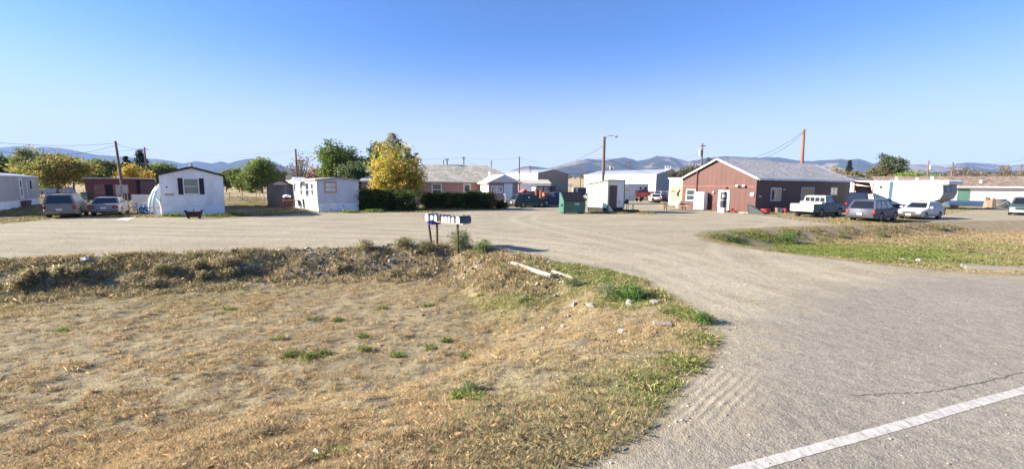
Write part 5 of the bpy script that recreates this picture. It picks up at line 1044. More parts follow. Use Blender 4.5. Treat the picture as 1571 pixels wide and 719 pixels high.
# ---------------------------------------------------------------- left yard things
q = G(233, 331); 
def canoe(px, py, lean, label, c, L=4.2, w_=.42):
    q = G(px, py); t = thing('canoe', label, 'canoe', q, R(5)); n_ = 20; V = []; Fs = []
    for i in range(n_+1):
        s = i/n_; k = math.sin(math.pi*min(max(s, .02), .98))**.85; z = s*L
        for j in range(7): a = math.pi*j/6; V.append((w_*k*math.cos(a)+lean*z, -.30*k*math.sin(a)-.0, z*math.sqrt(1-lean*lean)))
    for i in range(n_):
        for j in range(6): a = i*7+j; Fs.append((a, a+1, a+8, a+7))
    for i in range(n_): Fs.append((i*7+6, i*7, (i+1)*7, (i+1)*7+6))
    o = MB().add(V, Fs).build('hull', c, t, smooth=50)
    for i in (5, 15): s = i/n_; k = math.sin(math.pi*s)**.85; z = s*L; MB().box(-w_*k*.6+lean*z, w_*k*.6+lean*z, -.31*k, -.29*k-.05, z*math.sqrt(1-lean*lean)-.04, z*math.sqrt(1-lean*lean)+.04).build('strap', mat('grey_webbing', (.25, .27, .3), .8), t)
    return t
WHG = mat('white_gelcoat', (.70, .72, .74), .35, coat=.3, var=.1); canoe(230, 329.5, .27, 'white canoe leaning on end against the shuttered mobile home, left one', WHG, 2.45, .27); canoe(236.5, 330, .22, 'pale blue canoe leaning beside the white one against the shuttered mobile home', mat('pale_blue_gelcoat', (.30, .40, .46), .35, coat=.3, var=.2), 2.6, .27)
q = G(247, 331.5); t = thing('white_board', 'white curved board at the left corner of the shuttered mobile home', 'board', (q[0]-.2, q[1]), R(10)); t.scale = (.8, 1, .72); MB().prism([(-.15, 0), (.25, 0), (.28, 1.0), (.15, 1.6), (-.1, 1.9), (-.2, 1.0)], 'y', -.04, .04).build('panel', WHG, t); MB().box(.0, .2, -.05, -.041, .9, .96).build('strap', DARK, t)
q = AT(219, 318, 38); t = thing('fence_board', 'square off white board standing behind the canoes', 'board', (q[0], q[1]), R(8)); MB().box(-.85, .85, 0, .07, .08, 1.55).build('panel', mat('off_white_board', (.52, .50, .46), .7), t); MB().box(-.8, -.7, -.1, .2, 0, .078).build('foot', DARK, t); MB().box(.7, .8, -.1, .2, 0, .078).build('foot', DARK, t)
q = G(216, 329); t = thing('bicycle', 'blue bicycle lying in a heap in front of the off white board', 'bicycle', q, R(15)); BF = mat('blue_frame_paint', (.04, .12, .32), .4)
for x in (-.5, .5):
    b = MB(); pts = [(x+.32*math.cos(k*math.pi/8), .05*math.sin(k), .34+.3*math.sin(k*math.pi/8)) for k in range(17)]; b.tube(pts, .025, 5); b.build('wheel', TYRE, t)
MB().tube([(-.5, 0, .34), (-.15, 0, .3), (.35, 0, .75), (-.2, 0, .8), (-.5, 0, .34)], .022).tube([(-.15, 0, .3), (-.25, 0, .9)], .02).tube([(.5, 0, .34), (.33, 0, .9)], .022).build('frame', BF, t)
MB().box(-.35, -.12, -.06, .06, .9, .95).build('saddle', DARK, t); MB().tube([(.3, -.25, .95), (.33, 0, .9), (.3, .25, .95)], .018).build('handlebar', STEEL, t)
q = G(226, 328); t = thing('blue_tarp', 'crumpled blue tarp piled between the bicycle and the canoes', 'tarp', (q[0]-.3, q[1]+.3)); MB().blob((0, 0, .25), .55, .4, .42, 11, 6, .3, 4).blob((.3, .1, .9), .2, .15, .55, 8, 6, .2, 9).build('tarp', mat('bright_blue_tarp', (.06, .16, .34), .6, var=.4), t); MB().tube([(-.4, -.3, .1), (0, -.42, .3), (.4, -.3, .1)], .015).build('rope', WHITE, t)
q = G(205, 327); MBc = MB(); o = MBc.add([(*G(178, 337.5), .012), (*G(196, 339), .012), (*G(222, 327), .012), (*G(212, 325), .012)], [(0, 1, 2, 3)]).build('concrete_path', mat('pale_concrete_slab', (.50, .44, .36), .9)); o['kind'] = 'structure'
# meter cabinet on the leaning pole
q = AT(191, 300, 60.5); t = thing('meter_cabinet', 'pair of grey electric meter cabinets on stakes at the foot of the leaning pole', 'meter cabinet', (q[0], q[1]-.4), R(5)); MC = mat('grey_meter_steel', (.35, .34, .31), .6)
MB().box(-.75, -.1, 0, .3, .85, 2.3).build('cabinet', MC, t); MB().box(.05, .7, 0, .3, 1.1, 2.3).build('cabinet', MC, t)
for x in (-.6, -.2, .2, .6): MB().box(x-.04, x+.04, .1, .18, 0, .85 if x < 0 else 1.1).build('stake', MC, t)
q = AT(128, 300, 60); t = thing('green_crate', 'dark green crate left of the long dark red shed', 'crate', (q[0], q[1])); MB().box(-.4, .55, 0, .8, .05, 1.15).build('body', mat('dark_green_crate', (.04, .07, .055), .7), t); MB().box(-.45, .6, -.05, .85, 1.152, 1.22).build('lid', mat('dark_green_crate', (.04, .07, .055), .7), t)
q = AT(101, 299, 80); t = thing('white_tent', 'small greyish white tent beyond the fence behind the champagne SUV', 'tent', (q[0], q[1]), R(20)); MB().prism([(-1, 0), (1, 0), (0, 1.7)], 'y', 0, 2).build('canvas', mat('greyish_canvas', (.42, .42, .46), .8), t); MB().cyl((0, -.03, 0), (0, -.03, 1.75), .03).build('pole', DARK, t)
# wire fences
FW = mat('fence_post_wood', (.22, .18, .14), .9)
def wire_fence(pts, label, h=1.2, step=2.4, wires=3, rail=False):
    P = [Vector((p[0], p[1])) for p in pts]; t = thing('wire_fence', label, 'fence', (P[0].x, P[0].y, 0)); b = MB(); O = P[0]
    for a, c in zip(P[:-1], P[1:]):
        n_ = max(1, int((c-a).length/step))
        for k in range(n_+1):
            q = a.lerp(c, k/n_)-O; MB().cyl((q.x, q.y, -.05), (q.x+random.uniform(-.04, .04), q.y, h+random.uniform(-.08, .08)), .05, .045, 6).build('post', FW, t)
        for j in range(wires):
            z = h*(.3+.6*j/max(1, wires-1)); a_ = a-O; c_ = c-O; b.cyl((a_.x, a_.y, z), (c_.x, c_.y, z), .012 if not rail else .04, n=4)
    b.build('wire', STEEL if not rail else FW, t); return t
wire_fence([AT(64, 305, 62), AT(95, 303, 64), AT(130, 302, 66)], 'rail fence with tall posts under the yellow green tree behind the silver cars', 1.5, 1.7, 3, True)
wire_fence([AT(352, 303, 62), AT(372, 300, 66), AT(393, 300, 66), AT(411, 302, 60)], 'sagging wire fence across the sunny field behind the plank shed', 1.25, 2.6)
q = AT(384, 302, 58); t = thing('dead_branch', 'bare fallen branch lying by the fence in the sunny field', 'branch', (q[0], q[1]))
MB().tube([(-1.8, 0, .9), (-1.0, 0, .3), (0, 0, .1), (1.2, 0, .25)], .05).tube([(-1.0, 0, .3), (-.6, 0, .9)], .03).tube([(0, 0, .1), (-.5, 0, .6)], .03).build('branch', FW, t); MB().tube([(-1.5, 0, .65), (-1.3, .1, 1.1)], .02).build('twig', FW, t)

# ---------------------------------------------------------------- poles and wires
POLES = []
def pole(px, py, Y, label, r=.15, pb=None, arm=False, transf=False, lamp=False, m=None, name='utility_pole', arms=1, cat='utility pole'):
    x, y, z = AT(px, py, Y); base = (x, y)
    if pb: base = AT(pb[0], pb[1], Y)[:2]
    t = thing(name, label, cat, (base[0], base[1], 0)); dx = x-base[0]
    MB().cyl((0, 0, -.3), (dx, 0, z), r*1.15, r*.8, 10).build('pole', m or POLEW, t, smooth=50)
    if arm:
        for k in range(arms):
            zz = z-.45-k*1.1; hl = arm/2; MB().box(dx-hl, dx+hl, -.07-r, -r, zz-.06, zz+.06).build('crossarm', m or POLEW, t)
            b = MB()
            for s in (-.9, -.5, .5, .9): b.cyl((dx+s*hl, -.04-r, zz+.06), (dx+s*hl, -.04-r, zz+.22), .045, .03, 6)
            b.build('insulator', mat('grey_insulator', (.3, .3, .3), .4), t)
    if transf:
        for s in transf: MB().cyl((dx+s, -r-.02, z-2.0), (dx+s, -r-.02, z-1.05), .24, n=12).build('transformer', mat('pale_grey_steel_can', (.42, .43, .44), .5), t, smooth=40)
    if lamp:
        MB().tube([(dx, 0, z-.25), (dx+.35, 0, z+.1), (dx+.9, -.05, z+.12), (dx+1.15, -.05, z+.08)], .035).build('lamp_arm', STEEL, t)
        lm = MB().blob((dx+1.2, -.05, z+.02), .22, .12, .10, 10, 6, 0).build('lamp_head', mat('grey_insulator', (.3, .3, .3), .4), t, smooth=50)
    POLES.append((x, y, z)); return t
p1 = pole(177, 216.5, 61, 'tall leaning wooden pole with meter cabinets in front of the dark red shed', .17, (190.5, 304))
p2 = pole(221.5, 226, 88, 'wooden pole with short crossarm in front of the dark spruces', .16, arm=1.7)
p3 = pole(453.5, 228.5, 62, 'wooden pole in front of the bare tree behind the tan windowed mobile home', .14, transf=None)
p4 = pole(680.5, 245, 100, 'thin pole above the roof of the brick house, left one', .12)
p5 = pole(711.5, 240, 85, 'pole with short top bracket above the middle of the brick house roof', .13, arm=.6)
p6 = pole(796.8, 240, 82, 'pole standing right behind the end of the brick house roof', .14)
p7 = pole(813.4, 254.6, 140, 'pole with crossarm in front of the far warehouse with the shade toned gable', .15, arm=2.4)
p8 = pole(891, 250.5, 145, 'pole with crossarm in the tan field above the navy container', .16, arm=2.4)
p9 = pole(897, 263.5, 190, 'short distant pole in the tan field, left of a pair', .16); p9b = pole(899.6, 265, 200, 'short distant pole in the tan field, right of a pair', .16)
p10 = pole(927.2, 210, 45, 'tall wooden street lamp pole rising behind the white and green shed', .18, lamp=True)
p11 = pole(938.8, 250.6, 132, 'pole with two pale transformers beyond the white warehouse roof', .17, arm=2.6, transf=(-.45, .45))
p12 = pole(966, 246.8, 137, 'pole with double crossarms beyond the white warehouse roof', .17, arm=2.8, arms=2)
p13 = pole(1078, 220, 72, 'wooden pole with transformer cluster behind the peak of the brown gable', .16, (1074, 300), transf=(-.42,), arm=.9)
p14 = pole(1233.5, 198.5, 60, 'thick reddish leaning pole rising behind the brown building roof', .21, (1228, 300), m=mat('reddish_cedar_pole', (.22, .105, .065), .85, var=.25, streak=True))
p15 = pole(1425, 246, 95, 'leaning pole with pale transformer behind the long white trailer', .17, (1420, 300), transf=(.35,))
p16 = pole(1462.4, 249, 100, 'plain dark pole behind the brown roof of the long white house', .17)
p17 = pole(1566.5, 252, 130, 'pale distant pole at the right edge of the photo', .2, arm=2.0)
WIRE = mat('wire_black', (.03, .03, .035), .6); wn = 0
def wire(a, b2, sag, label, r=.018):
    a = Vector(a); b2 = Vector(b2); n_ = 14; pts = []
    for i in range(n_+1): s = i/n_; p = a.lerp(b2, s); p.z -= sag*4*s*(1-s); pts.append(p)
    o = MB().tube(pts, r, 4).build('overhead_wire', WIRE); tag(o, label, 'wire', 'overhead wires between the poles')
def top(i, dz=0, dx=0): x, y, z = POLES[i]; return (x+dx, y, z+dz)
e = AT(-60, 213, 45); wire(e, top(0, -.3), .5, 'overhead wire from the left edge to the leaning pole, upper one', .022)
e = AT(-60, 220, 45); wire(e, top(0, -.6), 1.3, 'overhead wire from the left edge to the leaning pole, lower sagging one', .022)
wire(top(0, -.3), top(1, -.2), .4, 'overhead wire between the leaning pole and the spruce pole', .022)
e = AT(-60, 226, 80); wire(e, top(1, -.3, -.8), 1.2, 'overhead wire from the left edge to the crossarm of the spruce pole')
wire(top(1, -.3, .8), top(2, -.2), 1.0, 'overhead wire from the spruce pole crossarm to the bare tree pole', .024)
wire(top(1, -.3, -.8), top(2, -.4), 1.5, 'lower overhead wire from the spruce pole to the bare tree pole', .018)
wire(top(2, -.3), (POLES[4][0], POLES[4][1], POLES[4][2]-.2), .7, 'overhead wire passing behind the big green tree to the brick house poles')
wire(top(4, -.1), top(5, -.1), .5, 'overhead wire above the brick house roof to the pole at its end')
wire(top(4, -.3), AT(745, 256, 60), .3, 'service wire running down to the brick house roof')
wire(top(5, -.3), top(7, -.4), 1.0, 'overhead wire from the brick house end pole to the tan field pole')
wire(top(9+1, -.9) if 0 else (POLES[10][0], POLES[10][1], POLES[10][2]-.9), AT(800, 257, 58), 1.0, 'wire from the street lamp pole down towards the brick house', .018)
wire((POLES[10][0], POLES[10][1], POLES[10][2]-2.1), AT(826, 262, 100), 1.0, 'lower wire from the street lamp pole to the far warehouse', .018)
wire((POLES[10][0], POLES[10][1], POLES[10][2]-2.1), AT(1078, 262, 60), 1.2, 'wire from the street lamp pole towards the brown building', .018)
wire(top(7, -.3), top(11, -.3), 1.0, 'distant wire between tan field pole and transformer pole'); wire(top(11, -.3), top(12, -.3), .8, 'distant wire between the two poles beyond the warehouse roof')
wire(top(12, -.3), top(13, -1.5), 1.5, 'wire from the double crossarm pole to the pole behind the brown gable')
wire(top(14, -.2), AT(1146, 244, 56), .6, 'upper wire from the reddish pole down to the brown building ridge', .022); wire(top(14, -.4), AT(1166, 243, 54), .6, 'lower wire from the reddish pole down to the brown building ridge', .022)
wire(top(15, -.3), top(16, -.2), .6, 'wire between the two poles behind the white trailer'); wire(top(16, -.2), AT(1640, 231, 70), 1.0, 'wire rising from the dark pole to the right edge', .022)

# ---------------------------------------------------------------- trees, shrubs
LM = leafmat('leaf_surface', .55, .45); BARK = mat('tree_bark', (.13, .10, .075), .95, var=.3, streak=True, bump=.6); BARKP = mat('pale_bark', (.26, .21, .17), .95, var=.3, streak=True, bump=.5)
def leaves(C, n_per, rc, size, pal, seed, flat=1.0, elong=1.5, tonevar=.3):
    """leaf quads scattered round cluster centres C (k,3); pal list of rgb"""
    g = np.random.default_rng(seed); k = len(C); ci = np.repeat(np.arange(k), n_per); n = len(ci)
    rr = np.clip(g.normal(size=(n, 3)), -1.7, 1.7)*(rc[ci][:, None] if isinstance(rc, np.ndarray) else rc)
    rr[:, 2] *= flat; P = C[ci]+rr
    a = g.normal(size=(n, 3)); a /= np.linalg.norm(a, axis=1)[:, None]; b = np.cross(a, g.normal(size=(n, 3))); b /= np.linalg.norm(b, axis=1)[:, None]
    s = size*(.6+.8*g.random(n))[:, None]
    V = np.stack([P-a*s*elong/2, P+b*s*.5, P+a*s*elong/2, P-b*s*.5], 1).reshape(-1, 3)
    pal = np.array(pal); pc = g.integers(0, len(pal), k); cc = pal[pc[ci]]
    m = g.random(n) < .25; cc[m] = pal[g.integers(0, len(pal), m.sum())]
    cc = cc*(1+(g.random(n)[:, None]-.5)*2*tonevar)*(1+(g.random(k)[ci][:, None]-.5)*.3)
    return V, np.arange(4*n).reshape(-1, 4), np.repeat(np.clip(cc, 0, 1), 4, 0)
def crown_centres(lobes, n, seed, shell=.55):
    g = np.random.default_rng(seed); L = np.array(lobes); vol = L[:, 3]*L[:, 4]*L[:, 5]; idx = g.choice(len(L), n, p=vol/vol.sum())
    d = g.normal(size=(n, 3)); d /= np.linalg.norm(d, axis=1)[:, None]; r = (shell+(1-shell)*g.random(n)**.6)*(.85+.3*g.random(n))
    return L[idx, :3]+d*r[:, None]*L[idx, 3:6]
def tree(name, q, H, Wr, label, pal, seed, lobes=None, ncl=130, npc=70, leaf=.2, rc=None, trunk=None, bark=None, cat='tree', group=None, low=.25, tr=None, nl=7, stems=1, bare=0.0, vis=.6, flat=.8):
    t = thing(name, label, cat, (q[0], q[1], 0), 0, group); g = random.Random(seed)
    if lobes is None:
        lobes = []
        for k in range(nl):
            z = low+(1-low)*(.18+.70*(k+.5)/nl)+g.uniform(-.05, .05); s = math.sin(math.pi*min(.93, max(.12, (z-low)/(1-low)*.95)))**.6
            a = g.uniform(0, 6.28); r0 = Wr*s*g.uniform(.25, .62)
            lobes.append((r0*math.cos(a), r0*math.sin(a), z*H, Wr*s*g.uniform(.42, .68), Wr*s*g.uniform(.42, .68), H*(1-low)*g.uniform(.13, .22)))
    if nl and len(lobes) == nl: lobes.append((0, 0, H*(low+(1-low)*.52), Wr*.72, Wr*.72, H*(1-low)*.4))
    C = crown_centres(lobes, ncl, seed); pal = [tuple(min(1, v*1.55) for v in c) for c in pal] if name not in ('yellow_tree',) else [tuple(min(1, v*1.25) for v in c) for c in pal]
    C[:, 2] = np.clip(C[:, 2], H*low*.7, H*1.02)
    rc = rc or Wr*.13
    if npc:
        V, Fc, cl = leaves(C, npc, rc*(.6+.8*np.random.default_rng(seed).random(ncl)), leaf, pal, seed+1, flat=flat); np_mesh('crown', V, Fc, LM, t, cl)
    b = MB(); r0 = trunk or H*.022; bk = bark or BARK
    for s in range(stems):
        ox = g.uniform(-.25, .25)*(stems > 1)*Wr*.5; h1 = H*low; p0 = Vector((ox*.4, 0, -.2)); p1 = Vector((ox, g.uniform(-.1, .1), h1)); p2 = Vector((ox*1.6+g.uniform(-.1, .1)*Wr, 0, H*.72))
        b.cyl(p0, p1, r0*1.3, r0*.9, 8, False); b.cyl(p1, p2, r0*.9, r0*.3, 7, False)
        sel = g.sample(range(ncl), min(ncl, int(22/stems)+4) if not bare else int(60*bare))
        for i in sel:
            e = Vector(C[i]); f = g.uniform(0, .85); st = p1.lerp(p2, f*min(1, max(0, (e.z-h1)/(H*.5)))); m_ = st.lerp(e, .5)+Vector((g.uniform(-1, 1), g.uniform(-1, 1), g.uniform(.0, 1)))*Wr*.09
            rr = r0*.42*(1-f*.5); b.cyl(st, m_, rr, rr*.65, 5, False); b.cyl(m_, e, rr*.65, rr*.2, 5, False)
            if bare:
                for k in range(5): e2 = m_.lerp(e, g.uniform(.2, 1))+Vector((g.uniform(-1, 1), g.uniform(-1, 1), g.uniform(.1, 1.3)))*Wr*.2; b.cyl(m_.lerp(e, g.uniform(.1, .9)), e2, rr*.3, rr*.1, 4, False)
    b.build('trunk', bk, t); return t
def conifer(q, H, Wr, label, pal, seed, name='spruce_tree'):
    t = thing(name, label, 'tree', (q[0], q[1], 0)); g = np.random.default_rng(seed); C = []
    nlv = 26
    for k in range(nlv):
        f = k/(nlv-1); z = H*(.06+.93*f); r = Wr*(1-f)**.85*(.8+.35*g.random())+.05; m_ = int(5+14*(1-f))
        for j in range(m_): a = g.random()*6.28; rr = r*(.35+.65*g.random()); C.append((rr*math.cos(a), rr*math.sin(a), z-rr*.12+g.normal()*.1))
    V, Fc, cl = leaves(np.array(C), 34, Wr*.075, .16, pal, seed, flat=.55, elong=2.2); np_mesh('crown', V, Fc, LM, t, cl)
    MB().cyl((0, 0, -.2), (0, 0, H*.97), H*.018, .02, 8).build('trunk', BARK, t); return t
GRN = [(.085, .125, .026), (.11, .155, .032), (.065, .10, .024), (.15, .18, .04)]; DGRN = [(.022, .045, .014), (.03, .06, .018), (.018, .035, .012)]
OLV = [(.10, .12, .03), (.13, .14, .035), (.07, .09, .025), (.16, .15, .04)]; YGR = [(.16, .15, .03), (.20, .165, .03), (.11, .125, .028), (.075, .095, .028), (.13, .10, .03)]; YEL = [(.55, .34, .045), (.50, .36, .06), (.38, .31, .05), (.58, .31, .06), (.27, .26, .05)]; ORG = [(.55, .24, .05), (.58, .33, .08), (.48, .30, .05)]
GRY = [(.10, .115, .06), (.13, .14, .075), (.075, .09, .05)]; BRN = [(.13, .10, .05), (.16, .12, .06), (.10, .09, .04)]; BG = [(.022, .05, .05), (.015, .035, .035), (.03, .06, .055)]
def TA(px, Y, **k): x, y, z = AT(px, 285, Y); return (x, y)
def ht(px, py, Y): return AT(px, py, Y)[2]
tree('broadleaf_tree', TA(88, 72), ht(88, 240, 72), 4.9, 'broad yellow green tree with dark trunk behind the champagne SUV', [(.20, .19, .04), (.26, .22, .045), (.14, .15, .035), (.10, .12, .03), (.18, .13, .045)], 11, ncl=150, npc=60, leaf=.24, low=.22, nl=10)
tree('broadleaf_tree', TA(47, 84), ht(52, 227, 84), 3.6, 'taller thin crowned olive tree rising behind the broad yellow green tree', OLV, 12, ncl=60, npc=60, leaf=.25, low=.35, bare=.5, nl=6)
tree('broadleaf_tree', TA(113, 95), ht(113, 242, 95), 4.2, 'dark green round tree between the two yellow green trees at left', GRN, 13, ncl=90, npc=70, leaf=.26, low=.3)
tree('broadleaf_tree', TA(8, 92), ht(8, 240, 92), 3.8, 'dark green tree behind the grey mobile home at the left edge', DGRN+GRN, 14, ncl=110, npc=80, leaf=.28, low=.15)
tree('broadleaf_tree', TA(153, 90), ht(153, 247, 90), 4.5, 'olive green tree spreading above the long dark red shed', OLV+GRN, 15, ncl=130, npc=80, leaf=.26, low=.2)
tree('broadleaf_tree', TA(26, 105), ht(26, 262, 105), 4.0, 'low green bushy tree just above the grey mobile home roof', GRN, 16, ncl=80, npc=70, leaf=.28, low=.1)
conifer(TA(197, 96), ht(197, 241, 96), 2.7, 'smaller dark spruce left of the crossarm pole', BG, 17)
conifer(TA(219, 98), ht(218, 232, 98), 4.2, 'tall dark blue green spruce behind the crossarm pole', BG, 18)
tree('yellow_tree', TA(207, 78), ht(207, 252, 78), 3.2, 'golden yellow autumn tree right of the dark red shed', YEL+[(.10, .12, .03)], 19, ncl=70, npc=50, leaf=.22, low=.15)
tree('yellow_tree', TA(224, 82), ht(224, 262, 82), 2.2, 'small orange tinted autumn tree beside the shuttered mobile home', YEL+ORG[:1], 20, ncl=45, npc=45, leaf=.2, low=.1)
tree('green_shrub', TA(208, 70), 2.6, 2.9, 'dark green shrub mass under the golden tree left of the canoes', DGRN+GRN, 21, ncl=70, npc=70, leaf=.2, low=.05, cat='shrub')
tree('broadleaf_tree', TA(251, 110), ht(251, 251, 110), 4.6, 'bright green tree rising behind the left roof edge of the shuttered mobile home', [(.09, .13, .03), (.14, .17, .04), (.06, .09, .03)], 22, ncl=110, npc=70, leaf=.3, low=.2)
for k, (px, py, Y_, wr_, pal, lb) in enumerate(((347, 261, 130, 2.8, OLV, 'small yellow green tree right of the shuttered mobile home roof'), (367, 257, 125, 3.4, GRN+OLV, 'medium green tree in the field left of the big round one'), (383, 264, 118, 2.5, BRN+OLV, 'thin brownish tree beside the big round field tree'))):
    tree('field_tree', TA(px, Y_), ht(px, py, Y_), wr_, lb, pal, 30+k, ncl=80, npc=65, leaf=.32, low=.03)
tree('field_tree', TA(402, 112), ht(402, 243.5, 112), 4.9, 'big round green tree in the field behind the plank shed', GRN, 34, ncl=200, npc=80, leaf=.28, low=.03, nl=10)
tree('field_tree', TA(424, 118), ht(424, 258, 118), 2.6, 'yellowish tree touching the right side of the big round field tree', YGR, 35, ncl=60, npc=60, leaf=.3, low=.03)
tree('bare_tree', TA(462, 74), ht(462, 233, 74), 3.0, 'nearly leafless tree behind the pole and white porch', BRN, 36, ncl=60, npc=9, leaf=.2, low=.2, bark=BARKP, bare=1.0, nl=6)
tree('brown_tree', TA(484, 78), ht(484, 251, 78), 2.2, 'reddish brown thin tree between the bare tree and the big green tree', [(.22, .12, .075), (.28, .17, .10), (.16, .10, .06)], 37, ncl=60, npc=40, leaf=.2, low=.2, bark=BARKP, bare=.4)
tree('broadleaf_tree', TA(525, 72), ht(525, 223, 72), 4.1, 'large round green tree directly behind the tan windowed mobile home', GRN+[(.085, .13, .03)], 38, ncl=210, npc=90, leaf=.22, low=.16, nl=11)
tree('broadleaf_tree', TA(549, 56), ht(549, 250, 56), 2.7, 'grey green bushy tree left of the yellow tree', [(.065, .095, .035), (.09, .12, .045), (.045, .07, .03)], 39, ncl=110, npc=80, leaf=.16, low=.05)
tree('broadleaf_tree', TA(579, 60), ht(579, 226, 60), 1.9, 'narrow dark green tree behind the left side of the yellow tree', DGRN+GRN, 40, ncl=90, npc=80, leaf=.18, low=.08)
tree('cottonwood_tree', TA(584, 66), ht(584, 208, 66), 1.9, 'pale grey green poplar top at the left behind the yellow tree', GRY+[(.16, .19, .09)], 41, ncl=80, npc=60, leaf=.17, low=.3, nl=6)
tree('cottonwood_tree', TA(608, 64), ht(607, 206, 64), 2.1, 'taller pale sparse poplar top behind the middle of the yellow tree', GRY+[(.24, .20, .15), (.18, .19, .11)], 42, ncl=90, npc=50, leaf=.16, low=.3, nl=7, bare=.5, bark=BARKP)
tree('cottonwood_tree', TA(630, 66), ht(632, 222, 66), 1.5, 'sparse pale poplar top behind the right side of the yellow tree', GRY, 43, ncl=50, npc=40, leaf=.16, low=.4, nl=5)
yl = [(0, 0, 2.6, 2.3, 2.0, 1.7), (-1.2, 0, 1.8, 1.6, 1.6, 1.5), (1.3, .2, 2.0, 1.7, 1.6, 1.6), (-.7, 0, 4.2, 1.7, 1.5, 1.3), (.6, 0, 4.9, 1.6, 1.4, 1.2), (1.7, 0, 3.9, 1.2, 1.2, 1.2), (-.6, 0, 5.9, 1.0, 1.0, .8), (1.0, 0, 6.1, .8, .8, .6), (2.3, .1, 2.6, .9, .9, 1.1), (-1.9, .1, 2.8, .8, .9, 1.0)]
tree('yellow_tree', TA(607, 44.5), 7.0, 3.2, 'large golden yellow tree beside the brick house behind the dark hedge', [(.50, .36, .06), (.46, .38, .08), (.36, .34, .07), (.30, .31, .07), (.52, .33, .07), (.40, .26, .06), (.22, .24, .06)], 44, lobes=yl, ncl=300, npc=62, leaf=.13, low=.05, rc=.3, trunk=.1, stems=4)
def hedge(name, pts, h, label, pal, seed, leaf=.1, n=60, wr_=.9, cat='hedge', npc=110):
    g = np.random.default_rng(seed); P = np.array([(p[0], p[1]) for p in pts]); o = P[0]; t = thing(name, label, cat, (o[0], o[1], 0)); C = []
    seg = np.linalg.norm(np.diff(P, axis=0), axis=1); tot = seg.sum()
    for k in range(n):
        s = g.random()*tot; i = 0
        while i < len(seg)-1 and s > seg[i]: s -= seg[i]; i += 1
        c = P[i]+(P[i+1]-P[i])*s/seg[i]-o; a = g.random()*math.pi; hh = h*(.62+.5*vnoise(np.array([s*1.3]), np.array([seed*3.1]), seed)[0])
        C.append((c[0]+wr_*math.cos(a)*(.6+.4*g.random())*(1 if g.random() < .8 else .3), c[1]+g.normal()*wr_*.5, .12+hh*(g.random()**.8)*.95))
    V, Fc, cl = leaves(np.array(C), npc, .24, leaf, pal, seed+3, flat=.8); V[:, 2] = np.abs(V[:, 2]); np_mesh('foliage', V, Fc, LM, t, cl)
    b = MB()
    for k in range(0, n, 3): c = C[k]; b.cyl((c[0]*.97, c[1]*.6, -.05), c, .03, .01, 4, False)
    b.build('stem', BARK, t); return t
HG = [(.05, .085, .022), (.075, .11, .03), (.10, .14, .035), (.035, .06, .02)]
P_ = lambda px, Y: AT(px, 320, Y)[:2]
hedge('hedge', [P_(551, 42), P_(580, 42), P_(612, 42), P_(627, 42)], 2.0, 'dark green clipped hedge between the mobile home and the first shrub', HG+[(.10, .11, .025)], 61, n=260, wr_=.9)
for k, (x0, x1, h, pal, lb) in enumerate(((650, 672, 1.95, HG+[(.16, .15, .03)], 'leftmost dark shrub in front of the brick house'), (672, 697, 2.15, HG+[(.20, .17, .03), (.11, .12, .03)], 'yellow flecked shrub, second from the left in front of the brick house'), (699, 716, 2.1, HG+[(.13, .13, .03)], 'tall dark shrub in the middle of the brick house row'), (718, 736, 1.9, HG, 'dark shrub before the entry of the brick house'), (738, 756, 1.85, HG+[(.16, .07, .04), (.20, .12, .05)], 'reddish tipped shrub, rightmost in front of the brick house entry'))):
    hedge('garden_shrub', [P_(x0+6, 46.5), P_(x1-6, 46.5)], h, lb, pal, 70+k, n=100, wr_=.68, cat='shrub', npc=90)
hedge('garden_shrub', [P_(764, 47.5), P_(772, 47.5)], .8, 'low sprawling shrub at the right end by the doorstep', HG, 80, n=30, wr_=.6, cat='shrub', npc=70)
# right hand trees
tree('broadleaf_tree', TA(1362, 118), ht(1366, 236, 118), 4.0, 'tall open crowned grey green tree behind the white trailer', [(.075, .095, .05), (.10, .12, .06), (.06, .075, .04)], 90, ncl=130, npc=75, leaf=.28, low=.2, nl=9, bark=BARKP)
tree('broadleaf_tree', TA(1347, 116), ht(1347, 250, 116), 3.0, 'smaller brownish green tree at the left of the tall open crowned tree', GRY+BRN, 91, ncl=80, npc=60, leaf=.26, low=.15)
tree('broadleaf_tree', TA(1388, 100), ht(1388, 264, 100), 4.2, 'bright yellow green bushy tree above the white trailer roof', [(.14, .18, .035), (.18, .21, .05), (.10, .13, .03)], 92, ncl=100, npc=75, leaf=.25, low=.1)
tree('broadleaf_tree', TA(1418, 104), ht(1418, 266, 104), 4.4, 'second yellow green bushy tree right of the first above the trailer roof', [(.13, .16, .035), (.17, .19, .05), (.09, .11, .03)], 93, ncl=100, npc=70, leaf=.25, low=.1)
conifer(TA(1300, 128), ht(1300, 246, 128), 2.6, 'dark pointed spruce behind the end of the brown building roof', [(.035, .05, .03), (.05, .065, .035)], 94)
tree('broadleaf_tree', TA(1283, 112), ht(1283, 258, 112), 4.0, 'brownish olive tree above the roof edge of the brown building', [(.20, .15, .07), (.13, .13, .04), (.24, .19, .09)], 95, ncl=90, npc=70, leaf=.28, low=.1)
tree('broadleaf_tree', TA(1310, 122), ht(1310, 264, 122), 3.6, 'dull green tree just right of the dark pointed spruce', GRY+OLV, 96, ncl=80, npc=70, leaf=.28, low=.1)
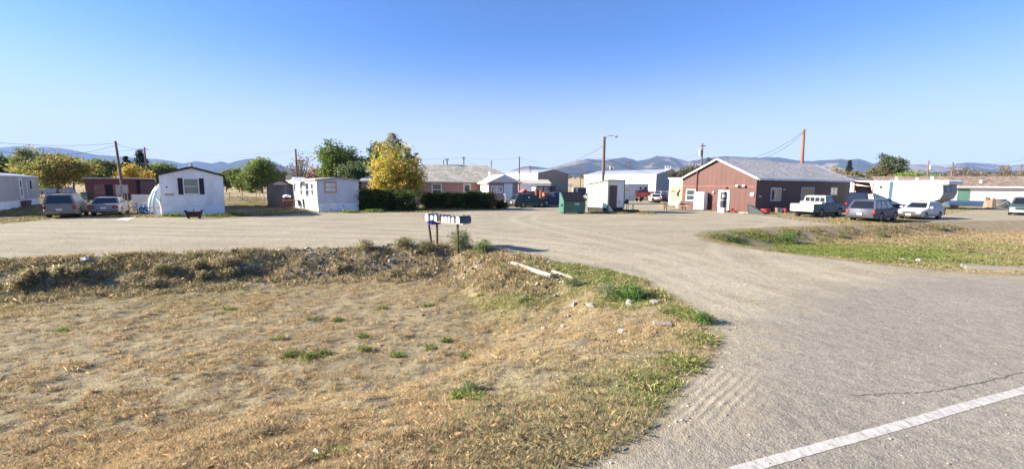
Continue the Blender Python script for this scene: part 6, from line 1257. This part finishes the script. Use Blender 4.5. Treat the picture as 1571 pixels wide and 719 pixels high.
for k, (px, py, wr_, pal, lb) in enumerate(((1482, 259, 5.5, [(.14, .11, .085), (.17, .135, .105), (.12, .095, .07)], 'wide pinkish brown leafless looking tree behind the white house roof'), (1502, 262, 3.6, BRN+GRY, 'olive brown tree right of the wide pinkish one'), (1543, 257, 4.0, [(.16, .13, .09), (.13, .115, .07)], 'pale tan feathery tree near the right edge'), (1527, 268, 4.0, GRY+OLV, 'low dull green tree between the tan ones'), (1562, 265, 3.5, OLV+BRN, 'low olive tree at the right edge'))):
    tree('autumn_tree', TA(px, 120+4*k), ht(px, py, 120+4*k), wr_, lb, pal, 100+k, ncl=80, npc=60, leaf=.26, low=.1, bark=BARKP)
tree('juniper_tree', TA(1058, 92), ht(1060, 252, 92), 3.6, 'dark olive juniper left of the pole behind the brown gable', [(.05, .065, .035), (.07, .085, .045), (.09, .08, .05)], 110, ncl=110, npc=70, leaf=.22, low=.1)
tree('juniper_tree', TA(1080, 88), ht(1080, 244, 88), 2.1, 'small dark juniper right behind the pole at the brown gable', [(.05, .065, .035), (.06, .07, .04)], 111, ncl=60, npc=60, leaf=.2, low=.2)
# distant trees on the plain: many small clumps far off, one mass
g_ = np.random.default_rng(5); C = []
for k in range(700):
    Yd = 700+2300*g_.random(); px = g_.uniform(300, 1650); x = (px-785)/640*Yd; z = terrain(np.array([x]), np.array([Yd]))[0]; C.append((x, Yd, z+2.5+g_.random()*2))
for k in range(320):
    Yd = 260+400*g_.random(); px = g_.uniform(-100, 480) if k % 2 else g_.uniform(1250, 1650); x = (px-785)/640*Yd; z = terrain(np.array([x]), np.array([Yd]))[0]; C.append((x, Yd, z+2+g_.random()*2))
V, Fc, cl = leaves(np.array(C), 60, 1.9, 1.2, [(.05, .065, .03), (.07, .08, .035), (.10, .09, .045)], 6, flat=.8); o = np_mesh('distant_trees', V, Fc, LM, None, cl); tag(o, 'scattered dark trees on the far plain below the hills', 'woodland', kind='stuff')

# ---------------------------------------------------------------- foreground solids
LOGM = mat('bleached_log', (.34, .305, .25), .8, var=.25, bump=.3)
def gz(x, y): return float(terrain(np.array([x]), np.array([y]))[0])
def hit(px, py):
    d = ray(px, py); lo, hi = .5, 60
    for k in range(400):
        tt = 1.0+k*.1; x = d[0]/d[1]*tt; z = CAM_H+d[2]/d[1]*tt
        if z <= gz(x, tt): return (x, tt, gz(x, tt))
    return (*G(px, py), 0)
def log(pa, pb, r, label):
    a = hit(*pa); c = hit(*pb); t = thing('timber_log', label, 'log', a); d = Vector(c)-Vector(a)
    MB().cyl((0, 0, r*.7), (d.x, d.y, d.z+r*.7), r, r*.9, 10).build('log', LOGM, t, smooth=40); e = d.normalized(); MB().cyl(Vector((0, 0, r*.7))-e*.004, Vector((0, 0, r*.7))-e*.001, r*.6, n=8).build('sawn_end', mat('sawn_wood', (.42, .34, .24), .9), t)
log((786, 408), (846, 430), .085, 'long bleached white log lying at the edge of the green verge'); log((848, 419), (880, 431), .06, 'shorter bleached log right of the long white one')
ROCK = mat('pale_rock', (.26, .235, .20), .9, var=.3, bump=.6); ROCKW = mat('white_rock', (.33, .31, .27), .9, var=.2, bump=.5); ROCKD = mat('brown_clod', (.22, .16, .12), .95, var=.3, bump=.6)
def rock(px, py, s, m_, label, fl=.6, k=0, nm='rock'):
    x, y, z = hit(px, py); t = MB().blob((0, 0, 0), s, s*.8, s*fl, 7, 5, .34, k+int(px)).build(nm, m_); t.location = (x, y, z+s*fl*.15); t.rotation_euler = (0, 0, px*.7); tag(t, label, nm.replace('_', ' '))
for k, (px, py, s, m_, lb) in enumerate(((842, 491, .045, ROCKW, 'small white stone upper left of a loose group of four'), (834, 505, .055, ROCKW, 'small white stone lowest left in the loose group of four'), (864, 501, .055, ROCKW, 'small pale stone, lower right in the loose group of four'), (872, 487, .045, ROCKW, 'small white stone, upper right in the loose group of four'), (955, 513, .09, ROCKW, 'flat white stone left of the concrete slab'), (881, 467, .11, ROCK, 'grey boulder left of the larger grey boulder in the green verge'), (905, 470, .13, ROCK, 'larger grey boulder half sunk left of the big green weed'), (966, 467, .15, ROCK, 'flat tan rock just below the big green weed'), (805, 457, .10, ROCK, 'rounded grey stone on the green patch below the logs'), (735, 405, .13, ROCK, 'pale rock in the rubble bank under the mailboxes'), (716, 412, .12, ROCK, 'rock low in the rubble bank below the mailboxes'), (690, 408, .13, ROCKD, 'brown rock in the rubble bank left of the pale ones'), (757, 434, .09, ROCKW, 'white stone at the foot of the bank right of the rubble'), (600, 404, .15, ROCK, 'grey rock in the middle of the bank'), (598, 362+14, .12, ROCK, 'rock at the top of the bank above the grey one'), (640, 388, .2, ROCKD, 'large dark clod under the left mailbox post'), (665, 392, .22, ROCKD, 'large dark clod under the right mailbox post'), (560, 390, .13, ROCK, 'grey stone in the bank left of the clods'), (480, 400, .11, ROCK, 'grey stone in the left part of the bank'), (378, 415, .12, ROCK, 'pale stone low on the left bank'), (263, 442, .11, ROCKW, 'white stone at the foot of the left bank'), (584, 533, .05, ROCKD, 'small dark clod on bare soil in the middle of the field, upper one'), (585, 542, .04, ROCKD, 'small dark clod on bare soil in the middle of the field, lower one'), (648, 484, .06, ROCKD, 'dark stone on the bare patch right of the weeds'), (1085, 535, .08, ROCKD, 'dark stone at the green edge beside the gravel'), (1118, 508, .03, ROCKD, 'small dark pebble at the tip of the verge'), (1005, 467, .12, ROCK, 'flat grey stone right of the big green weed'), (820, 478, .06, ROCKD, 'brown stone between the logs and the white stones'), (1410, 402, .2, ROCKW, 'white stone beside the drain on the right verge'), (1382, 399, .15, ROCKW, 'white stone left of the one beside the drain'))):
    rock(px, py, s, m_, lb, .55, k)
q = hit(1016, 500); t = thing('concrete_block', 'pale rectangular concrete block lying in the grass near the gravel edge', 'concrete block', q, R(-8)); MB().box(-.17, .17, -.09, .09, -.02, .07).build('block', mat('pale_concrete_chunk', (.27, .24, .19), .9, var=.25, bump=.5), t, bevel=.015)
for s in (-.16, .06): MB().box(s, s+.08, -.11, -.091, -.0, .05).build('broken_edge', mat('pale_concrete_chunk', (.27, .24, .19), .9, var=.25, bump=.5), t)
q = hit(486, 700); o = MB().box(-.045, .045, -.013, .013, 0, .012).build('wood_scrap', mat('white_painted_wood', (.7, .68, .62), .7)); o.location = (q[0], q[1], q[2]+.035); o.rotation_euler = (.1, 0, R(-35)); tag(o, 'small white wood scrap lying in the dry grass at the bottom', 'wood scrap')
q = hit(131, 404); o = MB().hexa([(-.12, -.05, 0), (.1, -.07, 0), (.12, .06, 0), (-.1, .07, 0), (-.1, -.04, .06), (.08, -.05, .1), (.1, .05, .05), (-.08, .05, .09)]).build('plastic_litter', mat('pale_blue_plastic', (.5, .58, .62), .5)); o.location = (q[0], q[1], q[2]+.05); tag(o, 'crumpled pale blue plastic litter on top of the left bank', 'litter')
# concrete drain strip at the right
dA = Vector(G(1478, 408, -.1)); dB = Vector(G(1640, 419, -.1)); dd = (dB-dA); t = thing('concrete_drain', 'grey concrete drain edge with a dark slot on the right verge', 'drain', (dA.x, dA.y, -.15), math.atan2(dd.y, dd.x)); Ld = dd.length
MB().box(0, Ld, -.22, -.06, 0, .10).box(0, Ld, .06, .22, 0, .11).build('kerb', mat('grey_concrete', (.22, .205, .175), .9, var=.2, bump=.3), t); MB().box(.3, Ld, -.058, .058, .02, .06).build('slot', mat('dark_slot', (.03, .03, .03), .9), t)

# ---------------------------------------------------------------- plants on the ground (uncountable: stuff)
BL = leafmat('grass_blade', .7, .3)
def blades(name, x, y, h, wd, pal, per, lean, spread, seed, label, cat, lim=None, curve=True):
    """tufts at x,y (arrays) with height h; each blade one triangle"""
    g = np.random.default_rng(seed); n = len(x); ti = np.repeat(np.arange(n), per); N = len(ti)
    a = g.random(N)*6.283; r = spread*np.sqrt(g.random(N))*(h[ti]/h.mean())**.5; bx = x[ti]+r*np.cos(a); by = y[ti]+r*np.sin(a)
    bz = terrain(bx, by)-.01; hh = h[ti]*(.45+.75*g.random(N)); la = a+g.normal(size=N)*.8; ln = lean*hh*(.3+g.random(N)*1.1)
    px = g.random(N)*3.1416; w2 = wd*(.6+.8*g.random(N))*(.5+.5*hh/h.mean())
    c = np.asarray(pal)[g.integers(0, len(pal), N)] if not callable(pal) else pal(bx, by, g, N)
    c = np.clip(c*(1+(g.random(N)[:, None]-.5)*.5), 0, 1)
    b0 = np.stack([bx-np.cos(px)*w2, by-np.sin(px)*w2, bz], 1); b1 = np.stack([bx+np.cos(px)*w2, by+np.sin(px)*w2, bz], 1)
    m_ = np.stack([bx+np.cos(la)*ln*.35, by+np.sin(la)*ln*.35, bz+hh*.6], 1); tp = np.stack([bx+np.cos(la)*ln, by+np.sin(la)*ln, bz+hh*np.clip(1-.25*ln/hh, .3, 1)], 1)
    sw = np.stack([np.cos(px)*w2, np.sin(px)*w2, np.zeros(N)], 1)
    V = np.stack([b0, b1, m_+sw*.7, tp, m_-sw*.7], 1).reshape(-1, 3); Fc = np.arange(5*N).reshape(-1, 5)
    o = np_mesh(name, V, Fc, BL, None, np.repeat(c, 5, 0)); tag(o, label, cat, kind='stuff'); return N
def scatter(n, y0, y1, seed, pw=1.6):
    g = np.random.default_rng(seed); y = y0+(y1-y0)*g.random(n)**pw; x = (g.random(n)*2-1)*(1.35*y+2.0); return x, y, g
DRY = np.array([(.72, .55, .33), (.64, .48, .28), (.80, .64, .41), (.54, .39, .22), (.68, .46, .27), (.36, .28, .15), (.33, .30, .16), (.24, .18, .10)]); GRE = np.array([(.17, .24, .05), (.22, .28, .07), (.29, .31, .09), (.13, .18, .045)]); OLW = np.array([(.22, .21, .10), (.28, .24, .13), (.34, .27, .15), (.15, .155, .07), (.38, .30, .19)])
def palmix(boost=0.0):
    def f(x, y, g, N):
        gr = np.clip(green_at(x, y)*1.2+boost, 0, 1); k = g.random(N) < gr
        c = DRY[g.integers(0, len(DRY), N)]; c2 = GRE[g.integers(0, len(GRE), N)]; sg = (g.random(N) < .40*sst((x+1.2)/1.5)*sst((7.5-y)/2.5)) ; c = np.where(sg[:, None], np.array([(.36, .37, .20), (.44, .41, .24), (.28, .31, .14)])[g.integers(0, 3, N)], c); return np.where(k[:, None], c2, c)
    return f
# short dry grass of the field
x, y, g = scatter(520000, 2.2, 20, 201, 1.05); d = sdf(FIELD, x, y); dn = .6*fbm(x*4.2, y*7.5, 71, 2)+.4*fbm(x*1.4, y*2.2, 75, 3); dl = fbm(x*.35, y*.5, 76, 3)
bare = np.exp(-((x-G(650, 480, -.8)[0])/1.7)**2-((y-G(650, 480, -.8)[1])/1.1)**2)
dens = dn*.72+dl*.28+.10*sst((6.2-y)/1.5)*(x < 1.0)+.06*sst(x/1.5)-.10*bare
keep = (d > -.02+.22*g.random(len(x))) & (dens > .405+.09*g.random(len(x))) & (g.random(len(x)) < .60)
x = x[keep]; y = y[keep]; dens = dens[keep]; hh = (.016+.050*np.clip((dens-.45)*6, 0, 1)+.045*sst((6.5-y)/2.5)*fbm(x*.6, y*.6, 73, 2))*(1+.4*green_at(x, y))
print('dry', len(x), blades('dry_grass', x, y, hh, 0.0013, palmix(.05), 11, .85, .03, 202, 'short dry straw coloured grass covering the sunken field', 'grass'))
x, y, g = scatter(26000, 2.4, 19, 203, 1.1); d = sdf(FIELD, x, y); keep = (d > .15) & (fbm(x*.7, y*.9, 74, 3) > .40) & (fbm(x*3, y*5, 70, 2) > .45); x = x[keep]; y = y[keep]
print(blades('grass_tufts', x, y, .04+.075*np.random.default_rng(1).random(len(x))**1.4, .0013, palmix(.07), 44, .65, .04, 204, 'taller pale grass tufts standing out of the dry field', 'grass'))
cl = [hit(px, py)[:2] for px, py in ((426, 522), (440, 548), (455, 544), (482, 549), (498, 545), (470, 551), (520, 494), (560, 520), (610, 548), (660, 535), (686, 525), (560, 536), (735, 455), (655, 470), (585, 474), (97, 510), (352, 475), (480, 490), (715, 547), (703, 612), (725, 610), (716, 606), (740, 616), (505, 697))]
g = np.random.default_rng(8); x = np.concatenate([c[0]+g.normal(size=14)*.07 for c in cl]); y = np.concatenate([c[1]+g.normal(size=14)*.05 for c in cl])
blades('green_tufts', x, y, .06+.05*g.random(len(x)), .006, GRE, 16, .8, .05, 205, 'small fresh green tufts dotted over the dry field', 'grass')
# green verge
x, y, g = scatter(60000, 3, 17, 206, 1.2); d = np.maximum(sdf(FIELD, x, y), -9); gr = green_at(x, y); keep = (d > .0+.2*g.random(len(x))) & (gr > .22+.5*g.random(len(x))) & (x > -4); x = x[keep]; y = y[keep]
print(blades('verge_weeds', x, y, .04+.08*fbm(x*1.5, y*1.5, 78, 3), .0038, np.vstack([GRE, GRE, DRY[:4], [(.30, .30, .10)]]), 18, .9, .07, 207, 'low green weeds along the gravel edge', 'weeds'))
# bank weeds
x, y, g = scatter(52000, 10, 20.5, 208, .8); d = sdf(FIELD, x, y); keep = (d > -.2) & (d < 2.8) & (y > 11) & (x < 1.2) & (fbm(x*1.4, y*2.0, 79, 3) > .30+.2*g.random(len(x))) & ((x < -8) | (x > -1.8) | (g.random(len(x)) < .5)); x = x[keep]; y = y[keep]; dk = sdf(FIELD, x, y)
print(blades('bank_weeds', x, y, .07+.16*fbm(x*.8, y*.8, 80, 3), .006, np.vstack([OLW, OLW, DRY[:4], GRE[3:]]), 14, .8, .13, 209, 'tangled olive and straw weeds on the bank below the gravel lot', 'weeds'))
# right verge
g = np.random.default_rng(210); n = 70000; x = 5+g.random(n)*42; y = 10+g.random(n)*22; d = sdf(ISLE, x, y); keep = (g.random(n) < np.clip(d/.9+.02, 0, 1)) & (d > .02) & (fbm(x*.8, y*.8, 81, 3) > .30+.15*g.random(n)); x = x[keep]; y = y[keep]
def pal_r(x, y, g, N):
    gr = np.clip(green_at(x, y)*1.15, 0, 1); k = g.random(N) < gr; c = np.vstack([DRY*.85, OLW])[g.integers(0, len(DRY)+3, N)]; c2 = np.vstack([GRE, [(.22, .26, .07)]])[g.integers(0, 5, N)]; dd = sdf(ISLE, x, y); bk = (dd < 2.0) & (y > 17+ (x-10)*.18) & (g.random(N) < .55); c = np.where(bk[:, None], OLW[g.integers(0, 5, N)], c); return np.where(k[:, None], c2, c)
print(blades('verge_grass', x, y, .02+(.05+.11*fbm(x*.6, y*.6, 82, 3))*np.clip(sdf(ISLE, x, y)/1.3, .12, 1), .006, pal_r, 18, .9, .16, 211, 'mixed green and dry grass filling the roadside swale at right', 'grass'))
# yards behind the lot
g = np.random.default_rng(212); n = 60000; y = 24+g.random(n)*60; x = (g.random(n)*2-1)*1.35*y; v = -sdf(GRAV, x, y); keep = (v > .05) & (fbm(x*.4, y*.4, 83, 3) > .42+.12*g.random(n)) & (sdf(ISLE, x, y) < 0); x = x[keep]; y = y[keep]
YP = np.array([(.20, .20, .06), (.30, .25, .11), (.42, .32, .17), (.14, .16, .05), (.36, .28, .14)])
print(blades('yard_grass', x, y, .07+.12*fbm(x*.5, y*.5, 84, 3), .022, YP, 9, .8, .25, 213, 'patchy yard grass around the homes behind the lot', 'grass'))
# island of dry weeds at the white shed
g = np.random.default_rng(214); c1 = G(985, 325); x = np.concatenate([G(905, 325)[0]+g.random(900)*6.2, G(925, 325)[0]+g.normal(size=200)*.8]); y = np.concatenate([39.5+g.random(900)**.7*2.6, 39.9+g.random(200)*.6]); keep = ~((x > 8.3) & (x < 10.8) & (y > 41)) & (vnoise(x*1.3, y*1.1, 5) > .38); x = x[keep]; y = y[keep]
blades('shed_weeds', x, y, .08+.16*g.random(len(x)), .014, np.vstack([DRY[3:], YP, YP[:1], [(.16, .2, .07)]]), 12, .8, .2, 215, 'dry weeds growing round the foot of the white shed', 'weeds')
x = np.concatenate([G(px, 333.5)[0]+g.normal(size=60)*.5 for px in (262, 330, 345, 315, 530, 498)]); y = np.concatenate([G(px, py)[1]-.15+g.normal(size=60)*.12 for px, py in ((262, 332), (330, 331), (345, 331), (315, 332), (530, 325), (498, 326))])
blades('wall_weeds', x, y, .16+.25*g.random(len(x)), .015, GRE, 9, .5, .15, 216, 'green weeds along the foot of the mobile home walls', 'weeds')
# leafy big weeds as plants
def weed(px, py, r, h, pal, label, seed, n=40, leaf=.045, ground=True):
    q = hit(px, py); t = thing('leafy_weed', label, 'plant', q); g = np.random.default_rng(seed); C = np.stack([g.normal(size=n)*r*.5, g.normal(size=n)*r*.5, h*(.1+.9*g.random(n)**.8)], 1); C[:, :2] *= (1.15-.5*C[:, 2:3]/h)
    V, Fc, cl = leaves(C, 26, r*.24, leaf*.42, pal, seed, flat=1.3, elong=5); np_mesh('foliage', V, Fc, LM, t, cl); b = MB()
    for k in range(0, n, 2): b.cyl((0, 0, 0), tuple(C[k]), .006, .003, 4, False)
    b.build('stem', mat('green_stem', (.14, .16, .06), .8), t)
GW = [(.13, .22, .06), (.18, .27, .07), (.09, .16, .04)]; GG = [(.24, .27, .13), (.30, .31, .16), (.18, .21, .10)]
weed(968, 460, .30, .24, GW, 'big bright green bushy weed on the verge', 301, 60); weed(935, 458, .22, .30, GG, 'taller grey green feathery weed left of the bright green bush', 302, 45, .03); weed(708, 384, .42, .62, GG, 'tall grey green weed bush under the right end of the mailboxes', 303, 90, .05); weed(742, 388, .35, .35, GG+GW, 'olive weed bush right of the tall one by the mailboxes', 304, 70, .05); weed(655, 386, .4, .22, [(.16, .16, .07), (.22, .19, .10)], 'low straw green weed clump at the left mailbox post', 305, 60, .05)
weed(720, 606, .16, .12, GG+[(.15, .22, .08)], 'small silvery green weed in the dry grass of the foreground', 306, 40, .022); weed(1078, 450+45, .2, .12, GW, 'green weed clump above the tip of the verge', 307, 40, .03); weed(1210, 372, .6, .4, GW, 'dark green weed clump at the left end of the right swale', 308, 60, .06)
weed(878, 440, .22, .2, GG, 'grey green weed below the shorter log', 309, 40, .03); weed(620, 378, .4, .2, [(.18, .17, .08), (.24, .20, .10)], 'dry weed clump on the bank top left of the mailboxes', 310, 50, .05); weed(560, 382, .4, .2, OLW.tolist(), 'olive weed clump on the bank crest further left', 311, 50, .05)
for k, (px, py) in enumerate(((45, 432), (95, 420), (118, 425), (205, 432), (250, 418), (300, 412), (345, 405), (312, 428), (355, 425), (232, 440), (30, 440), (520, 415), (640, 425), (600, 425), (1265, 372), (1290, 366), (1350, 362), (1440, 352))):
    weed(px, py, .30, .13, OLW.tolist()*2+GW[:1]+DRY[:3].tolist() if k < 14 else GW+OLW.tolist(), ['dark olive weed clump at the far left foot of the bank', 'dark weed clump on the left bank below the blue litter', 'weed clump right beside the one below the blue litter', 'broad weed clump low on the left bank', 'weed clump high on the left bank', 'weed clump in the middle of the left bank slope', 'weed clump near the bank crest above the pale stone', 'weed clump at the bank foot left of the pale stone', 'weed clump beside the pale stone low on the left bank', 'weed clump just above the white stone at the bank foot', 'lowest weed clump at the left edge of the bank', 'weed clump low in the middle bank', 'weed clump at the bank foot below the mailboxes', 'weed clump at the bank foot left of the mailboxes', 'green clump in the right swale near its left end', 'green clump on the far bank of the right swale', 'green clump on the right swale bank below the blue grey SUV', 'green clump on the right swale bank below the wagon'][k], 320+k, 40, .05)
# loose stones
def stones(name, n, f, smin, smax, cols, seed, label):
    g = np.random.default_rng(seed); x, y = f(g, n); n = len(x); s = smin+(smax-smin)*g.random(n)**3; z = terrain(x, y)
    o6 = np.array([(1, 0, 0), (0, 1, 0), (-1, 0, 0), (0, -1, 0), (0, 0, .7), (0, 0, -.5)]); a = g.random(n)*6.28; V = o6[None]*(s[:, None, None])*(1+(g.random((n, 6, 1))-.5)*.7); ca, sa = np.cos(a)[:, None], np.sin(a)[:, None]
    X2 = V[..., 0]*ca-V[..., 1]*sa; Y2 = V[..., 0]*sa+V[..., 1]*ca; V = np.stack([X2+x[:, None], Y2+y[:, None], V[..., 2]+z[:, None]+s[:, None]*.2], -1).reshape(-1, 3)
    f8 = np.array([(0, 1, 4), (1, 2, 4), (2, 3, 4), (3, 0, 4), (1, 0, 5), (2, 1, 5), (3, 2, 5), (0, 3, 5)]); Fc = (f8[None]+(np.arange(n)*6)[:, None, None]).reshape(-1, 3); c = np.array(cols)[g.integers(0, len(cols), n)]*(.7+.6*g.random((n, 1)))
    o = np_mesh(name, V, Fc, leafmat('loose_stone', .9, 0.0), None, np.repeat(np.clip(c, 0, 1), 6, 0)); tag(o, label, 'stones', kind='stuff')
def f1(g, n): y = 3+25*g.random(n)**1.4; x = (g.random(n)*2-1)*(1.3*y+1); k = (sdf(FIELD, x, y) < 0) & (sdf(ISLE, x, y) < 0) & ((sdf(ASPH, x, y) < -.2) | (g.random(n) < .05)); return x[k], y[k]
stones('loose_gravel', 42000, f1, .004, .019, [(.36, .32, .26), (.45, .41, .34), (.22, .20, .18), (.30, .25, .19)], 401, 'loose stones scattered over the gravel lot')
def f2(g, n): y = 3+17*g.random(n)**1.1; x = (g.random(n)*2-1)*(1.3*y+1); d = sdf(FIELD, x, y); k = (d > -.3); return x[k], y[k]
stones('field_stones', 16000, f2, .004, .022, [(.36, .31, .25), (.50, .45, .38), (.22, .17, .13)], 402, 'small stones and soil crumbs in the field')
def f3(g, n): y = 11+9*g.random(n); x = -9+10.5*g.random(n); d = sdf(FIELD, x, y); k = (d > 0) & (d < 2.6); return x[k], y[k]
stones('bank_rubble', 6000, f3, .012, .09, [(.34, .29, .24), (.44, .39, .33), (.12, .085, .06), (.20, .15, .11), (.08, .055, .04)], 403, 'stony rubble in the eroded bank under the mailboxes')
